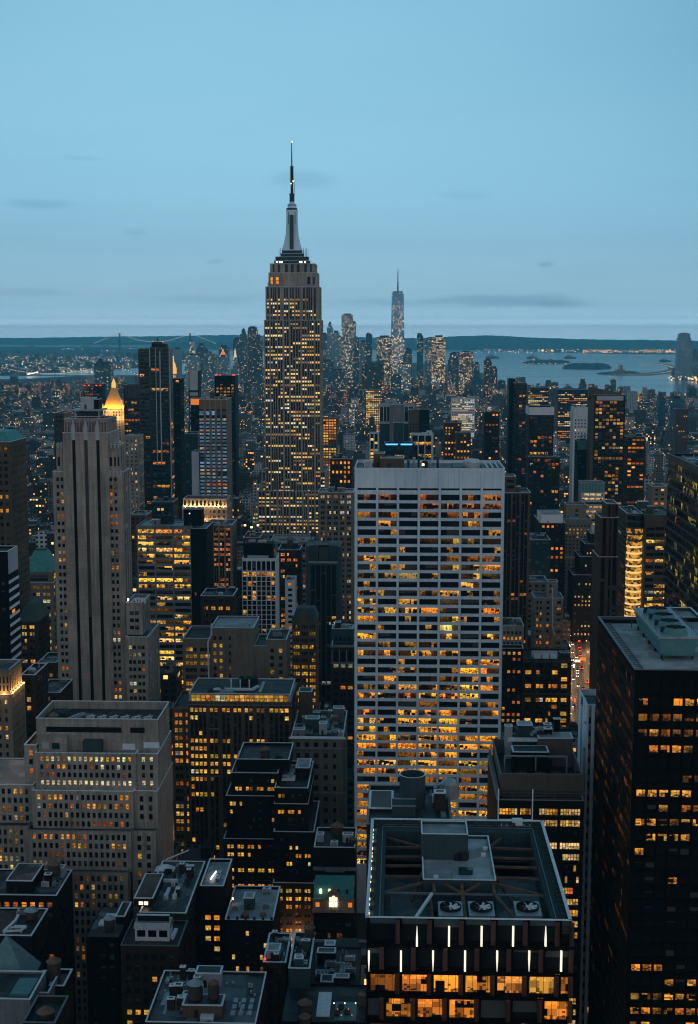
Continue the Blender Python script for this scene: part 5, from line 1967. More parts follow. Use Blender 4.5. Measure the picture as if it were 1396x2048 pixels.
b = T('white_duct_roof', 'dark roof with white branching ducts and a wooden water tank at the frame edge', -60, 63, 1871, 392, 20,
      S(bay=3, fh=3.7, wh=.5, top=9, lit=dict(p=.1, pal=AMBER)), S(bay=3, fh=3.7, wh=.5, top=9, lit=dict(p=.12, pal=RUST)), wall='charcoal', vb=1900, seed=95, done=False, roof='roofdark', par=.4)
x0_, x1_, y0_, y1_, zr_ = b.last
b.tank(x1_ - 3.2, y0_ + 12, r=2.0, h=2.4, leg=1.0, pale=True)
b.duct([(x1_ - 9.2, y0_ + 2), (x1_ - 7.8, y0_ + 10), (x1_ - 8.0, y0_ + 14)], .8, 'palemetal')
b.duct([(x1_ - 9, y0_ + 2), (x1_ - 4, y0_ + 3), (x1_ - 3.4, y0_ + 6), (x1_ - 7, y0_ + 6)], .6, 'palemetal')
b.duct([(x1_ - 8, y0_ + 5), (x1_ - 3, y0_ + 5)], .5, 'palemetal')
b.unit(x1_ - 9, y0_ + 15, 3, 3, 1.4, mat='steel')
b.finish()


def pyramid_roof():
    Y = 352.0
    zb = zp(1972, Y, 50)
    ap = atY(13, 1872, Y + 7)
    b = Bld('pyramid_house', 'building with a steep pale green pyramid roof and a grey flat roof in front', ap.x, Y + 7, 'building', None, 96, 'charcoal')
    MUST_SEE.append((0, 1872, 130, 2048, Y - 10))
    x1 = atY(66, 1950, Y + 5).x
    x0 = 2 * ap.x - x1
    b.tier(x0, x1, Y, Y + 14, 0, zb, None, None, par=0, roof='roofdark')
    m = MB()
    m.frustum(ap.x, Y + 7, zb + .01, ap.z, (x1 - x0) / 2, 7, .25, .25)
    b.part('pyramid_roof', m, M['paleteal'])
    xa, xb, z2 = px_box(-60, 60, 1998, 336)
    b.tier(xa, xb, 336, Y - .05, 0, z2, None, None, wall='grey', par=.6, roof='roofdark')
    m = MB()
    q = b.last
    m.frustum(q[1] - 4, 343, q[4], q[4] + .9, 2.6, 4.5, 2.6, 4.5, 0, .6, 0)
    b.part('skylight', m, M['tealspan2'])
    # open topped tank house
    xa, xb, z3 = px_box(61, 97, 1986, 345)
    b.tier(xa, xb, 345, 358, 0, z3, None, None, wall='grey', par=3.2, roof='roofdark', ct=.4)
    b.tank((xa + xb) / 2 + 1.2, 356, b.last[4], 1.9, 6.6, .5)
    xa, xb, z4 = px_box(45, 110, 2046, 318)
    b.tier(xa, xb, 318, 332, 0, z4, None, None, wall='brown', par=1.6, roof='roofdark', coping='darkcoping')
    b.tank((xa + xb) / 2 + .3, 323.5, b.last[4], 2.1, 1.6, .3)
    xa, xb, z5 = px_box(98, 128, 1972, 352)
    b.tier(xa, xb, 352, 362, 0, z5, None, None, wall='charcoal', par=.6, roof='roofdark')
    b.finish()


M['paleteal'] = plain('pale_green_slate', (.16, .27, .28), .7, 0, .2)
pyramid_roof()


def bottom_roof():
    Y = 330.0
    x0, x1, z1 = px_box(291, 511, 2046, Y, 2048)
    MUST_SEE.append((291, 1925, 535, 2048, Y))
    Yf = atZ(430, 1943, z1).y
    b = Bld('tank_loft', 'low loft with a broad wet roof, two water tanks and a brick tank house', (x0 + x1) / 2, Y + 14, 'building', None, 97, 'brown')
    b.tier(x0, x1, Y, Yf, 0, z1, S(bay=3, fh=3.8, lit=dict(p=.1)), S(bay=3, fh=3.8, lit=dict(p=.3, pal=RUST)), par=.7, roof='roofgrey', coping='coping', ct=.3)
    zr = b.last[4]
    p = atZ(366, 2024, zr + 1); q = atZ(446, 2024, zr + 1)
    b.bulkhead(p.x, p.y - 1, q.x - p.x, 6, 3.4, zr, wall='tan', roof='roofdark', name='tank_house')
    zt = zr + 3.6
    b.tank(p.x + 3.0, p.y + 2.2, zt, 2.0, 4.0, .4, True)
    b.tank(p.x + 7.8, p.y + 2.6, zt, 1.45, 4.0, .4)
    p = atZ(391, 1968, zr + 1); q = atZ(442, 1968, zr + 1)
    b.bulkhead(p.x, p.y, q.x - p.x, 4.5, 4, zr, wall='palegrey', roof='roofdark', name='plant_house')
    for k in range(8):
        r = b.rng
        xx, yy = x0 + (x1 - x0) * r.uniform(.55, .95), Y + (Yf - Y) * r.uniform(.1, .95)
        m = MB()
        m.tube(xx, yy, zr, zr + r.uniform(.5, 1.4), .35, .3, 8)
        b.part('roof_vent', m, M['steel'])
    b.clutter(22, 5, 0, rect=(x0 + 1, x0 + 15, Y + 4, Yf - 1), scale=.42)
    m = MB()
    m.bar((x0 + 16.2, Y + 1, zr + .3), (x0 + 16.5, Yf - 1, zr + .3), .35, .6)
    b.part('roof_kerb', m, M['darkcoping'])
    m = MB()
    m.box(x0 + 14, x0 + 17.5, Y + 2, Y + 4.2, zr, zr + 1.2)
    b.part('roof_hatch', m, M['palemetal'])
    for k in range(9):   # rows of planters on the terrace
        m = MB()
        xx, yy = x1 - 2 - (k % 3) * 2.2, Y + 5 + (k // 3) * 3.4
        m.box(xx - .9, xx + .3, yy, yy + 2.4, zr, zr + .5)
        b.part('planter', m, M['duct'])
    b.finish()


bottom_roof()

b = T('grey_shaft_house', 'tall plain grey box with a pale parapet and small white roof units', 577, 620, 1937, 372, 24, None, None, wall='tealgrey', vb=1995, seed=98, done=False, roof='roofdark', par=1.6)
x0_, x1_, y0_, y1_, zr_ = b.last
b.bulkhead(x0_ + 1.2, y0_ + 6, 2.2, 3.4, 1.4, wall='palegrey', roof='roofpale')
b.clutter(12, 3, 0, scale=.45)
b.tank(x1_ + 1.9 - 3.4, y1_ - 3, r=1.6, h=3.2, leg=1.4)
b.finish()
b = T('white_patch_roof', 'low dark roof with a bright white sheet, string lamps and brown tank tops', 562, 730, 2044, 352, 22, None, None, wall='darkbrick', vb=2048, seed=99, done=False, roof='roofdark', par=.5, coping=None)
x0_, x1_, y0_, y1_, zr_ = b.last
m = MB()
p, q = atZ(632, 2031, zr_ + .4), atZ(664, 1984, zr_ + .4)
m.box(p.x, q.x, p.y, q.y, zr_, zr_ + .4)
b.part('white_sheet', m, M['palemetal'])
m = MB()
p, q = atZ(668, 2040, zr_ + .2), atZ(714, 2004, zr_ + .2)
m.box(p.x, q.x, p.y, q.y, zr_, zr_ + .2)
b.part('terrace_floor', m, M['tealspan2'])
for k in range(7):
    m = MB()
    a = atZ(668 + k * 7.2, 2006 + (k % 3) * 12, zr_ + 2)
    m.tube(a.x, a.y, zr_ + 1.8, zr_ + 2.1, .14, .14, 6)
    b.part('string_lamp', m, M['orangelamp'] if k % 3 else M['lamp'])
for (u, v) in ((682, 2020), (694, 2030), (673, 2032)):
    a = atZ(u, v, zr_)
    m = MB()
    m.frustum(a.x, a.y, zr_, zr_ + .9, .5, .5, .8, .8)
    m.frustum(a.x, a.y, zr_ + .9, zr_ + 1.8, .9, .9, .3, .3)
    b.part('planter', m, M['darkgreen'] if 'darkgreen' in M else M['darkmetal'])
for (u, v, r_) in ((610, 2012, 1.9), (610, 2040, 1.6), (724, 1995, 1.1)):
    a = atZ(u, v, zr_ + 3)
    b.tank(a.x, a.y, zr_, r_, 3.2, .8)
b.finish()
T('dark_plain_roof', 'plain dark roof with a white ladder frame just left of the near glass tower', 618, 716, 1990, 385, 32, None, None, wall='charcoal', vb=None, seed=100, n=12, roof='roofdark', par=.4, coping=None, tanks=0)
b = T('small_roof_huts', 'low dark house with pale roof huts and a brown cone topped tank beside it', 526, 572, 1925, 385, 20, S(bay=3, fh=3.8, lit=dict(p=.1)), None, wall='brown', seed=101, done=False, roof='roofdark', par=.4)
x0_, x1_, y0_, y1_, zr_ = b.last
b.bulkhead(x0_ + .8, y0_ + 3, 4, 5, 2.6, wall='palegrey', roof='roofpale')
b.clutter(9, 9, 0, scale=.45)
q = MB(); q.tube(x0_ + .6, y0_ + .5, zr_ + 1, zr_ + 1.5, .3, .3, 6); b.part('beacon', q, M['red'])
b.finish()

# behind the near glass tower: brick house with a big round tank screen
def tank_screen():
    Y = 286.0
    x0, x1, z1 = px_box(733, 905, 1650, Y, None)
    MUST_SEE.append((783, 1530, 852, 1640, Y))
    b = Bld('tank_screen_house', 'brick building behind the near glass tower with a tall round tank screen on top', (x0 + x1) / 2, Y + 14, 'building', None, 102, 'brown')
    b.tier(x0, x1, Y, Y + 26, 0, z1, None, None, par=.6, roof='roofdark', coping='darkcoping')
    zr = b.last[4]
    b.bulkhead(x0 + .3, Y + 10, atY(783, 1600, Y + 10).x - x0, 12, zp(1617, Y + 10) - zr, zr, roof='redroof', name='stair_house')
    a, c = atY(784, 1610, Y + 6).x, atY(831, 1610, Y + 6).x
    m = MB()
    zt = zp(1612, Y + 6)
    m.box(a, c, Y + 6, Y + 11, zr, zt, 0)
    m.box(a - .12, c + .12, Y + 5.9, Y + 6.2, zt + .004, zt + .25, 1)
    m.box(a - .12, c + .12, Y + 10.8, Y + 11.1, zt + .004, zt + .25, 1)
    b.part('roof_house', m, [M['tealgrey'], M['duct']])
    t = MB()
    xc, yc = atY(825, 1560, Y + 15).x, Y + 15
    R_ = (atY(851, 1560, yc).x - atY(799, 1560, yc).x) / 2
    zt = zp(1546, yc)
    t.tube(xc, yc, zr, zt, R_, R_, 36, 0, cap=False)
    t.tube(xc, yc, zt - 4, zt, R_ - .2, R_ - .2, 36, 0, cap=False)
    for k in range(36):
        a0, a1 = 2 * pi * k / 36, 2 * pi * (k + 1) / 36
        t.quad((xc + (R_ - .25) * cos(a0), yc + (R_ - .25) * sin(a0), zt + .02), (xc + (R_ + .1) * cos(a0), yc + (R_ + .1) * sin(a0), zt + .02),
               (xc + (R_ + .1) * cos(a1), yc + (R_ + .1) * sin(a1), zt + .02), (xc + (R_ - .25) * cos(a1), yc + (R_ - .25) * sin(a1), zt + .02), 1)
    o = b.part('tank_screen', t, [M['tealgrey'], M['coping']])
    c = MB()
    c.tube(xc, yc, zt - 3.2, zt - .7, R_ * .92, .1, 20)
    c.build('tank_roof', M['conewood'], o)
    b.clutter(4, 12, 0, rect=(xc + 3.5, x1, Y + 1, Y + 24), scale=.7)
    m = MB()
    p = atY(898, 1634, Y + 20)
    m.lathe(p.x, p.y, [(2.2, zr), (2.2, zr + 3.4), (1.6, zr + 4.2), (.1, zr + 4.5)], 12)
    b.part('pipe_bend', m, M['duct'])
    b.finish()


tank_screen()

# ---------------------------------------------------------------- left edge
b = T('cornice_tower', 'brown stone tower at the frame edge with arched bays and a green roof edge', -60, 20, 884, 700, 30,
      S(bay=3.2, ww=.5, fh=3.7, wh=.55, lit=dict(p=.2, pal=AMBER)), S(bay=3.4, ww=.45, fh=3.7, wh=.55, top=4, depth=.6, lit=dict(p=.3, pal=AMBER + YELLOW[:1])), wall='tan', vb=1150, seed=111, done=False, roof='roofdark')
x0_, x1_, y0_, y1_, zr_ = b.last
m = MB()
m.frustum((x0_ + x1_) / 2, (y0_ + y1_) / 2, zr_ + 1.2, zr_ + 6, (x1_ - x0_) / 2 - .6, 14, (x1_ - x0_) / 2 - 4, 9)
b.part('green_roof', m, M['copper'])
for dz in (-1.5, -9, -24):
    m = MB()
    m.box(x1_ + .004, x1_ + 1.2, y0_ - .5, y1_ + .8, zr_ + dz, zr_ + dz + .8)
    m.box(x0_, x1_ + 1.2, y0_ - 1.2, y0_ - .5, zr_ + dz, zr_ + dz + .8)
    b.part('cornice', m, M['tan'])
b.finish()
b = T('striped_black_block', 'black slab at the frame edge with slanting white stripes between its dark windows', -60, 15, 1103, 560, 15,
      S(bay=3, ww=.6, fh=3.7, wh=.5, lit=dict(p=.12, pal=AMBER), span='black'), None, wall='black', vb=1300, seed=112, done=False, roof='roofdark', par=.8)
x0_, x1_, y0_, y1_, zr_ = b.last
m = MB()
m.box(x1_ + .004, x1_ + .18, y0_ + .4, y1_ - .4, zr_ - 9, zr_ + .6)
b.part('white_panel', m, M['palegrey'])
for k in range(22):
    m = MB()
    zz = zr_ - 13.2 - k * 3.75
    m.box(x1_ + .004, x1_ + .3, y0_ + .3, y1_ - .3, zz, zz + 1.25)
    b.part('white_stripe', m, M['white'])
for k in (4, 10):
    m = MB()
    zz = zr_ - 13.2 - k * 3.75
    m.box(x1_ + .004, x1_ + .1, y0_ + 4, y1_ - 7, zz + 1.5, zz + 2.8)
    b.part('lit_pane', m, M['orangelamp'])
b.finish()


def green_mansard():
    Y = 800.0
    x0, x1, z1 = px_box(37, 106, 1165, Y, 1330)
    MUST_SEE.append((48, 1100, 104, 1165, Y))
    b = Bld('green_roofed_tower', 'grey stone building topped by a bright green four sided roof', (x0 + x1) / 2, Y + 12, 'building', None, 113, 'limedark')
    b.tier(x0, x1, Y, Y + 26, 0, z1, S(bay=5.5, ww=.7, per=2, fh=4.2, wh=.5, lit=dict(p=.55, pal=PALE[:3] + YELLOW)), S(bay=5, ww=.6, fh=4.2, wh=.5, lit=dict(p=.4, pal=PALE + AMBER)), par=.6)
    xa, xb, z2 = px_box(47, 104, 1144, Y + 2)
    b.tier(xa, xb, Y + 2, Y + 22, z1 - .6, z2, S(cols=[(.12, .85)], rows=lambda p, q: [(p + 1.2, q - 1.8)], lit=dict(p=.0), mat='office'), S(cols=[(.2, .8)], rows=lambda p, q: [(p + 1.2, q - 1.8)], lit=dict(p=.5, pal=YELLOW), mat='office'), par=0)
    m = MB()
    zt = zp(1105, Y + 8)
    m.frustum((xa + xb) / 2, Y + 12, z2 + .01, zt, (xb - xa) / 2 + .3, 10.4, (xb - xa) * .2, 3.5)
    m.box((xa + xb) / 2 - (xb - xa) * .18, (xa + xb) / 2 + (xb - xa) * .18, Y + 9, Y + 15, zt + .01, zt + .8, 1)
    b.part('green_roof', m, [M['copper'], M['darkmetal']])
    b.finish()


green_mansard()
b = T('small_green_roof', 'brown brick block with a dull green hipped roof and pairs of yellow windows', 36, 75, 1243, 690, 24,
      S(bay=3.6, ww=.6, per=2, fh=3.7, wh=.52, lit=dict(p=.6, pal=YELLOW)), S(bay=3.6, ww=.4, fh=3.7, wh=.5, lit=dict(p=.35, pal=AMBER)), wall='brown', vb=1345, seed=114, done=False, roof='roofdark', par=0)
x0_, x1_, y0_, y1_, zr_ = b.last
m = MB(); m.frustum((x0_ + x1_) / 2, (y0_ + y1_) / 2, zr_ + .01, zr_ + 8.5, (x1_ - x0_) / 2 + .4, 12.4, (x1_ - x0_) / 2 - 3, 7); b.part('hipped_roof', m, M['copperdark'])
b.finish()
b = T('brown_terrace_block', 'brown block with small terraces below the green roofed buildings', 75, 112, 1325, 672, 22,
      S(bay=3.4, ww=.45, fh=3.7, wh=.5, lit=dict(p=.5, pal=YELLOW)), S(bay=3.4, ww=.4, fh=3.7, lit=dict(p=.4, pal=AMBER)), wall='brown', vb=1400, seed=115, n=2, roof='roofgrey')
b = T('low_flat_block', 'low brown block with a grey flat roof beside the floodlit cornice building', 42, 70, 1350, 540, 20,
      S(bay=3.4, ww=.45, fh=3.7, lit=dict(p=.1)), S(bay=3.4, ww=.4, fh=3.7, lit=dict(p=.2, pal=AMBER)), wall='brown', vb=1420, seed=116, n=2, roof='roofgrey')
b = T('dim_corner_block', 'dim brown corner block with yellow windows left of the striped limestone tower', 72, 120, 1385, 600, 24,
      S(bay=3.4, ww=.5, fh=3.7, lit=dict(p=.5, pal=YELLOW)), None, wall='brown', vb=1440, seed=117, n=2, roof='roofgrey')


def floodlit_cornice():
    Y = 505.0
    x0, x1, z1 = px_box(-50, 18, 1340, Y, 1540)
    b = Bld('floodlit_building', 'stone building at the frame edge with a golden floodlit colonnade under its roof', (x0 + x1) / 2, Y + 8, 'building', None, 118, 'beige')
    zb = z1 - 9.5
    col = [(i / 9 + .03, (i + 1) / 9 - .03) for i in range(9)]
    w = S(cols=col, rows=lambda p, q: [(p + 1.2, p + 3.4), (p + 4.2, q - 2.5)], depth=.7, lit=dict(p=.12, pal=PALE))
    b.tier(x0, x1, Y, Y + 17, zb, z1, w, S(cols=[(i / 7 + .03, (i + 1) / 7 - .03) for i in range(7)], rows=lambda p, q: [(p + 1.2, q - 2)], depth=.7, lit=dict(p=.1)), par=.8, roof='roofgrey')
    e = .9
    b.tier(x0 - e, x1 + e, Y - e, Y + 17 + e, 0, zb - .01, S(bay=2.9, ww=.4, fh=3.5, wh=.52, lit=dict(p=.25, pal=AMBER + PALE)), S(bay=2.5, ww=.45, fh=3.5, wh=.55, lit=dict(p=.3, pal=AMBER)), par=.3, roof='roofgrey')
    m = MB()
    m.box(x0 - 1, x1 + 1, Y - 1, Y - .3, z1 - .6, z1 + .4)
    m.box(x1 + .3, x1 + 1, Y - .3, Y + 17.5, z1 - .6, z1 + .4)
    b.part('cornice', m, M['beige'])
    for k in range(5):
        yy = Y + 2 + k * 3.6
        q = MB(); q.box(x1 + .35, x1 + .75, yy - .2, yy + .2, zb + .0, zb + .35); b.part('floodlight', q, M['lamp'])
        flood(x1 + 1.3, yy, zb + .9, 520, (1, .52, .13), r=.2)
    for k in range(4):
        xx = x1 - 2 - k * 3.4
        q = MB(); q.box(xx - .2, xx + .2, Y - .75, Y - .35, zb + .0, zb + .35); b.part('floodlight', q, M['lamp'])
        flood(xx, Y - 1.3, zb + .9, 420, (1, .52, .13), r=.2)
    b.clutter(4, 3, 0, rect=(x1 - 12, x1, Y, Y + 17))
    b.finish()


floodlit_cornice()

# ---------------------------------------------------------------- behind the striped tower and left of the mast skyscraper
def yellow_office():
    Y = 820.0
    x0, x1, z1 = px_box(273, 381, 1052, Y, 1290)
    b = Bld('ribbon_office', 'wide office block glowing bright yellow in long ribbon windows beside its black core', (x0 + x1) / 2, Y + 14, 'building', None, 121, 'grey')
    P = {k: v for k, v in enumerate([.95, .85, .95, .8, .7, .85, .45, .75, .6, .8, .55, .5, .45, .4, .45, .45, .6, .35, .5, .6, .4, .4])}
    n = 5
    Wd = x1 - x0
    # the front is gently folded: five facets
    zs = S(cols=[(.02, .32), (.35, .655), (.685, .985)], rec=.1, depth=.5, fh=3.82, wh=.58, top=1.8, mat='office', lit=dict(p=.6, rows=P, pal=YELLOW, run=.2, gain=1.6, dim=.12, cool=0))
    b.tier(x0, x1, Y, Y + 30, 0, z1, zs, None, par=.8, roof='roofpale', coping='darkcoping')
    b.wins = [w2 for w in b.wins for w2 in split_window(w, 2, b.rng, .25)]
    zr = b.last[4]
    a, c = atY(317, 1020, Y + 14).x, atY(345, 1020, Y + 14).x
    b.unit(a, Y + 14, c - a, 6, 5.2, zr, 3, 'charcoal')
    b.clutter(4, 7, 0, rect=(x0 + 4, x0 + 26, Y + 8, Y + 26))
    xa, xb, z2 = px_box(381, 413, 1057, Y + .5)
    MUST_SEE.append((381, 1020, 413, 1290, Y))
    b.tier(xa + .03, xb, Y + .5, Y + 30, 0, z2, S(cols=[(.2, .3)], rows=lambda p, q: [(q - 42, q - 40)], lit=dict(p=1, pal=YELLOW)), None, wall='black', par=.6, roof='roofgrey')
    b.bulkhead(atY(367, 1040, Y + 6).x, Y + 6, 11.5, 9, zp(1020, Y + 6) - zr, zr, wall='black', roof='roofdark', name='lift_house')
    q = MB()
    p = atY(379, 1027, Y + 5.8)
    q.tube(p.x, p.y, p.z - .3, p.z + .3, .3, .3, 6)
    b.part('roof_lamp', q, M['whitelamp'])
    b.finish()


def split_window(w, n, rng, off):
    q, wd, h, l, sd, mk = w
    (ax, ay, az_), (bx, by, bz), (cx_, cy_, cz_), (dx, dy, dz) = q
    out = []
    for k in range(n):
        f0, f1 = k / n, (k + 1) / n
        lk = l
        if l is not None and rng.random() < off:
            lk = tuple(c * .1 for c in l)
        elif l is None and rng.random() < off * .5:
            lk = (.7, .34, .04)
        out.append((((ax + (bx - ax) * f0, ay + (by - ay) * f0, az_), (ax + (bx - ax) * f1, ay + (by - ay) * f1, bz),
                     (dx + (cx_ - dx) * f1, dy + (cy_ - dy) * f1, cz_), (dx + (cx_ - dx) * f0, dy + (cy_ - dy) * f0, dz)), wd / n, h, lk, sd + .001 * k, mk))
    return out


yellow_office()

T('brownstone_loft', 'brown stone loft with arched attic windows between the ribbon office and the white tower', 401, 466, 1192, 775, 24,
  S(bay=4.4, ww=.55, per=2, fh=4.2, wh=.5, lit=dict(p=.35, rows={0: .2, 1: .75, 2: .05, 3: .1, 4: .2}, pal=YELLOW, run=.6)), S(fh=4.2, lit=dict(p=.15)), wall='brown', vb=1260, seed=122, n=4, roof='roofdark')
T('dark_pier_block', 'dark block with tall stone piers and orange lit windows below the floodlit colonnade', 411, 464, 1050, 1010, 30,
  S(bay=4.6, ww=.7, per=2, fh=3.9, wh=.55, span='black', rec=.4, lit=dict(p=.55, pal=AMBER, rowvar=.3)), S(lit=dict(p=.1)), wall='limedark', vb=1160, seed=123, n=3, roof='roofdark')


def hotel():
    Y = 1140.0
    x0, x1, z1 = px_box(398, 453, 799, Y, 990)
    b = Bld('grid_hotel', 'hotel tower with a brown crown and a grid of cool blue white windows', (x0 + x1) / 2, Y + 12, 'skyscraper', None, 124, 'beige')
    cols = [(.0, .165), (.235, .37), (.45, .565), (.64, .755), (.83, .985)]
    zt = zp(822, Y)
    fh = (zt - zp(985, Y)) / 22.5
    rows = [(zt - fh * k - fh * (1.25 if k == 0 else .72), zt - fh * k - (0 if k == 0 else fh * .1)) for k in range(24) if k != 1]
    b.tier(x0, x1, Y, Y + 34, 0, z1, S(cols=cols, rows=rows, depth=.35, rec=.1, span='charcoal', mat='bluepane', lit=dict(p=.92, rowvar=.1, pal=BLUEISH, run=.5, gain=.62, dim=.1)), None, par=.8, roof='roofpale')
    m = MB()
    for k, (a, c) in enumerate(cols):
        m.box(x0 + (x1 - x0) * a + .2, x0 + (x1 - x0) * c - .1, Y - .06, Y - .004, zt + 1.2, z1 - 1)
    b.part('bronze_panel', m, M['bronze'], 'stuff')
    b.tank((x0 + x1) / 2 - 2, Y + 12, r=2.2, h=4, leg=2)
    b.clutter(4, 3)
    xa, xb, z2 = px_box(383, 398, 904, Y + 2)
    MUST_SEE.append((383, 902, 398, 988, Y))
    b.tier(xa, xb - .03, Y + 2, Y + 26, 0, z2, None, None, wall='palegrey', par=.5)
    b.finish()


M['bronze'] = plain('bronze_panel', (.22, .11, .05), .5, .1, .2)
hotel()
T('teal_glass_block', 'teal glass block tucked left of the grid hotel', 369, 396, 867, 1190, 22, S(bay=3, ww=.88, fh=3.6, wh=.8, span='tealspan', depth=.1, mat='tealglass', lit=dict(p=.1, pal=AMBER)), None, wall='tealspan', vb=990, seed=125, n=1)
b = T('orange_crown_tower', 'dark slim tower whose top storey glows orange behind the grid hotel', 381, 400, 797, 1500, 20, S(bay=4, ww=.8, fh=3.6, wh=.6, top=12, span='darkglass', lit=dict(p=.15, pal=AMBER)), None, wall='darkglass', vb=870, seed=126, done=False, ind=False)
x0_, x1_, y0_, y1_, zr_ = b.last
m = MB(); m.box(x0_ + .3, x1_ + .2, y0_ - .3, y0_ - .004, zr_ - 6, zr_ + .6); b.part('glowing_storey', m, M['orangelamp'])
b.finish()


def podium():
    Y = 1112.0
    x0, x1, z1 = px_box(366, 453, 998, Y, 1080)
    b = Bld('colonnade_block', 'classical stone block with a golden floodlit colonnade below the grid hotel', (x0 + x1) / 2, Y + 12, 'building', None, 127, 'limestone')
    col = [(i / 11 + .02, (i + 1) / 11 - .022) for i in range(11)]
    zb = zp(1015, Y)
    b.tier(x0, x1, Y, Y + 26, zb, z1, S(cols=col, rows=lambda p, q: [(p + .8, q - 1.2)], depth=.8, lit=dict(p=.3, pal=AMBER)), None, par=1.0, roof='roofgrey')
    b.tier(x0 - .8, x1 + .8, Y - 1.2, Y + 27, 0, zb - .02, S(bay=4, ww=.5, per=2, fh=4.2, wh=.55, top=2.2, lit=dict(p=.35, pal=AMBER)), S(bay=4, fh=4.2, lit=dict(p=.3, pal=AMBER)), par=.2, roof='roofgrey')
    for k in range(9):
        xx = x0 + (x1 - x0) * (k + .5) / 9
        q = MB(); q.box(xx - .25, xx + .25, Y - 1.0, Y - .5, zb, zb + .4); b.part('floodlight', q, M['lamp'])
        flood(xx, Y - 1.6, zb + .8, 900, (1, .58, .2), r=.2)
    for k in range(4):
        xx = x0 + (x1 - x0) * (.52 + .13 * k)
        flood(xx, Y - 2.6, zb - 11, 420, (1, .58, .2), r=.2)
    b.clutter(5, 6)
    b.finish()


podium()


def spired_glass():
    Y = 1350.0
    x0, x1, z1 = px_box(299, 337, 694, Y, 1020)
    MUST_SEE.append((275, 688, 342, 930, Y))
    b = Bld('striped_glass_tower', 'tall dark glass tower with a broken crown, small spire and bright vertical edge strips', (x0 + x1) / 2, Y + 14, 'skyscraper', None, 131, 'darkglass')
    P = {k: (.75 if k in (5, 10, 24, 26, 29, 33, 35, 38, 41, 42, 43) else .06) for k in range(120)}
    g = S(bay=4.6, ww=.9, fh=3.9, wh=.62, span='tealspan', depth=.08, mat='office', lit=dict(p=.1, rows=P, pal=AMBER + YELLOW, run=.6, gain=.9))
    b.tier(x0, x1, Y, Y + 24, 0, z1, g, g, par=0, roof='roofdark')
    xa, xb, z2 = px_box(276, 299, 697, Y + 3)
    b.tier(xa, xb - .03, Y + 3, Y + 26, 0, z2, S(bay=4.6, ww=.9, fh=3.9, wh=.62, span='darkglass', depth=.08, mat='office', lit=dict(p=.05, pal=AMBER)), None, par=0, roof='roofdark')
    xa, xb, z3 = px_box(303, 332, 688, Y + 8)
    b.tier(xa, xb, Y + 8, Y + 20, z1 + .01, z3, None, None, par=0, wall='charcoal')
    m = MB()
    xm = atY(314, 684, Y + 12)
    for (u0, v0, u1, v1) in ((306, 690, 310, 684), (318, 690, 314, 676), (312, 690, 316, 683), (325, 690, 327, 684)):
        m.bar(atY(u0, v0, Y + 12), atY(u1, v1, Y + 12), .9)
    m.box(xm.x - 5, xm.x + 5, Y + 10, Y + 16, z3 + .01, z3 + 2.2)
    b.part('spire', m, M['darkmetal'])
    for (u, v) in ((306, 683), (326, 684)):
        q = MB(); p = atY(u, v, Y + 12); q.tube(p.x, p.y, p.z - .5, p.z + .5, .6, .6, 6); b.part('beacon', q, M['red'])
    for (ua, ub, va, vb) in ((298, 300.5, 694, 733), (311.5, 314.5, 697, 930), (320.5, 322.5, 702, 928)):
        m = MB()
        p, q = atY(ua, va, Y - .6), atY(ub, vb, Y - .6)
        m.box(p.x, q.x, Y - .6, Y - .005, q.z, p.z)
        b.part('edge_strip', m, M['palegrey'])
    m = MB()
    m.box(b.root.location.x + (x1 - x0) / 2 + .006, b.root.location.x + (x1 - x0) / 2 + .9, Y + .5, Y + 2.6, 20, z1 - 4)
    b.part('edge_strip', m, M['palegrey'])
    xa, xb, z4 = px_box(308, 344, 1008, Y - 30)
    b.finish()


spired_glass()
T('teal_setback_block', 'dark teal glass block at the foot of the striped glass tower', 303, 346, 1004, 1240, 30, S(bay=3.4, ww=.7, fh=3.7, wh=.6, span='tealspan', lit=dict(p=.18, pal=AMBER + YELLOW)), None, wall='darkglass', vb=1030, seed=132, n=3, ind=False)
T('amber_office', 'dark slab office with broken amber ribbon windows left of the striped glass tower', 247, 300, 770, 1480, 34, S(bay=3.4, ww=.86, fh=3.9, wh=.5, top=14, span='darkglass', depth=.1, mat='office', lit=dict(p=.45, pal=AMBER + YELLOW[:2], run=.6, rowvar=.8)), None, wall='black', vb=925, seed=133, n=2)
T('black_back_slab', 'plain black slab rising directly right of the striped glass tower', 341, 360, 757, 1450, 26, S(bay=4, ww=.8, fh=3.8, wh=.5, span='black', depth=.1, mat='office', lit=dict(p=.01)), S(bay=4, ww=.6, fh=3.8, lit=dict(p=.02)), wall='black', vb=1010, seed=134, ind=False)
T('crowned_stone_block', 'pale stone block with a glowing ornamental crown beside the amber office', 248, 277, 872, 1240, 24, S(bay=4, ww=.4, per=2, fh=3.8, wh=.5, top=3, lit=dict(p=.22, rows={0: .9, 1: .8}, pal=PALE)), S(bay=4, ww=.4, fh=3.8, lit=dict(p=.3, rows={0: 1, 1: 1}, pal=YELLOW)), wall='limestone', vb=930, seed=135, n=2, ind=False)
T('lit_clock_block', 'low brown block with a glowing red sign panel on its roof edge', 258, 292, 1030, 1060, 26, S(bay=3.4, ww=.45, fh=3.7, lit=dict(p=.04, pal=AMBER)), S(lit=dict(p=.03)), wall='redbrown', vb=1060, seed=136, n=2, ind=False)


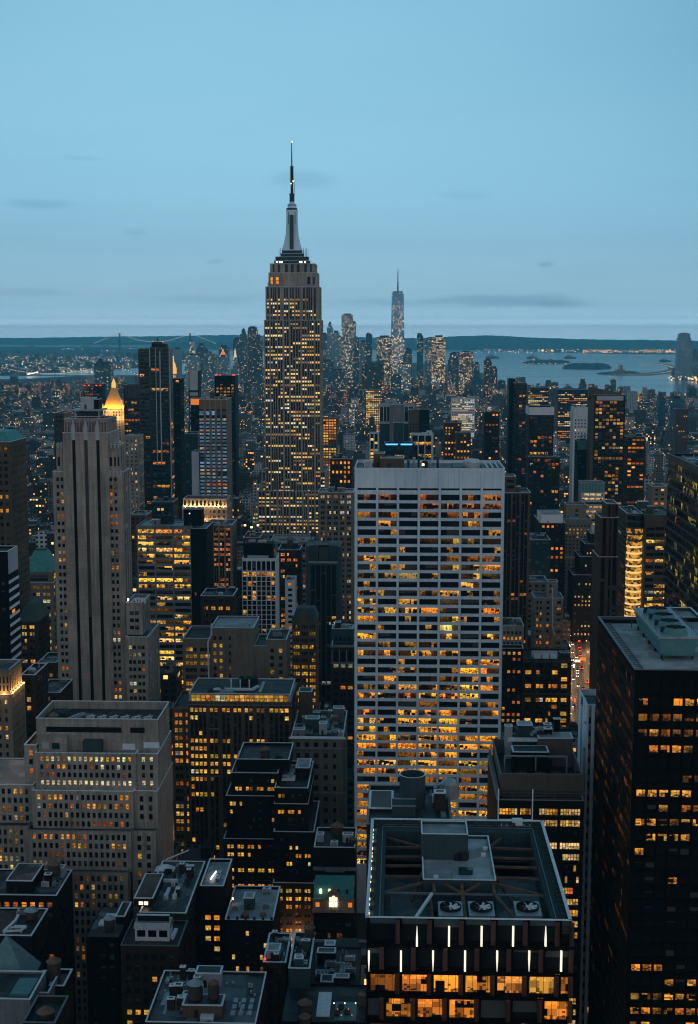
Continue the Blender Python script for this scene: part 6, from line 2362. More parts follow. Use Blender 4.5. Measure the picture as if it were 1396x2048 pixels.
def cupola_tower():
    Y = 1900.0
    x0, x1, z1 = px_box(340, 352, 748, Y, 757)
    b = Bld('lantern_tower', 'slim stone tower with a glowing golden lantern on top', (x0 + x1) / 2, Y + 5, 'skyscraper', None, 137, 'limestone')
    b.tier(x0, x1, Y, Y + 12, 0, z1, None, None, par=0)
    xm = (x0 + x1) / 2
    m = MB()
    m.lathe(xm, Y + 6, [(4.2, z1), (4.2, z1 + 9), (3.2, z1 + 9.5), (2.6, z1 + 14), (.9, z1 + 17), (.7, z1 + 23), (.1, z1 + 26)], 12)
    b.part('lantern', m, M['lanternglow'])
    m = MB()
    for k in range(4):
        m.box(x0 + .6 + k * 2, x0 + 1.6 + k * 2, Y - .08, Y - .01, z1 - 9, z1 - 2)
    b.part('window_field', m, M['lanternglow'], 'stuff')
    b.finish()


M['lanternglow'] = glow('lantern_glow', (1, .42, .08), 1.0)
cupola_tower()


def gold_pyramid():
    Y = 1750.0
    x0, x1, z1 = px_box(206, 243, 818, Y, 930)
    MUST_SEE.append((200, 755, 252, 930, Y))
    b = Bld('gilded_tower', 'stone tower with a floodlit golden pyramid roof and lantern', (x0 + x1) / 2, Y + 12, 'skyscraper', None, 138, 'limestone')
    D = x1 - x0
    sp = S(bay=4, ww=.5, fh=3.9, wh=.55, lit=dict(p=.25, rows={0: .9, 1: .9, 2: .7, 3: .6, 4: .3}, pal=PALE + YELLOW), top=2.5)
    b.tier(x0, x1, Y, Y + D, 0, z1, sp, sp, par=0)
    xm = (x0 + x1) / 2
    za, zb = zp(776, Y + D / 2), zp(757, Y + D / 2)
    m = MB()
    m.frustum(xm, Y + D / 2, z1 + .6, za, D / 2 - .6, D / 2 - .6, 2.6, 2.6)
    b.part('gold_roof', m, M['gold'])
    m = MB()
    m.frustum(xm, Y + D / 2, za + .01, za + 5.5, 2.4, 2.4, 2.2, 2.2)
    m.frustum(xm, Y + D / 2, za + 5.51, zb, 2.5, 2.5, .1, .1)
    b.part('gold_lantern', m, M['goldglow'])
    m = MB()
    m.box(x0 - 1, x1 + 1, Y - 1, Y + D + 1, z1 + .004, z1 + .6)
    for xx in (x0, x1):
        for yy in (Y, Y + D):
            m.frustum(xx, yy, z1 + .6, z1 + 7, .9, .9, .2, .2)
    b.part('cornice', m, M['limestone'])
    for k in range(4):
        flood(x0 + D * (k + .5) / 4, Y - 3.2, z1 + 2.2, 6500, (1, .5, .1), r=.8)
        flood(x1 + 3.2, Y + D * (k + .5) / 4, z1 + 2.2, 5000, (1, .5, .1), r=.8)
    for k in range(3):
        flood(x0 + D * (k + .5) / 3, Y - 4.5, z1 - 12, 4200, (1, .55, .15), r=.8)
        flood(x1 + 4.5, Y + D * (k + .5) / 3, z1 - 12, 3600, (1, .5, .12), r=.8)
    b.finish()


M['goldglow'] = glow('gold_lantern_glow', (1, .5, .12), .9)
gold_pyramid()


def red_topped():
    b = T('red_lit_tower', 'dark tower with red roof lights standing behind a plume of steam', 167, 203, 768, 1900, 26, S(bay=3.6, ww=.7, fh=3.9, wh=.5, span='black', lit=dict(p=.25, rows={3: .9, 4: .2, 8: .8}, pal=AMBER), mat='office', depth=.1), None, wall='black', vb=800, seed=139, done=False, ind=False)
    x0, x1, y0, y1, zr = b.last
    for fx in (.06, .3, .72, .94):
        q = MB(); q.box(x0 + (x1 - x0) * fx - 1.1, x0 + (x1 - x0) * fx + 1.1, y0 - .8, y0 - .1, zr - 1.5, zr - .2); b.part('beacon', q, M['red'])
    b.finish()
    b = T('black_red_tower', 'black slab tower with red corner lights and a glowing rust band under its roof', 429, 470, 751, 1600, 30,
          S(bay=4.8, ww=.72, fh=3.9, wh=.6, top=6, span='black', rec=.2, mat='office', lit=dict(p=.03, rows={1: .6, 2: .95, 3: .9, 4: .2}, pal=[((.8, .3, .04), 1)], run=0, gain=.7)), None, wall='black', vb=800, seed=140, done=False, ind=False)
    MUST_SEE.append((463, 751, 471, 980, 1600))
    x0, x1, y0, y1, zr = b.last
    for fx in (.04, .12, .28, .9, .97):
        q = MB(); q.tube(x0 + (x1 - x0) * fx, y0 + .5, zr + .9, zr + 2.2, .7, .7, 6); b.part('beacon', q, M['red'])
    b.finish()


red_topped()
T('banded_slab', 'dark slab with pale horizontal bands standing in the haze left of the mast skyscraper', 377, 397, 741, 2000, 26, S(bay=30, ww=.96, fh=8, wh=.42, top=28, span='palegrey', depth=.2, mat='office', lit=dict(p=.12, pal=BLUEISH)), None, wall='black', vb=800, seed=141, ind=False)
T('roof_tank_block', 'teal shadowed slab just left of the tall striped limestone tower', 107, 128, 826, 1100, 26, S(bay=3.6, ww=.6, fh=3.7, lit=dict(p=.02)), None, wall='darkglass', vb=930, seed=142, ind=False)

# ---------------------------------------------------------------- centre, behind the pale grid tower
b = T('grey_core_slab', 'tall slab with a plain grey core wall between white framed dark bays', 759, 828, 809, 1750, 26, S(cols=[(.02, .10), (.13, .2), (.22, .29), (.73, .83), (.86, .97)], rows=lambda p, q: [(q - 22, q - 3)], depth=.6, mat='office', lit=dict(p=.0)), None, wall='palegrey', vb=862, seed=151, done=False, ind=False)
x0_, x1_, y0_, y1_, zr_ = b.last
m = MB(); m.box(x0_ + (x1_ - x0_) * .3, x0_ + (x1_ - x0_) * .71, y0_ - 1.2, y0_ - .004, zr_ - 48, zr_ + .4); b.part('core_wall', m, M['grey'])
m = MB(); m.box(x0_ - .3, x0_ + (x1_ - x0_) * .295, y0_ - .8, y0_ - .004, 0, zr_ - 24); m.box(x0_ + (x1_ - x0_) * .715, x1_ + .2, y0_ - .8, y0_ - .004, 0, zr_ - 24); b.part('glass_wall', m, M['tealspan'], 'stuff')
b.clutter(4, 5)
b.finish()
T('brown_black_block', 'brown walled block with a black glass half and a bright lit floor', 817, 838, 820, 1680, 24, S(bay=4, ww=.6, fh=4, lit=dict(p=.3, rows={6: 1, 7: .9}, pal=PALE), top=16), None, wall='tan', vb=850, seed=152, n=1, ind=False)
T('black_glass_block', 'black glass block with an orange lit strip joined to the brown walled one', 838, 859, 819, 1680, 24, S(bay=4, ww=.9, fh=4, lit=dict(p=.1, rows={5: .9, 6: .6}, pal=AMBER), mat='office', top=14, span='black'), None, wall='black', vb=850, seed=153, ind=False)
b = T('white_pier_block', 'black glass block framed by slim white piers under a flat pale roof', 822, 867, 869, 1450, 24, S(cols=[(.06, .30), (.345, .60), (.645, .90)], fh=4.4, wh=.8, top=3, rec=.4, span='black', depth=.2, mat='office', lit=dict(p=.3, pal=YELLOW, rowvar=1)), None, wall='white', vb=922, seed=154, n=2, roof='roofpale', ind=False)
b = T('blue_light_block', 'dark glass block with two glowing blue light strips along its roof edge', 769, 829, 887, 1400, 26, S(bay=5, ww=.9, fh=4.4, wh=.7, top=7, span='tealspan', depth=.1, mat='office', lit=dict(p=.14, pal=YELLOW)), None, wall='darkglass', vb=922, seed=155, done=False, ind=False)
x0_, x1_, y0_, y1_, zr_ = b.last
for a, c in ((.04, .44), (.54, .92)):
    m = MB(); m.box(x0_ + (x1_ - x0_) * a, x0_ + (x1_ - x0_) * c, y0_ - .7, y0_ - .05, zr_ - .6, zr_ + .7); b.part('blue_strip', m, M['bluelamp'])
b.bulkhead(x0_ + (x1_ - x0_) * .3, y0_ + 9, (x1_ - x0_) * .33, 9, zp(845, y0_ + 9) - zr_, zr_, wall='tealgrey', name='lift_house')
b.finish()
T('dark_yellow_block', 'narrow dark block with white corners and tall yellow windows', 739, 758, 866, 1600, 18, S(cols=[(.12, .42), (.55, .85)], fh=4.2, wh=.62, lit=dict(p=.4, pal=YELLOW), span='black', rec=.3), None, wall='white', vb=915, seed=156, ind=False)
T('amber_low_block', 'low brown block with rows of amber arched windows left of the pale grid tower roof', 660, 704, 918, 1120, 26, S(bay=3.6, ww=.5, fh=3.9, wh=.55, lit=dict(p=.65, pal=AMBER)), None, wall='brown', vb=950, seed=157, n=4, roof='roofdark', ind=False)
T('dim_shop_block', 'low dim block with a pale snowy roof just left of the pale grid tower', 636, 707, 985, 1000, 26, S(bay=5, ww=.6, per=2, fh=4, wh=.55, lit=dict(p=.35, rows={0: .8}, pal=PALE)), None, wall='limedark', vb=1040, seed=158, n=5, roof='roofpale')
T('dark_twin_slab', 'dark slab tower with a lower shoulder right of the pale grid tower roof', 969, 999, 824, 1500, 26, S(bay=3.8, ww=.6, fh=3.7, span='black', lit=dict(p=.1, pal=AMBER), depth=.1), S(lit=dict(p=.05)), wall='charcoal', vb=920, seed=159, n=2, ind=False)
T('brown_roof_tower', 'brown brick tower with small balconies and scattered amber windows', 888, 922, 845, 1650, 22, S(bay=3.6, ww=.45, fh=3.6, lit=dict(p=.25, pal=AMBER)), S(lit=dict(p=.2)), wall='redbrown', vb=920, seed=160, n=2, ind=False)
T('tan_roof_tower', 'tan balconied apartment block in front of the brown brick tower', 912, 942, 866, 1550, 22, S(bay=3.6, ww=.55, fh=3.6, lit=dict(p=.3, pal=AMBER)), S(lit=dict(p=.2)), wall='tan', vb=922, seed=161, n=2, ind=False)
T('orange_grid_block', 'pale block fully lit with orange windows right of the mast skyscraper', 645, 674, 836, 2050, 26, S(bay=4, ww=.7, fh=4, wh=.6, lit=dict(p=.9, pal=AMBER + YELLOW, rowvar=.2)), None, wall='tan', vb=866, seed=162, ind=False)
T('white_lit_block', 'long white building with bright even windows in the hazy middle distance', 903, 950, 797, 2700, 30, S(bay=4, ww=.65, fh=4.2, wh=.5, lit=dict(p=.7, pal=PALE, rowvar=.3)), None, wall='white', vb=812, seed=163, ind=False)
T('bright_lit_block', 'stepped building blazing with warm windows below the distant towers', 731, 762, 780, 3300, 34, S(bay=5, ww=.7, fh=4.4, wh=.6, lit=dict(p=.95, pal=PALE[:1] + YELLOW, rowvar=.1)), None, wall='tan', vb=795, seed=164, ind=False)

# ---------------------------------------------------------------- right half, middle distance
b = T('fluted_brown_tower', 'brown tower with continuous vertical piers close behind the pale grid tower', 1004, 1061, 985, 900, 26, S(bay=4.9, ww=.78, per=2, gap=.35, fh=2.95, wh=.6, top=3.2, span='charcoal', rec=.35, depth=.2, lit=dict(p=.1, pal=AMBER, rowvar=.5)), None, wall='tan', vb=1230, seed=171, n=2, done=False)
xa_, xb_, zt_ = px_box(1010, 1032, 953, 904)
b.tier(xa_, xb_, 904, 920, b.last[4], zt_, S(bay=30, ww=.95, fh=4, wh=.5, lit=dict(p=.1), span='tan'), None, par=.5)
b.finish()
T('dark_spotted_tower', 'tall dark glass tower with a few scattered orange windows', 1030, 1054, 766, 1500, 26, S(bay=3.6, ww=.8, fh=3.7, wh=.6, span='darkglass', depth=.1, mat='office', lit=dict(p=.16, pal=AMBER + RUST, rowvar=.4, run=.2)), S(bay=3.6, ww=.7, fh=3.7, lit=dict(p=.03), span='black'), wall='darkglass', vb=990, seed=172, n=2, ind=False)
T('dark_shadow_tower', 'plain dark tower stuck to the left of the spotted glass one', 1018, 1031, 757, 1530, 24, S(bay=3.6, ww=.6, fh=3.8, lit=dict(p=.02), span='black'), None, wall='charcoal', vb=900, seed=173, ind=False)
b = T('white_cap_tower', 'dark tower with a blank white band round its top', 1058, 1108, 815, 1280, 30, S(bay=3.5, ww=.75, fh=3.7, wh=.6, top=8.4, span='darkglass', depth=.12, mat='office', lit=dict(p=.2, pal=AMBER + PALE[:1], run=.2, rowvar=.4)), S(lit=dict(p=.1)), wall='charcoal', vb=1000, seed=174, done=False, ind=False)
x0_, x1_, y0_, y1_, zr_ = b.last
m = MB(); m.box(x0_ - .3, x1_ + .3, y0_ - .4, y0_ - .004, zr_ - 6, zr_ + 1.3); m.box(x0_ - .4, x0_ - .004, y0_ - .4, y1_, zr_ - 6, zr_ + 1.3); b.part('white_band', m, M['white'])
xa_, xb_, zt_ = px_box(1057, 1120, 914, 1270)
b.tier(xa_, xb_, 1270, 1279.9, 0, zt_, S(bay=3.5, ww=.75, fh=3.7, wh=.6, span='darkglass', depth=.12, mat='office', lit=dict(p=.1, pal=AMBER, run=.2)), None, par=.5)
b.finish()
b = T('white_hotel', 'slender white tower with a close grid of small dark windows', 1147, 1176, 815, 1550, 26, S(bay=3.9, ww=.42, fh=3.8, wh=.5, top=13, lit=dict(p=.05, pal=PALE)), S(bay=4, ww=.1, fh=3.8, lit=None), wall='white', vb=930, seed=175, n=2, ind=False)
b = T('blue_cap_slab', 'black slab with a pale blue top and an open window frame on its roof', 1156, 1179, 882, 1330, 24, S(bay=3, ww=.9, fh=3.8, wh=.7, top=9.5, span='black', depth=.1, mat='office', lit=dict(p=.01)), S(lit=None, bay=40, ww=.01), wall='black', vb=935, seed=176, done=False, ind=False)
x0_, x1_, y0_, y1_, zr_ = b.last
m = MB(); m.box(x0_ - .2, x1_ + .2, y0_ - .3, y0_ - .004, zr_ - 7.5, zr_ + 1.3); b.part('blue_cap', m, M['bluepanel'] if 'bluepanel' in M else M['tealspan2'])
m = MB()
for k in range(3):
    xx = x0_ + 2.4 + k * (x1_ - x0_ - 4) / 2
    m.box(xx - .35, xx + .35, y0_ + .2, y0_ + .9, zr_, zr_ + 6.4)
for zz in (zr_ + 2.8, zr_ + 6):
    m.box(x0_ + 2.0, x1_ - 1.2, y0_ + .25, y0_ + .85, zz, zz + .6)
b.part('roof_frame', m, M['tealspan2'])
b.finish()


def slant_tower():
    Y = 1300.0
    x0, x1, z1 = px_box(1184, 1251, 790, Y, 1000)
    MUST_SEE.append((1184, 772, 1251, 790, Y))
    b = Bld('slant_top_tower', 'residential tower with a slanted brown top and dozens of scattered lit windows', (x0 + x1) / 2, Y + 14, 'skyscraper', None, 177, 'charcoal')
    g = S(bay=3.5, ww=.84, fh=3.35, wh=.66, top=5.5, span='brown', depth=.4, lit=dict(p=.34, pal=MIXED, rowvar=.2, run=.1, gain=1.0, dim=.4))
    b.tier(x0 + 2.5, x1, Y, Y + 28, 0, z1, g, S(bay=4, ww=.3, fh=3.3, lit=None), par=.4, roof='roofgrey')
    m = MB()
    xa, xb = x0, atY(1242, 790, Y + 8).x
    za, zb = zp(774, Y + 8), zp(786, Y + 8)
    y0, y1 = Y + 5, Y + 24
    p = [(xa, z1 - 5), (xb, z1 - 5), (xb, zb), (xb - 6, zb + 1.8), (xa, za)]
    m.poly([(a, y0, z) for a, z in p])
    m.poly([(a, y1, z) for a, z in reversed(p)])
    for (a, za_), (c, zc) in zip(p, p[1:] + p[:1]):
        m.quad((a, y0, za_), (a, y1, za_), (c, y1, zc), (c, y0, zc))
    b.part('slanted_top', m, M['tan'])
    m = MB()
    m.box(atY(1194, 795, Y - .5).x, atY(1247, 795, Y - .5).x, Y - .4, Y - .004, zp(800, Y), zp(791, Y))
    b.part('white_band', m, M['palegrey'])
    m = MB()
    m.box(x0, x0 + 2.45, Y + .4, Y + 27, 0, z1 - 2)
    b.part('end_wall', m, M['tan'])
    b.finish()


slant_tower()
b = T('blue_louvre_office', 'office block with a blue louvred top and bright ribbon windows', 1163, 1210, 966, 1262, 24, S(bay=20, ww=.97, fh=4.05, wh=.5, top=9.4, span='palegrey', depth=.3, mat='office', lit=dict(p=.85, pal=PALE[:3] + YELLOW, rowvar=.5, gain=1.0)), S(bay=40, ww=.01, lit=None), wall='palegrey', vb=1060, seed=178, done=False, n=2, ind=False)
x0_, x1_, y0_, y1_, zr_ = b.last
for k in range(16):
    m = MB(); xx = x0_ + (x1_ - x0_) * (k + .5) / 16; m.box(xx - .45, xx + .45, y0_ - .5, y0_ - .004, zr_ - 7.6, zr_ + .8); b.part('louvre', m, M['tealspan2'])
b.wins = [w2 for w in b.wins for w2 in split_window(w, 3, b.rng, .25)]
b.finish()


def deco():
    Y = 1215.0
    x0, x1, z1 = px_box(1113, 1184, 1038, Y, 1130)
    MUST_SEE.append((1132, 1006, 1173, 1038, Y))
    b = Bld('stepped_deco_block', 'beige stepped building with a square top and a bright blue tank pool on its ledge', (x0 + x1) / 2, Y + 14, 'building', None, 179, 'beige')
    g = S(bay=3.5, ww=.45, fh=3.4, wh=.5, top=5, lit=dict(p=.15, rows={0: .0, 1: .75, 2: .75, 3: .2}, pal=YELLOW, run=.1))
    xa, xb, z2 = px_box(1133, 1173, 1009, Y + 6)
    b.tier(xa, xb, Y + 6, Y + 24, z1 - .5, z2, S(cols=[(.45, .6)], fh=4, top=4, lit=dict(p=0)), None, par=.8)
    b.tier(x0, x1, Y, Y + 30, 0, z1, g, g, par=.8, roof='roofgrey')
    m = MB(); m.box(atY(1139, 1034, Y + 3).x, atY(1158, 1034, Y + 3).x, Y + 2.5, Y + 5, b.last[4], b.last[4] + 2.6); b.part('blue_tank', m, M['bluelightpanel'])
    xa, xb, z3 = px_box(1101, 1160, 1115, Y - 8)
    b.tier(xa, xb, Y - 8, Y - .05, 0, z3, S(bay=3.5, ww=.45, fh=3.4, wh=.5, lit=dict(p=.12, pal=YELLOW, run=.6)), S(bay=3.4, fh=3.4, lit=dict(p=.2)), par=.6)
    b.finish()


M['bluelightpanel'] = plain('blue_painted_panel', (.08, .30, .48), .5, 0, .1)
deco()


def dark_stepped():
    Y = 1130.0
    b = Bld('dark_setback_tower', 'dark brick tower climbing in setbacks with rows of small bright windows', atY(1170, 1150, Y).x, Y + 14, 'building', None, 180, 'darkbrick')
    P = {0: .0, 1: .7, 2: .0, 3: .05, 4: .5, 5: .7, 6: .9, 7: .0, 8: .05, 9: 0, 10: .05, 11: .9, 12: .1, 13: .85, 14: .1, 15: .5, 16: .2}
    g = S(bay=2.9, ww=.42, fh=3.6, wh=.5, top=3, lit=dict(p=.3, rows=P, pal=PALE[:3] + YELLOW, run=.1, dim=.05))
    zs = None
    for (u0, u1, v, dy, zb) in ((1183, 1200, 1068, 7, 1090), (1170, 1200, 1088, 4, 1116), (1159, 1200, 1113, 2, 1150), (1146, 1200, 1150, 0, None)):
        xa, xb, z = px_box(u0, u1, v, Y + dy)
        b.tier(xa, xb, Y + dy, Y + 34, 0 if zb is None else zp(zb, Y + dy) - 1, z, g, S(bay=3, ww=.4, fh=3.6, lit=dict(p=.1)), par=.8, roof='roofgrey')
    MUST_SEE.append((1146, 1066, 1198, 1280, Y))
    m = MB()
    p = atY(1184, 1066, Y + 7)
    m.box(p.x, p.x + 4.6, Y + 9, Y + 15, p.z, p.z + 5.8)
    b.part('bulkhead', m, M['palegrey'])
    b.finish()


dark_stepped()


def red_granite():
    Y = 790.0
    b = Bld('red_granite_tower', 'red brown granite tower with three pale edged steps and vertical dark glass bands', atY(1217, 1100, Y).x, Y + 14, 'skyscraper', None, 181, 'redbrown')
    g = S(cols=[(.14, .34), (.52, .62), (.74, .94)], rows=lambda p, q: [(p + .5 + 4 * k, p + 3.9 + 4 * k) for k in range(int((q - p - 6) / 4))], rec=.3, depth=.2, span='black', mat='office', lit=dict(p=.01))
    z = None
    for (u0, u1, v, dy, zb) in ((1214, 1237, 1008, 6, 1036), (1201, 1237, 1035, 3, 1115), (1197, 1236, 1114, 0, None)):
        xa, xb, zt = px_box(u0, u1, v, Y + dy)
        b.tier(xa, xb, Y + dy, Y + 26, 0 if zb is None else zp(zb, Y + dy) - 1, zt, g, S(bay=40, ww=.01, lit=None), par=.6, roof='roofgrey')
    MUST_SEE.append((1197, 1008, 1237, 1230, Y))
    b.finish()


red_granite()


def curved_corner():
    Y = 830.0
    x0, x1, z1 = px_box(1290, 1332, 1030, Y, 1200)
    MUST_SEE.append((1237, 1012, 1292, 1225, Y))
    b = Bld('curved_corner_office', 'brown office block with a rounded corner of glowing white bands and amber windows', (x0 + x1) / 2, Y + 14, 'building', None, 182, 'tan')
    b.tier(x0, x1 + 6, Y, Y + 40, 0, z1, S(bay=6, ww=.92, fh=4.0, wh=.52, top=7, rec=.15, span='tan', mat='office', lit=dict(p=.55, rows={0: .3, 1: .1, 2: .8, 3: .1, 4: .05, 5: .95, 6: .5, 7: .6, 8: .5, 9: .7, 10: .7, 11: .9, 12: .4, 13: .3}, pal=YELLOW + AMBER, run=.3)), None, par=.8, roof='roofdark', coping='darkcoping')
    zr = b.last[4]
    xl = atY(1258, 1030, Y).x
    xf = atY(1237, 1012, Y + 40).x
    # slanting side wing: straight wall running back on the left
    b.tier(xl, x0 - .05, Y + 7, Y + 42, 0, z1, None, S(bay=4, ww=.86, fh=4.0, wh=.5, top=6, rec=.15, span='tan', mat='office', lit=dict(p=.35, pal=AMBER, rows={k: (.5 if k > 8 else .08) for k in range(50)})), par=.8, roof='roofdark', coping='coping')
    xc, R_ = (xl + x0) / 2, (x0 - xl) / 2
    n = 12
    k = 0
    z = z1 - 1
    lampz = []
    while z > 4:
        h = 4.0
        m = MB()
        for i in range(n):
            a0, a1 = pi + pi * i / n, pi + pi * (i + 1) / n
            p0, p1 = (xc + R_ * cos(a0), Y + 7 + R_ * 1.15 * sin(a0)), (xc + R_ * cos(a1), Y + 7 + R_ * 1.15 * sin(a1))
            m.quad((*p0, z - h * .7), (*p1, z - h * .7), (*p1, z), (*p0, z), 0)
            m.quad((*p0, z - h), (*p1, z - h), (*p1, z - h * .7), (*p0, z - h * .7), 1)
        b.part('bay_storey', m, [M['palelit'] if k > 1 else M['darkglass'], M['bandlit'] if k > 3 else M['tan']])
        z -= h
        k += 1
        if k > 24:
            break
    m = MB()
    m.poly([(xc + R_ * cos(pi + pi * i / n), Y + 7 + R_ * 1.15 * sin(pi + pi * i / n), z1 - .95) for i in range(n + 1)])
    b.part('bay_roof', m, M['roofdark'])
    b.clutter(7, 5, 0, rect=(xl + 2, x1, Y + 14, Y + 40))
    b.bulkhead(xl + 10, Y + 24, 6, 6, 6, zr, wall='tealgrey', roof='roofpale')
    b.finish()


def glow_pattern(name, c, s, sc):
    mt, t, b = new_mat(name)
    p = t.n('ShaderNodeTexCoord').outputs['Object']
    vor = t.n('ShaderNodeTexVoronoi', feature='F1', distance='CHEBYCHEV')
    t.put(vor.inputs['Vector'], p)
    vor.inputs['Scale'].default_value = sc
    k = t.ramp(t.sep(vor.outputs['Color'])[0], [(.3, (.03, .03, .03)), (.85, (1, 1, 1))])
    t.put(b.inputs['Emission Color'], t.mixc(1.0, k, c, 'MULTIPLY'))
    b.inputs['Base Color'].default_value = (.03, .025, .02, 1)
    b.inputs['Emission Strength'].default_value = s
    mt.cycles.emission_sampling = 'NONE'
    return mt


M['palelit'] = glow_pattern('rounded_bay_glass', (1, .46, .06), .75, .6)
M['bandlit'] = glow('rounded_bay_band', (1, .62, .22), .95)
curved_corner()


def green_glass():
    z1 = zp(907, 660, 1337)
    x0 = atY(1337, 907, 660).x
    MUST_SEE.append((1335, 905, 1396, 1200, 480))
    b = Bld('green_glass_tower', 'dark green glass tower at the frame edge with slanting rows of yellow lights', x0 + 30, 570, 'skyscraper', None, 183, 'darkglass')
    P = {k: .12 for k in range(90)}
    for k in (1, 2, 4, 5, 11, 12):
        P[k] = .45
    g = S(bay=3.2, ww=.88, fh=4.1, wh=.7, top=3, span='tealspan', depth=.06, mat='office', lit=dict(p=.2, rows=P, pal=[((.9, .62, .08), 3), ((.5, .36, .06), 3), ((.2, .2, .08), 2)], run=.4, gain=.7, dim=.5))
    b.tier(x0, x0 + 60, 485, 660, 0, z1, g, g, par=1.0, roof='roofdark', coping='darkcoping')
    b.clutter(8, 3, 0, rect=(x0 + 1, x0 + 18, 580, 655))
    b.finish()


green_glass()
T('teal_plant_house', 'pale teal plant house on a dark block at the right frame edge', 1376, 1440, 1270, 392, 40, None, None, wall='tealgrey', vb=1270, seed=184, roof='roofpale', coping='coping', ind=False)

# lower right: shops by the avenue and towers above them
b = T('chimney_apartments', 'pale stuccoed apartment block with balconies and a tall white flue up its front', 1069, 1127, 1196, 930, 22, S(cols=[(.08, .14), (.2, .26), (.42, .52), (.78, .92)], fh=4.1, wh=.5, lit=dict(p=.35, rows={0: .3, 1: .35, 3: .5, 4: .4, 5: .6}, pal=AMBER + PALE[:1])), S(fh=4, lit=dict(p=.1)), wall='limestone', vb=1285, seed=191, done=False)
x0_, x1_, y0_, y1_, zr_ = b.last
xa_, xb_, zt_ = px_box(1095, 1116, 1163, 938)
b.tier(xa_, xb_, 938, 946, zr_, zt_, S(cols=[(.2, .4)], fh=4, lit=dict(p=.2)), None, par=.5)
m = MB()
for (ua, va, ub, vb_) in ((1105, 1176, 1105, 1252), (1105, 1252, 1110, 1274)):
    m.bar(atY(ua, va, y0_ - .7), atY(ub, vb_, y0_ - .7), .9)
b.part('white_flue', m, M['palemetal'])
for k in range(9):
    m = MB()
    m.box(x1_ - 6, x1_ + 1.6, y0_ - 1.3, y0_ - .004, zr_ - 6 - k * 4.1, zr_ - 5.5 - k * 4.1)
    b.part('balcony', m, M['limedark'])
    m = MB()
    m.box(x0_ - 1.4, x0_ + 1.2, y0_ - 1.0, y0_ - .004, zr_ - 10 - k * 4.1, zr_ - 9.5 - k * 4.1)
    b.part('balcony', m, M['limedark'])
b.finish()
b = T('grey_pier_block', 'grey stone block with shallow vertical piers behind the pale flue building', 1037, 1096, 1164, 985, 26, S(bay=4.4, ww=.5, fh=3.8, wh=.5, rec=.3, span='limedark', lit=dict(p=.05, pal=AMBER)), None, wall='limedark', vb=1260, seed=192, n=4)
q = atY(1051, 1154, 984)
b = T('narrow_cream_house', 'narrow cream house with a row of yellow attic windows beside the pale grid tower', 1002, 1048, 1252, 850, 26, S(bay=2.5, ww=.55, fh=3.6, wh=.55, top=3, lit=dict(p=.1, rows={0: .05, 1: .85, 2: .05, 3: .0}, pal=AMBER + YELLOW)), None, wall='limestone', vb=1295, seed=193, n=3, done=False, roof='roofdark')
b.tank(b.last[0] + 3, b.last[2] + 8, r=1.8, h=3, leg=1)
b.finish()
b = T('dark_shop_block', 'dark brick shop building with lit shopfronts under the cream house', 1000, 1047, 1297, 840, 9.9, S(bay=3.2, ww=.55, fh=4, wh=.5, lit=dict(p=.15, rows={2: .3, 3: .6, 4: .5, 8: .5, 9: .2, 10: .9, 11: .9}, pal=AMBER + PALE[:1])), None, wall='darkbrick', vb=1450, seed=194, roof='roofdark')


def corner_store():
    Y = 862.0
    x0, x1, z1 = px_box(1047, 1143, 1318, Y, 1452)
    MUST_SEE.append((1060, 1296, 1140, 1318, Y))
    b = Bld('old_store_building', 'old brown department store with a deep cornice, skylights and glowing shop windows by the avenue', (x0 + x1) / 2, Y + 14, 'building', None, 195, 'brown')
    cols = G([(.04, .17, 1), (.27, .42, 2), (.48, .58, 2), (.60, .72, 1), (.79, .92, 1)])
    P = {0: .6, 1: .35, 2: .15, 3: .75, 4: .05, 5: .95, 6: .4, 7: .1, 8: .75, 9: .5}
    b.tier(x0, x1, Y, Y + 30, 0, z1, S(cols=cols, fh=4.6, wh=.62, top=2.4, depth=.6, lit=dict(p=.5, rows=P, pal=YELLOW[:3] + AMBER[:2], run=.2, dim=.1, gain=1.1)), S(bay=4, fh=4.6, lit=dict(p=.3, pal=AMBER)), par=1.2, roof='roofdark', coping='darkcoping')
    zr = b.last[4]
    m = MB()
    m.box(x0 - .9, x1 + .9, Y - 1.3, Y - .004, z1 - 2.0, z1 - .9)
    b.part('cornice', m, M['tan'])
    m = MB()
    m.box(x0 - .5, x1 + .5, Y - .7, Y - .004, z1 - 23.6, z1 - 22.8)
    b.part('cornice', m, M['tan'])
    for k in range(3):
        m = MB()
        a = x0 + (x1 - x0) * (.24 + .17 * k)
        m.frustum(a + 2, Y + 5, zr, zr + 3.2, 2.2, 2.6, 2.2, .8, 0, 0, 1.2)
        b.part('skylight', m, M['palemetal'])
    b.bulkhead(x0 + (x1 - x0) * .78, Y + 3, 6, 6, 4.5, zr, wall='brown')
    m = MB(); m.box(x0 + 6, x1 - 8, Y + 9, Y + 9.5, zr, zr + 4.5); b.part('back_screen', m, M['coping'])
    m = MB()
    for k in range(3):
        w_ = (x1 - x0) / 3
        m.box(x0 + k * w_ + .8, x0 + (k + 1) * w_ - .8, Y - .35, Y - .1, .6, 4.2)
    b.part('shop_window', m, M['shopglow'])
    b.finish()


M['shopglow'] = glow_pattern('shop_window_glow', (1, .55, .18), 1.3, .5)
corner_store()
T('avenue_corner_house', 'low cream corner house across the avenue at the foot of the dark setback tower', 1164, 1192, 1300, 1105, 14, S(bay=3, ww=.5, fh=3.8, lit=dict(p=.1)), None, wall='tan', vb=1310, seed=196, n=2, ind=False)


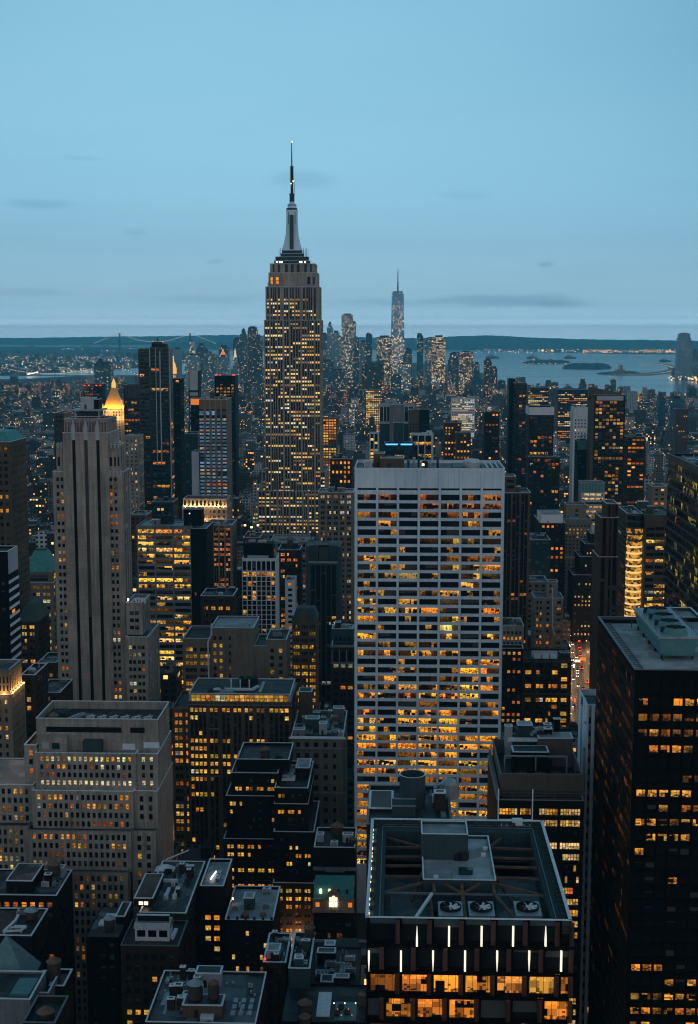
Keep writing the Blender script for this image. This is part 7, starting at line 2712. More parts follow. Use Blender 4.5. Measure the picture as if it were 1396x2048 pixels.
# thin pale tower seen edge on, left of the black tower
def sliver():
    Y = BT_FAR + 2.0
    x0, x1, z1 = px_box(1174, 1214, 1411, Y, None)
    MUST_SEE.append((1138, 1376, 1192, 2000, Y))
    b = Bld('thin_pale_tower', 'thin pale tower seen nearly edge on, squeezed against the huge black tower', (x0 + x1) / 2, Y + 12, 'skyscraper', None, 197, 'travertine')  # sky reflected on its face is put into the bluish wall colour
    p = atZ(1161, 1379, z1)
    b.tier(x0, x1, Y, p.y, 0, z1, S(cols=[(.1, .24), (.4, .55), (.7, .85)], fh=4.0, wh=.5, top=3.2, depth=.4, lit=dict(p=.02), span='grey'), S(cols=[(.3, .5)], rows=lambda a, c: [(a + 2, c - 3)], depth=1.2, lit=dict(p=0), span='black', mat='office'), par=1.8, roof='roofgrey', ct=.4)
    for k in range(14):
        m = MB()
        zz = z1 - 6 - k * 8.2
        m.box(x0 - .28, x0 - .004, Y + .3, Y + 3.2, zz, zz + .35)
        b.part('string_course', m, M['grey'])
    b.finish()


sliver()


def screen_roof():
    Y = 366.0
    x0, x1, z1 = px_box(994, 1168, 1601, Y, 1800)
    MUST_SEE.append((995, 1475, 1155, 1601, Y))
    b = Bld('lattice_screen_office', 'office block with a lattice plant screen, roof fans and two bright floors', (x0 + x1) / 2, Y + 16, 'building', None, 198, 'charcoal')
    P = {0: .95, 1: .95, 2: .35, 3: .5, 4: .55, 5: .3, 6: .55, 7: .5, 8: .5, 9: .5, 10: .4, 11: .4}
    cols = G([(.03, .235, 6), (.27, .46, 6), (.49, .70, 7), (.735, .96, 7)], .004)
    b.tier(x0, x1, Y, Y + 40, 0, z1, S(cols=cols, fh=3.3, wh=.58, top=2.0, rec=.1, depth=.2, span='charcoal', lit=dict(p=.5, rows=P, pal=PALE[:1] + YELLOW, run=.72, dim=.12, gain=1.05)), None, par=1.6, roof='roofgrey', coping='duct')
    zr = b.last[4]
    xa, xb, z2 = px_box(1001, 1166, 1549, Y + 5)
    dots = [(.012 + k / 46 * .98, .012 + k / 46 * .98 + .011) for k in range(46)]
    zlo = zp(1589, Y + 5)
    rr = [(zlo + .4 + .9 * k, zlo + .95 + .9 * k) for k in range(int((z2 - zlo - .5) / .9))]
    b.tier(xa, xb, Y + 5, Y + 38, zlo, z2, S(cols=dots, rows=rr, depth=.25, lit=None, mat='office', span='tan2'), None, wall='tan2', par=4.5, roof='roofdark', coping='darkcoping', ct=.3)
    zd = b.last[4]
    b.tier(xa + .6, xb - .6, Y + 6, Y + 37, zr, zlo - .01, S(cols=[(.05, .25), (.35, .65), (.7, .95)], rows=lambda p, q: [(p + .3, q - .2)], lit=None, mat='office', depth=.6), None, wall='grey', par=0)
    for k in range(4):
        m = MB()
        xx = xa + (xb - xa) * (.27 + .22 * k)
        m.tube(xx, Y + 9.5, zd, z2 - 1, 2.0, 2.0, 20, 0, cap=False)
        m.tube(xx, Y + 9.5, z2 - 1.6, z2 - 1.5, 1.9, 1.9, 20, 0)
        o = b.part('roof_fan', m, M['darkmetal'])
        t = MB()
        for a in range(6):
            an = a * pi / 3 + .4
            t.bar((xx, Y + 9.5, z2 - 1.2), (xx + 1.8 * cos(an), Y + 9.5 + 1.8 * sin(an), z2 - 1.2), .3, .1)
        t.build('fan_blade', M['rust'], o)['kind'] = 'stuff'
    b.bulkhead(xa + (xb - xa) * .2, Y + 19, (xb - xa) * .45, 6, 6.5, zd, wall='charcoal', roof='roofdark')
    b.bulkhead(xa + (xb - xa) * .55, Y + 26, (xb - xa) * .44, 6, 8.6, zd, wall='tan2', roof='roofpale')
    b.duct([(xa + 4, Y + 29), (xa + 14, Y + 29), (xa + 15, Y + 33), (xb - 3, Y + 33)], 1.2, 'palemetal', zd + 6.5)
    b.bulkhead(xa + 7, Y + 31, 4.4, 4.4, 11, zd, wall='tealgrey', roof='roofpale')
    b.bulkhead(xa + 3.4, Y + 33, 2.2, 2.4, 10, zd, wall='palegrey', roof='roofpale')
    b.clutter(9, 6, 0, rect=(xa + 10, xb - 2, Y + 27, Y + 37), z=zd + 8, scale=.5)
    m = MB()
    for k in range(3):
        m.bar((xa + 2 + 9 * k, Y + 16, zd), (xa + 2 + 9 * k, Y + 16, zd + 6.4), .4)
    m.bar((xa + 2, Y + 16, zd + 6.3), (xa + 20, Y + 16, zd + 6.3), .4)
    b.part('pipe_frame', m, M['duct'])
    m = MB()
    m.box(x0 + .2, x0 + .8, Y + .5, Y + 39, zr, zlo + 3)
    b.part('side_wall', m, M['limedark'])
    b.finish()


M['tan2'] = wall_mat('lattice_panel', (.155, .13, .11), dirt=.15)
screen_roof()
T('right_mid_office', 'brown office block with amber windows right of the slant top tower', 1254, 1291, 874, 1380, 26, S(bay=4, ww=.8, fh=4, wh=.45, lit=dict(p=.4, pal=AMBER), span='brown'), S(lit=dict(p=.2)), wall='brown', vb=945, seed=201, n=3, ind=False)
T('beige_window_block', 'plain beige block with sparse windows right of the blue louvre office', 1305, 1334, 973, 1180, 26, S(bay=5, ww=.5, fh=4, wh=.45, lit=dict(p=.45, pal=AMBER)), None, wall='beige', vb=1010, seed=202, n=1, ind=False)
b = T('white_hall', 'dark block crowned by a long white roof hall in front of the dark towers', 1080, 1131, 1046, 1150, 50, S(bay=4, ww=.5, fh=3.8, lit=dict(p=.12, pal=AMBER)), None, wall='darkbrick', vb=1060, seed=203, roof='roofgrey', ind=False, done=False)
x0_, x1_, y0_, y1_, zr_ = b.last
b.bulkhead(x0_ + 1, y0_ + 3, x1_ - x0_ - 3, 34, 7.5, wall='white', roof='roofpale', name='roof_hall')
b.finish()
T('teal_round_block', 'dark glass block with a teal lit edge between the brown tower and the beige one', 1062, 1101, 1080, 1120, 40, S(bay=3, ww=.9, fh=4, wh=.7, span='tealspan', lit=dict(p=.04, pal=BLUEISH), mat='tealglass', depth=.1), None, wall='tealspan', vb=1130, seed=204, n=4, ind=False)
T('brown_pair_tower', 'brown brick slab tower standing alone in the hazy low district', 1352, 1377, 818, 2600, 26, S(bay=4, ww=.4, fh=3.6, lit=dict(p=.12, pal=AMBER)), None, wall='redbrown', vb=875, seed=205, ind=False)
T('river_lit_block', 'stepped riverside block with glowing long floors', 1056, 1098, 776, 3300, 60, S(bay=5, ww=.85, fh=4.6, wh=.5, lit=dict(p=.6, pal=PALE + YELLOW, rowvar=.8), top=2), None, wall='charcoal', vb=800, seed=206, ind=False)
T('domed_river_block', 'broad riverside block with a rounded dark top and bright end windows', 1116, 1176, 779, 3100, 70, S(bay=5, ww=.8, fh=4.4, wh=.5, lit=dict(p=.5, pal=PALE + AMBER, rowvar=.8), top=6), None, wall='charcoal', vb=810, seed=207, n=0, ind=False)
T('pale_river_tower', 'single pale slab tower beside the bay', 1259, 1275, 783, 4000, 40, S(bay=5, ww=.5, fh=4, lit=dict(p=.05)), None, wall='palegrey', vb=800, seed=208, ind=False)

# ================================================================== far city: walls whose windows are a pattern in the surface
def city_mat():
    mt, t, b = new_mat('far_city')
    g = t.n('ShaderNodeNewGeometry')
    px_, py_, pz_ = t.sep(g.outputs['Position'])
    nx, ny, nz = t.sep(g.outputs['Normal'])
    sidey = t.m('GREATER_THAN', t.m('ABSOLUTE', nx), .5)
    s = t.m('ADD', t.m('MULTIPLY', px_, t.m('SUBTRACT', 1.0, sidey)), t.m('MULTIPLY', py_, sidey))
    other = t.m('ADD', t.m('MULTIPLY', py_, t.m('SUBTRACT', 1.0, sidey)), t.m('MULTIPLY', px_, sidey))
    at = t.n('ShaderNodeAttribute', attribute_name='bcol')
    at2 = t.n('ShaderNodeAttribute', attribute_name='bpar')
    p1, p2, p3 = t.sep(at2.outputs['Color'])      # seed, cell size, warmth
    cw = t.m('MULTIPLY_ADD', p2, 5.0, 2.6)
    ch = t.m('MULTIPLY_ADD', p2, 2.6, 3.2)
    cu, cv = t.m('DIVIDE', s, cw), t.m('DIVIDE', pz_, ch)
    cell = t.comb(t.m('FLOOR', cu), t.m('FLOOR', cv), t.m('ADD', t.m('FLOOR', t.m('DIVIDE', other, 9.0)), t.m('MULTIPLY', p1, 913.0)))
    h = t.white(cell)
    hc = t.sep(t.white(cell, 1))
    rowh = t.white(t.comb(p1, t.m('FLOOR', cv), t.m('FLOOR', t.m('DIVIDE', cu, 6.0))))
    fu, fv = t.m('FRACT', cu), t.m('FRACT', cv)
    mask = t.m('MULTIPLY', t.m('LESS_THAN', t.m('ABSOLUTE', t.m('SUBTRACT', fu, .5)), .30), t.m('LESS_THAN', t.m('ABSOLUTE', t.m('SUBTRACT', fv, .5)), .27))
    roof = t.m('GREATER_THAN', t.m('ABSOLUTE', nz), .5)
    mask = t.m('MULTIPLY', mask, t.m('SUBTRACT', 1.0, roof))
    thr = t.m('MULTIPLY', at.outputs['Alpha'], t.m('MULTIPLY_ADD', rowh, 1.0, .12))
    lit = t.m('MULTIPLY', t.m('LESS_THAN', h, thr), mask)
    ec = t.ramp(t.m('MULTIPLY_ADD', hc[0], .75, t.m('MULTIPLY', p3, .35)), [(0, (1, .32, .05)), (.2, (1, .5, .13)), (.5, (1, .70, .36)), (.8, (1, .86, .64)), (1, (.75, .9, 1.0))])
    st = t.m('MULTIPLY', lit, t.m('MULTIPLY_ADD', hc[1], 2.0, .5))
    t.put(b.inputs['Emission Color'], ec)
    t.put(b.inputs['Emission Strength'], st)
    grain = t.noise(g.outputs['Position'], .18, 3, .6)
    wallc = t.mixc(mask, at.outputs['Color'], t.mixc(at2.outputs['Alpha'], (.02, .028, .032), at.outputs['Color']))
    wallc = t.mixc(t.m('MULTIPLY', grain, .6), wallc, t.mixc(1.0, wallc, (.45, .45, .45), 'MULTIPLY'))
    t.put(b.inputs['Base Color'], wallc)
    t.put(b.inputs['Roughness'], t.m('SUBTRACT', .75, t.m('MULTIPLY', mask, .55)))
    t.put(b.inputs['Metallic'], at2.outputs['Alpha'])
    mt.cycles.emission_sampling = 'NONE'
    return mt


M['city'] = city_mat()


def city_object(name, boxes, parent=None):
    """boxes: (x0, x1, y0, y1, z0, z1, wall rgb, roof rgb, lit, (seed, cell, warmth))"""
    mb = MB()
    cols, pars = [], []
    for (x0, x1, y0, y1, z0, z1, c, rc, lit, par) in boxes:
        k = len(mb.f)
        mb.box(x0, x1, y0, y1, z0, z1, bottom=False)
        for i in range(len(mb.f) - k):
            cols.append((*(rc if i == 4 else c), lit))
            pars.append(tuple(par) if len(par) == 4 else (*par, 0.0))
    ob = mb.build(name, M['city'], parent)
    me = ob.data
    a = me.attributes.new('bcol', 'FLOAT_COLOR', 'FACE')
    a.data.foreach_set('color', np.array(cols, dtype=np.float32).ravel())
    a = me.attributes.new('bpar', 'FLOAT_COLOR', 'FACE')
    a.data.foreach_set('color', np.array(pars, dtype=np.float32).ravel())
    return ob


def far_tower(label, u0, u1, v, Y, lit=.35, c=(.06, .1, .12), warmth=.4, steps=(), cell=.25, D=None, vb=760, name='distant_tower', cat='skyscraper', top=None):
    """steps: further (u0, u1, v) blocks joined to the first"""
    bx = []
    r = random.Random(int(u0 * 7 + v))
    sd = r.random()
    for k, (a, c_, vv) in enumerate([(u0, u1, v)] + list(steps)):
        p, q = atY(a, vv, Y), atY(c_, vv, Y)
        d_ = D or max(30, (q.x - p.x) * 1.0)
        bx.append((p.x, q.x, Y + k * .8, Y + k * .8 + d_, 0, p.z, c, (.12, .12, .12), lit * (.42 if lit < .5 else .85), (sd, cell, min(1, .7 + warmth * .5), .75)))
        MUST_SEE.append((a, vv, c_, vb, Y))
        w = (q.x - p.x)
        bx.append((p.x + w * .2, q.x - w * .2, Y + 5, Y + d_ - 5, p.z, p.z + r.uniform(4, 9), (.05, .055, .06), (.1, .1, .1), 0, (sd, cell, warmth)))
    ob = city_object(name, bx)
    tag(ob, label, cat)
    if top:
        top(ob)
    return ob


def cone_top(u, v0, v1, half, mat, Y=5900):
    def f(ob):
        p = atY(u, v0, Y + 20)
        m = MB()
        m.frustum(p.x, Y + 20, p.z, zp(v1, Y + 20), half, half, .3, .3)
        m.build('pyramid_top', M[mat], ob)
    return f


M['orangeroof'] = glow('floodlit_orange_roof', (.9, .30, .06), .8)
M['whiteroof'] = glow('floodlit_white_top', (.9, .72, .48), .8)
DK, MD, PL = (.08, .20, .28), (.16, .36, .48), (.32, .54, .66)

# the tallest far tower, tapering with a needle
def far_needle():
    Y = 5900.0
    xm = atY(795.5, 620, Y + 30).x
    z1, z0 = zp(586, Y + 30), 60
    h0 = (atY(811, 700, Y).x - atY(781, 700, Y).x) / 2
    h1 = (atY(807.5, 590, Y).x - atY(783.5, 590, Y).x) / 2
    bx = []
    n = 14
    r = empty('tapering_skyscraper', (xm, Y + 30, 0))
    tag(r, 'tallest tower of the far cluster, tapering bluish glass with a thin needle', 'skyscraper')
    mb = MB()
    m8 = lambda z, t: [(xm + s * h * (1 if abs(k) else 1), Y + 30 + q * h, z) for s, q, h, k in ()]
    # square base turning through an octagon
    lev = 10
    rings = []
    for i in range(lev + 1):
        t = i / lev
        z = z0 + (z1 - z0) * t
        a = h0 * (1 - t) + h1 * t
        ch = (h1 * .95) * t * .58 + .5
        rings.append([(xm - a + ch, Y + 30 - a, z), (xm + a - ch, Y + 30 - a, z), (xm + a, Y + 30 - a + ch, z), (xm + a, Y + 30 + a - ch, z),
                      (xm + a - ch, Y + 30 + a, z), (xm - a + ch, Y + 30 + a, z), (xm - a, Y + 30 + a - ch, z), (xm - a, Y + 30 - a + ch, z)])
    cols, pars = [], []
    for i in range(lev):
        for k in range(8):
            j = (k + 1) % 8
            mb.quad(rings[i][k], rings[i][j], rings[i + 1][j], rings[i + 1][k])
            up = (i + .5) / lev
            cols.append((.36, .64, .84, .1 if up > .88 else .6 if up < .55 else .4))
            pars.append((.37, .5, .85, .9))
    mb.poly(rings[-1])
    cols.append((.1, .1, .1, 0)); pars.append((.1, .2, .5, 0))
    ob = mb.build('shaft', M['city'], r)
    for nm, dat in (('bcol', cols), ('bpar', pars)):
        a = ob.data.attributes.new(nm, 'FLOAT_COLOR', 'FACE')
        a.data.foreach_set('color', np.array(dat, dtype=np.float32).ravel())
    b = MB()
    b.box(xm - h0, xm + h0, Y + 30 - h0, Y + 30 + h0, 0, z0 - .01)
    b.build('base', M['alum'], r)
    b = MB()
    b.tube(xm, Y + 30, z1 + .01, z1 + 7, h1 * .8, h1 * .86, 20)
    b.build('ring', M['steel'], r)
    b = MB()
    zt = zp(537, Y + 30)
    b.tube(xm, Y + 30, z1 + 7, z1 + 45, 3.4, 2.6, 8)
    b.tube(xm, Y + 30, z1 + 45, z1 + 85, 2.0, 1.6, 8)
    b.tube(xm, Y + 30, z1 + 85, zt, 1.3, .7, 8)
    for z in (20, 45, 66, 85):
        b.tube(xm, Y + 30, z1 + z, z1 + z + 2, 3.6, 3.6, 8)
    b.build('needle', M['darkmetal'], r)
    MUST_SEE.append((781, 537, 811, 715, Y))


far_needle()
Y9 = 5900
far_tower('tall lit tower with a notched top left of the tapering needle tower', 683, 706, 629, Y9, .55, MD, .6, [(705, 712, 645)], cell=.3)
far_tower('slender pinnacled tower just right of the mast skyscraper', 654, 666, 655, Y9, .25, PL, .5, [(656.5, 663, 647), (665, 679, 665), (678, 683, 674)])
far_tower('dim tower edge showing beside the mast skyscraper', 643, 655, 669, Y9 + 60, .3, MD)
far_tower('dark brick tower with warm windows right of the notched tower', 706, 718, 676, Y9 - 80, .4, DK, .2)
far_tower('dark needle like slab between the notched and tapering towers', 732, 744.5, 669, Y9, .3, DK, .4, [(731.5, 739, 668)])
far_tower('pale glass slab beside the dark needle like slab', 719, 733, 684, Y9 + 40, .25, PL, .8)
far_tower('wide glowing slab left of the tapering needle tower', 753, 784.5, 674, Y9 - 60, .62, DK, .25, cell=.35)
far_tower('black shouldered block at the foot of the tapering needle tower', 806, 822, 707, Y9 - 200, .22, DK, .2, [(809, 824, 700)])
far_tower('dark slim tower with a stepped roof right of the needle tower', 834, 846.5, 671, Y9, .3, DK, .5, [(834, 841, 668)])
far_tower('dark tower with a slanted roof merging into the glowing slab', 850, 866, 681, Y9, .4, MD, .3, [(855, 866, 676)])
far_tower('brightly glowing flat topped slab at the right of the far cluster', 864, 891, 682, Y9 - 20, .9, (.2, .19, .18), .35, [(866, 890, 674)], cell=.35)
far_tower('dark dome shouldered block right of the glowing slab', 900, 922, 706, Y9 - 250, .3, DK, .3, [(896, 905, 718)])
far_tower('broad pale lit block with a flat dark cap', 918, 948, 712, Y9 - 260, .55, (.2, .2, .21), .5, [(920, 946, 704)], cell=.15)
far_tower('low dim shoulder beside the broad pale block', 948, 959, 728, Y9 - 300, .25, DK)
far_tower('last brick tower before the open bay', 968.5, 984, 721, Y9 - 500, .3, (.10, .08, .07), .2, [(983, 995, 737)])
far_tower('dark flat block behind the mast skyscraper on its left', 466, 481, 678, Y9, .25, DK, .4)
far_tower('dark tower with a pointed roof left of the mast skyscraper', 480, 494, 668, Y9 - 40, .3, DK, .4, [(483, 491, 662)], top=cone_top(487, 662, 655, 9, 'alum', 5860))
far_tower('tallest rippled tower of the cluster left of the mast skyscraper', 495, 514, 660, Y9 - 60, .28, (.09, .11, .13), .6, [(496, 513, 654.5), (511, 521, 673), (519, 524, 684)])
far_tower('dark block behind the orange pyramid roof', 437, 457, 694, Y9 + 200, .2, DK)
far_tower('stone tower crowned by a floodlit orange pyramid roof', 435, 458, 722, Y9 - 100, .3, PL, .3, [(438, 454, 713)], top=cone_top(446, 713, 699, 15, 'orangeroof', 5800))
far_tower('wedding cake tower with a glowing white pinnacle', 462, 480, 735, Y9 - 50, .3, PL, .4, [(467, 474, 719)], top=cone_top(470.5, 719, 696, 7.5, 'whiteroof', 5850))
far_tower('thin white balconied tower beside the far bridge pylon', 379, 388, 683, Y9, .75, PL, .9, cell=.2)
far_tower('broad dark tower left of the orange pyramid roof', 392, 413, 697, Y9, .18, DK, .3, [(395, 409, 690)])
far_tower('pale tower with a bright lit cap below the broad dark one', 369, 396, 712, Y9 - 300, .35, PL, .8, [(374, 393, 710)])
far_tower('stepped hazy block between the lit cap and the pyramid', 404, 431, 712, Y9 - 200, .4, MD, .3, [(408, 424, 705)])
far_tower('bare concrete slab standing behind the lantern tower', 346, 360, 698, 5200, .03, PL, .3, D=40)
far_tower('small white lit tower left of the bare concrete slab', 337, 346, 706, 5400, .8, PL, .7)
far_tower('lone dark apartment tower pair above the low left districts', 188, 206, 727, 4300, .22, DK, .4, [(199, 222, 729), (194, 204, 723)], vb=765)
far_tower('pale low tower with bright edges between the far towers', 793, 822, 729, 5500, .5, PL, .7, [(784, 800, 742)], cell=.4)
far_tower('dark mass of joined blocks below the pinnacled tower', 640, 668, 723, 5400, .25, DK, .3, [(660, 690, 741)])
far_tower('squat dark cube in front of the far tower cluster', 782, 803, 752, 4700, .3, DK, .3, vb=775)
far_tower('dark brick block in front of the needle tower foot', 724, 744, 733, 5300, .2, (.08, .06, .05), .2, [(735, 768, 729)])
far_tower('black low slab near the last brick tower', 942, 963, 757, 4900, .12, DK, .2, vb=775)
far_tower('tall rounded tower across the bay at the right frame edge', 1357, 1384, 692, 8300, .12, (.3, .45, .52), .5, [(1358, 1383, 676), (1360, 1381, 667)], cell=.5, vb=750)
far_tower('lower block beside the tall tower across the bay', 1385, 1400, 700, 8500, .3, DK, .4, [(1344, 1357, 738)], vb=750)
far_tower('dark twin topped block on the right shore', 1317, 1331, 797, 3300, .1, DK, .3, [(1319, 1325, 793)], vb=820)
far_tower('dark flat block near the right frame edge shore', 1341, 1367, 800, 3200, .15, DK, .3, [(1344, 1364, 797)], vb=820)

# ================================================================== ground, water, shores
def on_water(pts, z=0.0):
    return [atZ(u, v, z) for u, v in pts]


def sheet(name, pts, z, mat, skirt=2.0):
    m = MB()
    m.poly([(p[0], p[1], z) for p in pts])
    n = len(pts)
    for i in range(n):
        a, b_ = pts[i], pts[(i + 1) % n]
        m.quad((a[0], a[1], z - skirt), (b_[0], b_[1], z - skirt), (b_[0], b_[1], z), (a[0], a[1], z))
    o = m.build(name, M[mat])
    tag(o, kind='structure')
    return o


def water_mat():
    mt, t, b = new_mat('water')
    p = t.n('ShaderNodeNewGeometry').outputs['Position']
    n = t.noise(t.vm('MULTIPLY', p, (.012, .02, 1)), 1.0, 5, .6)
    big = t.noise(t.vm('MULTIPLY', p, (.0004, .0016, 1)), 1.0, 4, .6)
    bp = t.n('ShaderNodeBump')
    bp.inputs['Strength'].default_value = .12
    bp.inputs['Distance'].default_value = 4.0
    t.put(bp.inputs['Height'], n)
    mt.node_tree.links.new(bp.outputs[0], b.inputs['Normal'])
    t.put(b.inputs['Base Color'], t.ramp(big, [(.35, (.04, .10, .125)), (.65, (.06, .14, .17))]))
    t.put(b.inputs['Roughness'], t.m('MULTIPLY_ADD', big, .25, .04))
    b.inputs['Specular IOR Level'].default_value = .5
    return mt


M['water'] = water_mat()
M['land'] = plain('dark_land', (.045, .05, .045), .9, 0, .4)
M['hill'] = plain('wooded_hill', (.04, .11, .13), .95, 0, .5)  # evening haze is partly put into this blue base colour
w = MB()
w.quad((-20000, -2000, -2), (20000, -2000, -2), (20000, 36500, -2), (-20000, 36500, -2))
tag(w.build('water', M['water']), kind='structure')

shoreR = [(1800, 836), (1396, 806), (1330, 803), (1262, 801), (1200, 792), (1110, 786), (1000, 776), (985, 752), (960, 745), (940, 735), (890, 728), (760, 722), (640, 722), (560, 728), (500, 738), (430, 747), (300, 751), (215, 753), (150, 752), (60, 757), (-300, 768)]
man = [(p.x, p.y) for p in on_water(shoreR)]
man = [(-1500, -600), (1300, -600)] + man
sheet('ground', man, 0.0, 'asphalt')
bk = [(p.x, p.y) for p in on_water([(-300, 757), (60, 748), (150, 743), (250, 737), (285, 733), (330, 728), (420, 722), (455, 716), (430, 708), (365, 700), (330, 694.5), (0, 693), (-300, 693)])]
sheet('far_land', bk, 0.0, 'land')
nj = [(p.x, p.y) for p in on_water([(950, 699), (1010, 701), (1080, 704.5), (1180, 706.5), (1250, 708), (1400, 709), (1700, 712), (1700, 690), (950, 695)])]
sheet('port_land', nj, 0.0, 'land')
jc = [(p.x, p.y) for p in on_water([(1336, 757), (1400, 762), (1700, 775), (1700, 735), (1400, 742), (1352, 746)])]
sheet('shore_land', jc, 0.0, 'land')
pier = [(p.x, p.y) for p in on_water([(1192, 747), (1240, 750), (1300, 750.5), (1340, 746), (1352, 739), (1346, 731), (1318, 727), (1280, 725.2), (1280, 726.4), (1314, 728.4), (1334, 732), (1338, 738), (1322, 743), (1290, 746), (1240, 746), (1200, 745)])]
sheet('pier_land', pier, 0.0, 'land')


def hills(name, prof, Y, D):
    m = MB()
    r = random.Random(5)
    us, vs = [], []
    for (ua, va), (ub, vb) in zip(prof, prof[1:]):
        n = max(2, int(abs(ub - ua) / 6))
        for i in range(n):
            t = i / n
            us.append(ua + (ub - ua) * t)
            vs.append(va + (vb - va) * t + r.uniform(-.6, .6))
    us.append(prof[-1][0]); vs.append(prof[-1][1])
    rows = []
    for u, v in zip(us, vs):
        p = atY(u, v, Y + D * .5)
        k = p.x / p.y
        rows.append([(k * Y, Y, -2), (k * (Y + D * .2), Y + D * .2, max(1, p.z * .45 * r.uniform(.7, 1.1))), (p.x, p.y, p.z), (k * (Y + D), Y + D, -2)])
    for a, b_ in zip(rows, rows[1:]):
        for i in range(3):
            m.quad(a[i], b_[i], b_[i + 1], a[i + 1])
    o = m.build(name, M['hill'])
    tag(o, kind='structure')
    return o


hills('hills', [(-160, 678), (0, 676), (120, 675), (200, 673.2), (300, 672.5), (390, 671), (470, 669.8), (560, 671), (660, 672.5), (760, 675), (860, 677), (960, 676)], 34300, 2100)
hills('hills', [(700, 690), (760, 684), (830, 677), (880, 673.6), (930, 671.6), (975, 671), (1010, 672), (1060, 675), (1120, 677), (1200, 679), (1300, 680), (1420, 682), (1650, 685)], 22600, 5000)
hills('hills', [(330, 690), (365, 684.5), (400, 683), (450, 684), (520, 683), (600, 686), (650, 691)], 23500, 2500)


def island(name, pts, h, seed):
    r = random.Random(seed)
    base = on_water(pts, -2.0)
    cx_ = sum(p.x for p in base) / len(base)
    cy_ = sum(p.y for p in base) / len(base)
    m = MB()
    ring0, ring1, ring2 = [], [], []
    n = len(base)
    for i in range(n):
        a, b_ = base[i], base[(i + 1) % n]
        for k in range(12):
            t = k / 12
            x, y = a.x + (b_.x - a.x) * t, a.y + (b_.y - a.y) * t
            ring0.append((x, y, -2.0))
            f = .93
            ring1.append((cx_ + (x - cx_) * f, cy_ + (y - cy_) * f, h * r.uniform(.1, 1.0)))
            f = .62
            ring2.append((cx_ + (x - cx_) * f, cy_ + (y - cy_) * f, h * r.uniform(.3, 1.7)))
    q = len(ring0)
    for i in range(q):
        j = (i + 1) % q
        m.quad(ring0[i], ring0[j], ring1[j], ring1[i])
        m.quad(ring1[i], ring1[j], ring2[j], ring2[i])
        m.poly([ring2[i], ring2[j], (cx_, cy_, h)])
    o = m.build(name, M['hill'])
    tag(o, kind='structure')


island('statue_island_land', [(1043, 727), (1070, 728.3), (1120, 728.2), (1142, 727.2), (1140, 725.5), (1100, 721.5), (1062, 722)], 16, 1)
island('wooded_island_land', [(1124, 737), (1160, 738.6), (1205, 738.2), (1224, 736.4), (1220, 733.6), (1175, 730), (1140, 731.5)], 20, 2)
island('low_island_land', [(1192, 748), (1225, 750), (1275, 749.6), (1282, 747), (1240, 745)], 10, 3)

# the green statue on its pedestal
def statue():
    p = atZ(1067, 724.5, 6)
    k = p.y / 12000
    r = empty('harbour_statue', (p.x, p.y, 6))
    tag(r, 'tiny floodlit statue on a stone pedestal on the wooded harbour island', 'statue')
    x, y = p.x, p.y
    m = MB()
    m.frustum(x, y, 4, 16, 26, 26, 22, 22)
    m.frustum(x, y, 16.01, 40, 11, 11, 8, 8)
    m.build('pedestal', M['statuelit'], r)
    m = MB()
    m.lathe(x, y, [(5.6, 40.1), (5, 46), (4.2, 56), (4.6, 64), (3.8, 68), (1.6, 70), (1.9, 73), (1.5, 76), (.2, 77)], 10)
    m.bar((x - 3.2, y, 66), (x - 5.6, y, 82), 1.8)
    m.tube(x - 5.6, y, 82, 86, 1.8, .6, 8)
    m.bar((x + 3.2, y, 66), (x + 5, y - 2, 58), 1.8)
    m.build('figure', M['copper'], r)


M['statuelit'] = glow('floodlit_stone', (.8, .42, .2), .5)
statue()
b = city_object('island_hall', [(*(lambda p, q: (p.x, q.x, p.y, p.y + 60))(atZ(1233, 746.5, 0), atZ(1250, 746.5, 0)), 0, 26, (.2, .1, .07), (.12, .08, .07), .3, (.2, .3, .1)),
                                (*(lambda p, q: (p.x, q.x, p.y, p.y + 30))(atZ(1238, 746, 0), atZ(1245, 746, 0)), 0, 52, (.2, .1, .07), (.12, .08, .07), .2, (.2, .3, .1))])
tag(b, 'red lit hall with a short tower on the low island in the bay', 'building')


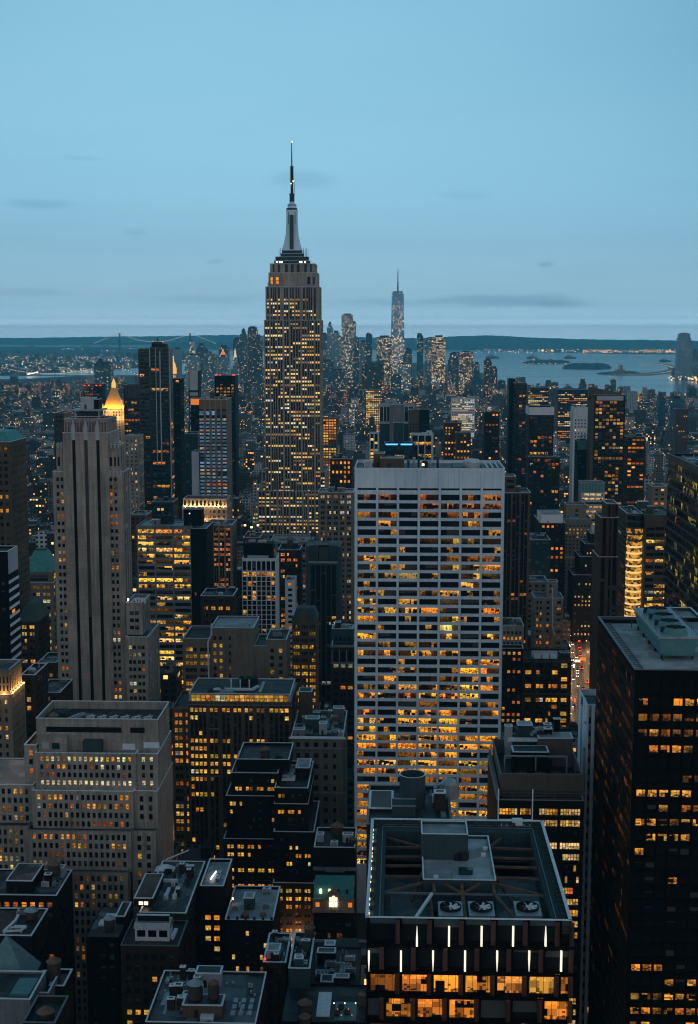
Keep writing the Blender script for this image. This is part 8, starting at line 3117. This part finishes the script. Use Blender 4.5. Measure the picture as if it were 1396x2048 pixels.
# ---------------------------------------------------------------- far suspension bridge
def bridge(name, label, uA, uB, vtop, vdeck, Y, over, deck_z=None, lamps=40, sag=.9, yB=None):
    pA, pB = atY(uA, vtop, Y), atY(uB, vtop, yB or Y)
    r = empty(name, ((pA.x + pB.x) / 2, (pA.y + pB.y) / 2, 0))
    tag(r, label, 'bridge')
    dz = zp(vdeck, Y, uA) if deck_z is None else deck_z
    k = Y / 17000
    wd = 15 * max(k, .5)
    for p in (pA, pB):
        m = MB()
        for s in (-1, 1):
            m.box(p.x - 8 * k, p.x + 8 * k, p.y + s * wd - 7 * k, p.y + s * wd + 7 * k, -2, p.z)
        m.box(p.x - 7 * k, p.x + 7 * k, p.y - wd, p.y + wd, p.z - 16 * k, p.z - 3 * k)
        m.box(p.x - 7 * k, p.x + 7 * k, p.y - wd, p.y + wd, dz - 14 * k, dz - 2 * k)
        m.build('pylon', M['alum'], r)
    L = pB.x - pA.x
    dd = pB - pA
    m = MB()
    m.bar((pA.x - dd.x * over, pA.y - dd.y * over, dz), (pB.x + dd.x * over, pB.y + dd.y * over, dz), 26 * max(k, .6), 7 * k)
    m.build('deck', M['alum'], r)
    pts = []
    n = 28
    for i in range(n + 1):
        t = i / n
        z = pA.z - (pA.z - dz - 6) * sag * (1 - (2 * t - 1) ** 2)
        pts.append((pA.x + dd.x * t, pA.y + dd.y * t, z))
    side0 = [(pA.x - dd.x * over * .8 * t, pA.y - dd.y * over * .8 * t, pA.z - (pA.z - dz) * t) for t in (0, .25, .5, .75, 1)]
    side1 = [(pB.x + dd.x * over * .8 * t, pB.y + dd.y * over * .8 * t, pB.z - (pB.z - dz) * t) for t in (0, .25, .5, .75, 1)]
    for s in (-1, 1):
        c = MB()
        for chain in (pts, side0, side1):
            for a, b_ in zip(chain, chain[1:]):
                c.bar((a[0], a[1] + s * wd, a[2]), (b_[0], b_[1] + s * wd, b_[2]), 2.6 * k)
        c.build('cable', M['alum'], r)
    l = MB()
    rr = random.Random(8)
    q = 3.4 * k
    for i in range(lamps):
        t = i / (lamps - 1)
        z = pA.z - (pA.z - dz - 6) * sag * (1 - (2 * t - 1) ** 2)
        x, y = pA.x + dd.x * t, pA.y + dd.y * t - wd
        l.box(x - q, x + q, y - 2, y + 2, z - q, z + q)
    for ch in (side0, side1):
        for i in range(int(lamps * over * .8)):
            t = i / max(1, int(lamps * over * .8) - 1) * 3.99
            a, b_ = ch[int(t)], ch[int(t) + 1]
            f = t - int(t)
            x, y, z = a[0] + (b_[0] - a[0]) * f, a[1] + (b_[1] - a[1]) * f - wd, a[2] + (b_[2] - a[2]) * f
            l.box(x - q, x + q, y - 2, y + 2, z - q, z + q)
    l.build('cable_lamp', M['bridgelamp'], r)['kind'] = 'stuff'


M['bridgelamp'] = glow('bridge_lamp', (1, .86, .66), 1.7)
bridge('suspension_bridge', 'long hazy suspension bridge with two pylons across the far bay', 239, 380, 666, 686.5, 17000, .45, lamps=44)
bridge('lit_suspension_bridge', 'nearer suspension bridge with beads of white lamps at the left frame edge', -22, 222, 727, 751, 5400, .3, lamps=46, sag=.95)


def boat(u, v, L, label, lit=True):
    p = atZ(u, v, -1.5)
    r = empty('ferry', (p.x, p.y, -2))
    tag(r, label, 'boat')
    m = MB()
    h = L * .09
    m.poly([(p.x - L / 2, p.y - L * .1, h), (p.x + L / 2, p.y, h * 1.2), (p.x - L / 2, p.y + L * .1, h)])
    for a, c in (((p.x - L / 2, p.y - L * .1), (p.x + L / 2, p.y)), ((p.x + L / 2, p.y), (p.x - L / 2, p.y + L * .1)), ((p.x - L / 2, p.y + L * .1), (p.x - L / 2, p.y - L * .1))):
        m.quad((*a, -2), (*c, -2), (*c, h), (*a, h))
    m.build('hull', M['charcoal'], r)
    m = MB()
    m.box(p.x - L * .38, p.x + L * .18, p.y - L * .07, p.y + L * .07, h, h * 2.2)
    m.box(p.x - L * .25, p.x + L * .05, p.y - L * .05, p.y + L * .05, h * 2.2, h * 3)
    m.build('cabin', M['whiteboat'] if lit else M['palegrey'], r)


M['whiteboat'] = glow('lit_boat_cabin', (.9, .75, .55), .55)
boat(1383, 795, 75, 'white lit ferry on the water by the right frame edge')
boat(985, 716, 150, 'long low barge on the bay right of the far towers', False)
boat(1064, 717, 120, 'dim ship passing above the statue island', False)
boat(1140, 716.5, 130, 'small dark ship far out on the bay', False)
boat(1330, 723, 110, 'low ship moored beyond the curved lit pier', False)


# ================================================================== the carpet of ordinary buildings
def inside(x, y, poly):
    c = False
    n = len(poly)
    for i in range(n):
        x1, y1 = poly[i]
        x2, y2 = poly[(i + 1) % n]
        if (y1 > y) != (y2 > y) and x < (x2 - x1) * (y - y1) / (y2 - y1) + x1:
            c = not c
    return c


rng = random.Random(2024)
ROAD = [(p.x, p.y) for p in on_water([(1143, 1462), (1192, 1462), (1168, 1275), (1141, 1275)])]
MUST_SEE.append((1144, 1290, 1186, 1452, 1250))


def clip_height(x0, x1, y0, y1, h):
    """lower a filler building until it hides nothing that the photograph shows"""
    ps = [proj(x, y, h) for x in (x0, x1) for y in (y0, y1)]
    if any(p is None for p in ps):
        return 0
    u0, u1 = min(p[0] for p in ps), max(p[0] for p in ps)
    if u1 < -30 or u0 > PW + 30:
        return 0
    lim = -1e9
    for (a, v0, c, vb, Y) in MUST_SEE:
        if Y > y0 and u0 < c - 1 and u1 > a + 1:
            lim = max(lim, vb)
    v = min(p[1] for p in ps)
    if v >= lim:
        return h
    z = max(atY((u0 + u1) / 2, lim, y1).z, 0)
    return min(h, z)


def blocked(x0, x1, y0, y1, pad=1.5):
    for (a, c, e, f) in FOOT:
        if x0 < c + pad and x1 > a - pad and y0 < f + pad and y1 > e - pad:
            return True
    return False


WALLS = [((.14, .125, .11), 'stone'), ((.06, .042, .032), 'brown'), ((.025, .027, .03), 'dark'), ((.30, .31, .32), 'pale'), ((.66, .66, .66), 'white'), ((.06, .032, .025), 'red brick'), ((.08, .083, .088), 'grey')]
ROOFS = [(.025, .026, .028), (.06, .062, .065), (.2, .21, .22), (.8, .82, .84), (.03, .028, .026), (.1, .105, .11)]
lots = []
y = 445.0
while y < 6300:
    dy = 32 if y < 2600 else 38
    gapy = 18 if (int(y / 80) % 2 == 0) else 3
    xl, xr = -.32 * y - 20, .245 * y + 30
    x = xl - (xl % 21)
    col_i = 0
    while x < xr:
        w_ = rng.uniform(11, 30) if y < 2600 else rng.uniform(16, 40)
        ave = abs(((x + 135) % 250) - 125) < 11
        if not ave and rng.random() > .06:
            d_ = rng.uniform(.62, .95) * dy
            x0, x1, y0, y1 = x + .6, x + w_ - .6, y + rng.uniform(0, 3), y + d_
            t = rng.random()
            if y < 1350:
                h = rng.uniform(22, 62) if t < .85 else rng.uniform(60, 95)
            elif y < 2500:
                h = rng.uniform(14, 44) if t < .86 else rng.uniform(45, 88)
            elif y < 4800:
                h = rng.uniform(10, 24) if t < .88 else rng.uniform(24, 62)
            else:
                px_u = PW / 2
                pq = proj(x0, y0, 20)
                core = pq is not None and 630 < pq[0] < 1000
                h = (rng.uniform(12, 34) if t < .8 else rng.uniform(34, 70)) if core else (rng.uniform(10, 30) if t < .85 else rng.uniform(30, 75))
            if inside((x0 + x1) / 2, y0, man) and inside((x0 + x1) / 2, y1 + 15, man) and not blocked(x0, x1, y0, y1):
                rd = inside((x0 + x1) / 2, (y0 + y1) / 2, ROAD) or inside(x0, y0, ROAD) or inside(x1, y0, ROAD)
                if not rd:
                    h2 = clip_height(x0, x1, y0, y1, h)
                    if h2 < h * .999:
                        h2 *= rng.uniform(.8, 1.0)
                    if h2 > 7:
                        lots.append((x0, x1, y0, y1, h2))
        x += w_ + (rng.uniform(0, 2) if rng.random() < .8 else 4)
    y += dy + gapy
print('lots', len(lots))


def lot_boxes(l, r):
    x0, x1, y0, y1, h = l
    wc, wn = r.choice(WALLS)
    k = r.uniform(.7, 1.25)
    wc = tuple(c * k for c in wc)
    rc = r.choice(ROOFS)
    lit = r.choice([.02, .05, .09, .15, .26]) if y0 < 2600 else r.choice([.02, .05, .08, .13, .22, .5])
    par = (r.random(), r.uniform(.05, .4), r.choice([0, .1, .3, .5, .8]))
    bx = [(x0, x1, y0, y1, 0, h, wc, rc, lit, par)]
    w_, d_ = x1 - x0, y1 - y0
    if h > 28 and r.random() < .6:
        s = r.uniform(.1, .25)
        bx[0] = (x0, x1, y0, y1, 0, h * .72, wc, rc, lit, par)
        bx.append((x0 + w_ * s, x1 - w_ * s * .7, y0 + d_ * .12, y1 - d_ * .1, h * .72, h, wc, rc, lit, par))
    hx0, hx1, hy0, hy1, hz = bx[-1][0], bx[-1][1], bx[-1][2], bx[-1][3], bx[-1][5]
    for k in range(r.randint(1, 3) if y0 < 3200 else r.randint(0, 2)):
        a = r.uniform(.15, .4) * (hx1 - hx0)
        c = r.uniform(.15, .4) * (hy1 - hy0)
        px_ = r.uniform(hx0 + .5, hx1 - a - .5)
        py_ = r.uniform(hy0 + .5, hy1 - c - .5)
        col_ = r.choice([wc, (.25, .26, .27), (.06, .06, .06), (.4, .41, .42)])
        bx.append((px_, px_ + a, py_, py_ + c, hz, hz + r.uniform(1.8, 5.5), col_, r.choice(ROOFS), 0, par))
    # parapet
    if y0 < 2200:
        t = .5
        pc = r.choice([wc, (.4, .42, .43), (.2, .21, .22)])
        for (a, c, e, f) in ((hx0, hx1, hy0, hy0 + t), (hx0, hx1, hy1 - t, hy1), (hx0, hx0 + t, hy0 + t, hy1 - t), (hx1 - t, hx1, hy0 + t, hy1 - t)):
            bx.append((a, c, e, f, hz, hz + .9, pc, pc, 0, par))
    return bx, wn


def area(l):
    x0, x1, y0, y1, h = l
    ps = [proj(x0, y0, h), proj(x1, y0, h), proj(x0, y1, h), proj(x0, y0, max(0, h - 25))]
    if any(p is None for p in ps):
        return 0
    return abs(ps[1][0] - ps[0][0]) * (abs(ps[3][1] - ps[0][1]) + abs(ps[2][1] - ps[0][1]))


scored = []
for l in lots:
    p = proj((l[0] + l[1]) / 2, l[2], l[4])
    inview = p is not None and -10 < p[0] < PW + 10 and p[1] < PH
    scored.append((area(l) if inview else 0, l))
scored.sort(key=lambda t: -t[0])
rest = []
for k, (a, l) in enumerate(scored):
    r = random.Random(int(l[0] * 13 + l[2] * 7))
    bx, wn = lot_boxes(l, r)
    if k < 290:
        ob = city_object('low_building', bx)
        zone = 'between the nearer towers' if l[2] < 1300 else 'in the crowded blocks beyond the mast skyscraper' if l[2] < 2400 else 'in the hazy low districts before the bay'
        size = 'squat' if l[4] < 22 else 'mid height' if l[4] < 55 else 'tall'
        tag(ob, f'{size} {wn} building {zone}', 'building', f'{size} {wn} buildings {zone}')
    else:
        rest += bx
ob = city_object('distant_buildings', rest)
tag(ob, 'mass of small buildings filling the distance as far as the bay', 'buildings', None, 'stuff')

# across the river: low hazy districts
bl = []
r = random.Random(77)
y = 5300.0
while y < 17000:
    x = -.36 * y
    st = 60 if y < 9000 else 110
    while x < -.06 * y:
        if r.random() < .55 and inside(x, y, bk) and inside(x, y + 40, bk):
            w_, d_ = r.uniform(18, 60), r.uniform(18, 50)
            h = r.uniform(7, 18) if r.random() < .93 else r.uniform(25, 75)
            wc = tuple(c * r.uniform(.6, 1.2) for c in r.choice(WALLS)[0])
            bl.append((x, x + w_, y, y + d_, 0, h, wc, r.choice(ROOFS), r.choice([.0, .03, .06, .2]), (r.random(), r.uniform(.2, .8), r.choice([.3, .6, .9]))))
        x += st * r.uniform(.7, 1.4)
    y += st
for (ua, ub, v) in ((52, 68, 689), (100, 112, 726), (103, 118, 727), (160, 178, 688), (205, 216, 690)):
    p = atZ(ua, v + 6, 0)
    q = atZ(ub, v + 6, 0)
    bl.append((p.x, q.x, p.y, p.y + 60, 0, atY(ua, v, p.y).z, DK, DK, .2, (.4, .5, .6)))
ob = city_object('far_shore_buildings', bl)
tag(ob, 'low hazy buildings of the district across the river', 'buildings', None, 'stuff')

# ---------------------------------------------------------------- lamps of the far city
def light_field(name, label, pts, mat):
    m = MB()
    for (x, y, z, s) in pts:
        m.box(x - s, x + s, y - s, y + s, z - s, z + s, bottom=False)
    o = m.build(name, M[mat])
    tag(o, label, 'lights', None, 'stuff')


M['citywarm'] = glow('sodium_lamp', (1, .50, .16), 3.2)
M['citywhite'] = glow('white_street_lamp', (1, .86, .66), 2.6)
M['citycool'] = glow('cool_street_lamp', (.72, .90, 1.0), 2.6)
r = random.Random(9)
P1, P2, P3 = [], [], []
for k in range(2800):      # over the near districts, at roof and street level
    y = 1200 + 4600 * r.random() ** .8
    x = r.uniform(-.31, .235) * y
    if inside(x, y, man):
        l = (x, y, r.uniform(6, 26), y * 1.15e-4 * r.uniform(.5, 1.6))
        r.choice([P1, P1, P2])  .append(l)
for k in range(1400):      # across the river
    y = 5600 + 9500 * r.random()
    x = r.uniform(-.34, -.05) * y
    if inside(x, y, bk):
        s = y * 1.5e-4 * r.uniform(.6, 1.5)
        r.choice([P2, P3, P2, P1]).append((x, y, r.uniform(8, 16), s))
for row in range(16):     # lines of yard lamps
    u0, v0 = r.uniform(0, 330), r.uniform(694, 745)
    for k in range(r.randint(6, 20)):
        p = atZ(u0 + k * r.uniform(2, 5), v0 + r.uniform(-.6, .6), 10)
        if inside(p.x, p.y, bk):
            P2.append((p.x, p.y, 10, p.y * 1.3e-4 * r.uniform(.6, 1.5)))
for k in range(70):
    p = atZ(120 + r.random() * 66, 742 + r.uniform(-3, 3), 10)
    P2.append((p.x, p.y, 10, p.y * 1.4e-4))
for k in range(18):
    p = atZ(55 + k * 1.2, 748.5 - k * .25, 12)
    P2.append((p.x, p.y, 12, p.y * 3.4e-4))
for k in range(560):      # the port on the far right shore
    u = 940 + 470 * r.random() ** .9
    v = 688 + 17 * r.random()
    p = atZ(u, v, 14)
    s = p.y * 1.6e-4 * r.uniform(.5, 1.5)
    r.choice([P1, P2, P2, P3]).append((p.x, p.y, 14, s))
for (u, v, s) in ((1085, 701, 6.5e-4), (1104, 701, 6.0e-4), (1092, 703, 3e-4), (1150, 703, 3e-4), (1190, 702, 3e-4), (1340, 700, 4e-4), (1216, 701, 3e-4)):
    p = atZ(u, v, 30)
    P1.append((p.x, p.y, 30, p.y * s))
for k in range(120):
    u = 1165 + 230 * r.random()
    p = atZ(u, 700 + 5 * r.random(), 14)
    P1.append((p.x, p.y, 14, p.y * 2.2e-4 * r.uniform(.6, 1.4)))
for k in range(60):       # slopes behind the port
    p = atZ(r.uniform(900, 1400), r.uniform(686, 694), 30)
    P2.append((p.x, p.y, 40, p.y * 1.2e-4))
ringpts = [(1280, 725.8), (1300, 727), (1320, 728.6), (1336, 731.5), (1345, 735), (1346, 739), (1338, 743), (1322, 746), (1300, 748), (1270, 748.6), (1240, 748), (1215, 747)]
for (a, b_) in zip(ringpts, ringpts[1:]):
    for k in range(6):
        t = k / 6
        p = atZ(a[0] + (b_[0] - a[0]) * t, a[1] + (b_[1] - a[1]) * t, 9)
        (P2 if k % 2 else P1).append((p.x, p.y, 9, p.y * 1.3e-4))
for k in range(26):
    p = atZ(1338 + r.random() * 60, 752 + 8 * r.random(), 9)
    r.choice([P1, P2]).append((p.x, p.y, 9, p.y * 3e-4 * r.uniform(.5, 1.5)))
for k in range(22):       # ferry pier on the near right shore
    p = atZ(1278 + k * 2.4, 799.5 + r.uniform(-.8, .8), 8)
    P2.append((p.x, p.y, 8, p.y * 3.2e-4 * r.uniform(.6, 1.3)))
for k in range(30):
    p = atZ(1045 + 95 * r.random(), 726.6 + .8 * r.random(), 6)
    P1.append((p.x, p.y, 6, p.y * 1.0e-4))
light_field('sodium_lights', 'scattered orange lamps of the distant city and port', P1, 'citywarm')
light_field('white_lights', 'scattered white lamps of the distant city and bridges', P2, 'citywhite')
light_field('cool_lights', 'scattered cool lamps of the districts across the river', P3, 'citycool')

# ---------------------------------------------------------------- the avenue with its traffic
m = MB()
m.poly([(x, y_, .004) for x, y_ in ROAD])
M['road'] = plain('worn_asphalt', (.07, .06, .055), .55, 0, .35)
tag(m.build('road', M['road']), kind='structure')
A, B_, C_, D_ = [Vector((*p, 0)) for p in ROAD]      # near left, near right, far right, far left
for (p, q, s) in ((A, D_, -1), (B_, C_, 1)):
    m = MB()
    m.poly([tuple(p + Vector((s * .0, 0, .15))), tuple(p + Vector((s * 5, 0, .15))), tuple(q + Vector((s * 5, 0, .15))), tuple(q + Vector((0, 0, .15)))][::s])
    m.quad(tuple(p), tuple(q), tuple(q + Vector((0, 0, .15))), tuple(p + Vector((0, 0, .15))))
    tag(m.build('pavement', M['paving']), kind='structure')
m = MB()
for lane in (.25, .5, .75):
    for k in range(40):
        t0, t1 = k / 40, (k + .45) / 40
        a = A.lerp(D_, t0).lerp(B_.lerp(C_, t0), lane)
        c = A.lerp(D_, t1).lerp(B_.lerp(C_, t1), lane)
        m.quad((a.x - .09, a.y, .012), (a.x + .09, a.y, .012), (c.x + .09, c.y, .012), (c.x - .09, c.y, .012))
tag(m.build('lane_marking', M['coping']), kind='structure')
CARS = [('white', (.6, .6, .6)), ('yellow', (.6, .36, .03)), ('black', (.02, .02, .022)), ('silver', (.35, .36, .37)), ('dark red', (.16, .02, .02))]
for n_, c in CARS:
    M['car_' + n_] = plain('car_paint', c, .25, .2, .05)
M['headlamp'] = glow('headlamp', (1, .93, .78), 7.0)
M['taillamp'] = glow('taillamp', (1, .04, .02), 9.0)
M['carglass'] = plain('car_glass', (.015, .018, .02), .1, 0, .05)
protos = {}


def car_proto(n_, coming):
    r0 = empty('car', (0, 0, 0))
    m = MB()
    m.frustum(0, 0, .35, .85, .92, 2.25, .88, 2.2)
    m.build('body', M['car_' + n_], r0)
    m = MB()
    m.frustum(0, -.15, .852, 1.45, .82, 1.35, .66, .85)
    m.build('cabin', M['carglass'], r0)
    for sx_ in (-.6, .6):
        l = MB()
        l.box(sx_ - .22, sx_ + .22, -2.42, -2.26, .5, .85)
        l.build('headlight' if coming else 'tail_light', M['headlamp' if coming else 'taillamp'], r0)
    for sx_ in (-.86, .86):
        for sy_ in (-1.4, 1.4):
            l = MB()
            nn = 12
            for sd in (-.1, .1):
                l.poly([(sx_ + sd, sy_ + .33 * cos(2 * pi * i / nn), .33 + .33 * sin(2 * pi * i / nn)) for i in range(nn)])
            for i in range(nn):
                j = (i + 1) % nn
                P_ = lambda q, sd: (sx_ + sd, sy_ + .33 * cos(2 * pi * q / nn), .33 + .33 * sin(2 * pi * q / nn))
                l.quad(P_(i, -.1), P_(j, -.1), P_(j, .1), P_(i, .1))
            l.build('wheel', M['darkmetal'], r0)
    return r0


used = set()
ncar = 0
for k in range(30):
    lane = r.choice([.12, .37, .62, .87])
    t = .03 + .94 * (k + r.uniform(.2, .8)) / 30
    n_ = r.choice(CARS)[0]
    coming = lane < .5
    key = (n_, coming)
    p = A.lerp(D_, t).lerp(B_.lerp(C_, t), lane)
    dirv = (D_ - A).normalized()
    ang = math.atan2(dirv.y, dirv.x) - pi / 2
    if key not in protos:
        o = protos[key] = car_proto(n_, coming)
    else:
        src = protos[key]
        o = src.copy()
        COL.objects.link(o)
        for ch in src.children:
            c = ch.copy()
            c.parent = o
            COL.objects.link(c)
    o.location = (p.x, p.y, .02)
    o.rotation_euler = (0, 0, ang)
    way = 'with headlights on coming up' if coming else 'with red tail lights heading down'
    tag(o, f'{n_} car {way} the avenue', 'car', f'{n_} cars {way} the avenue')
for k in range(14):
    s = k % 2
    t = .04 + .92 * k / 13
    p = (A.lerp(D_, t) + Vector((-2.2, 0, 0))) if s == 0 else (B_.lerp(C_, t) + Vector((2.2, 0, 0)))
    o = empty('street_lamp', (p.x, p.y, .15))
    tag(o, 'tall street lamp with a warm head beside the avenue', 'street lamp', 'street lamps along the avenue')
    q = MB()
    q.tube(p.x, p.y, .15, 8.6, .12, .08, 8)
    q.bar((p.x, p.y, 8.5), (p.x + (1.8 if s == 0 else -1.8), p.y, 8.8), .1)
    q.build('pole', M['darkmetal'], o)
    xh = p.x + (1.8 if s == 0 else -1.8)
    q = MB()
    q.frustum(xh, p.y, 8.45, 8.75, .45, .3, .3, .2)
    q.build('lamp_head', M['lamp'], o)
    flood(xh, p.y, 8.1, 3000, (1, .55, .24), r=.25)
# lit shop signs and screens along the avenue (plain coloured panels of light)
for (u, v, wd, hg, mk, lb) in ((1148, 1332, 1.2, 2.6, 'whitelamp', 'bright white sign board at the far bend of the avenue'), (1155, 1322, 4, 1.6, 'lamp', 'wide warm sign board over the far shops of the avenue'),
                               (1166, 1318, 5, 2.5, 'orangelamp', 'orange sign board over the far right shops of the avenue'), (1150, 1400, .8, 2.4, 'red', 'red vertical sign board beside the avenue traffic')):
    p = atZ(u, v, 8)
    o = empty('sign_board', (p.x, p.y, 0))
    tag(o, lb, 'sign')
    q = MB()
    q.box(p.x - wd / 2, p.x + wd / 2, p.y, p.y + .3, 8 - hg / 2, 8 + hg / 2)
    q.build('panel', M[mk], o)
    q = MB()
    q.box(p.x - .2, p.x + .2, p.y + .31, p.y + .7, 0, 8)
    q.build('post', M['darkmetal'], o)


# the big rooftop tank cluster with lamps in front of the mast skyscraper
def lamp_roof():
    Y = 1010.0
    b = T('lamp_roof_block', 'red walled block carrying three bright lamps on poles before the mast skyscraper', 486, 520, 1075, Y, 26, None, None, wall='redbrown', vb=1085, seed=210, done=False, roof='roofdark')
    x0, x1, y0, y1, zr = b.last
    for u, v in ((490, 1052), (503, 1056), (516, 1052)):
        p = atY(u, v, Y + 3)
        m = MB()
        m.tube(p.x, p.y, zr, p.z, .3, .25, 6)
        o = b.part('lamp_pole', m, M['darkmetal'])
        q = MB()
        q.tube(p.x, p.y, p.z, p.z + 1.2, .8, .8, 8)
        q.build('lamp_head', M['lamp'], o)
    b.clutter(3, 4)
    b.finish()
    T('long_pale_roof', 'long low building with a pale roof vault at the foot of the mast skyscraper', 540, 666, 1083, 1030, 34, S(bay=4, fh=4, lit=dict(p=.3, pal=AMBER)), None, wall='grey', vb=1095, seed=211, n=9, tanks=2, roof='roofpale')
    T('amber_mid_block', 'brown mid block with amber windows between the white tower and the framed tower', 556, 600, 1100, 900, 22, S(bay=4, ww=.6, per=2, fh=3.8, lit=dict(p=.5, pal=AMBER, rowvar=.4)), None, wall='brown', vb=1145, seed=212, n=2, roof='roofdark', tanks=1)
    T('white_low_block', 'small white block with dark square windows between the white and framed towers', 570, 590, 1160, 870, 16, S(bay=3.6, ww=.6, fh=3.6, wh=.5, lit=dict(p=.1)), None, wall='white', vb=1195, seed=213, n=1)


lamp_roof()

# ---------------------------------------------------------------- steam from the cooling house
mt = bpy.data.materials.new('steam')
mt.use_nodes = True
mt.node_tree.nodes.clear()
t = NT(mt.node_tree)
o_ = t.n('ShaderNodeOutputMaterial')
v_ = t.n('ShaderNodeVolumePrincipled')
v_.inputs['Color'].default_value = (.95, .95, .97, 1)
pp = t.n('ShaderNodeTexCoord').outputs['Object']
nn = t.noise(pp, .35, 4, .65)
t.put(v_.inputs['Density'], t.ramp(nn, [(.46, (0, 0, 0)), (.75, (.16, .16, .16))]))
mt.node_tree.links.new(v_.outputs[0], o_.inputs['Volume'])
p = atY(178, 799, 652)
m = MB()
m.lathe(p.x, 652, [(1.2, p.z), (2.2, p.z + 3), (2.8, p.z + 6), (2.2, p.z + 9), (.2, p.z + 11.5)], 14)
ob = m.build('steam', mt, None, (p.x, 652, p.z))
tag(ob, 'thin plume of steam rising from the striped limestone tower', 'steam', None, 'stuff')

# ---------------------------------------------------------------- the air
mt = bpy.data.materials.new('haze')
mt.use_nodes = True
mt.node_tree.nodes.clear()
t = NT(mt.node_tree)
o_ = t.n('ShaderNodeOutputMaterial')
v_ = t.n('ShaderNodeVolumePrincipled')
v_.inputs['Color'].default_value = (.30, .86, 1.0, 1)
v_.inputs['Density'].default_value = HAZE
v_.inputs['Anisotropy'].default_value = 0.25
mt.node_tree.links.new(v_.outputs[0], o_.inputs['Volume'])
m = MB()
m.box(-21000, 21000, -3000, 37000, -3.2, 470)
ob = m.build('haze', mt)
tag(ob, 'bluish evening haze over the whole city', 'haze', None, 'stuff')

# street lamps deep in the side streets: only their glow reaches the walls
for (u, v) in ((338, 1640), (596, 1890), (474, 1010), (1198, 1290), (655, 1560), (120, 1420), (470, 1180), (720, 1330), (1035, 1420), (560, 1210)):
    p = atZ(u, v, 6)
    flood(p.x, p.y, 7, 15000, (1, .5, .2), 'street_glow', .4)
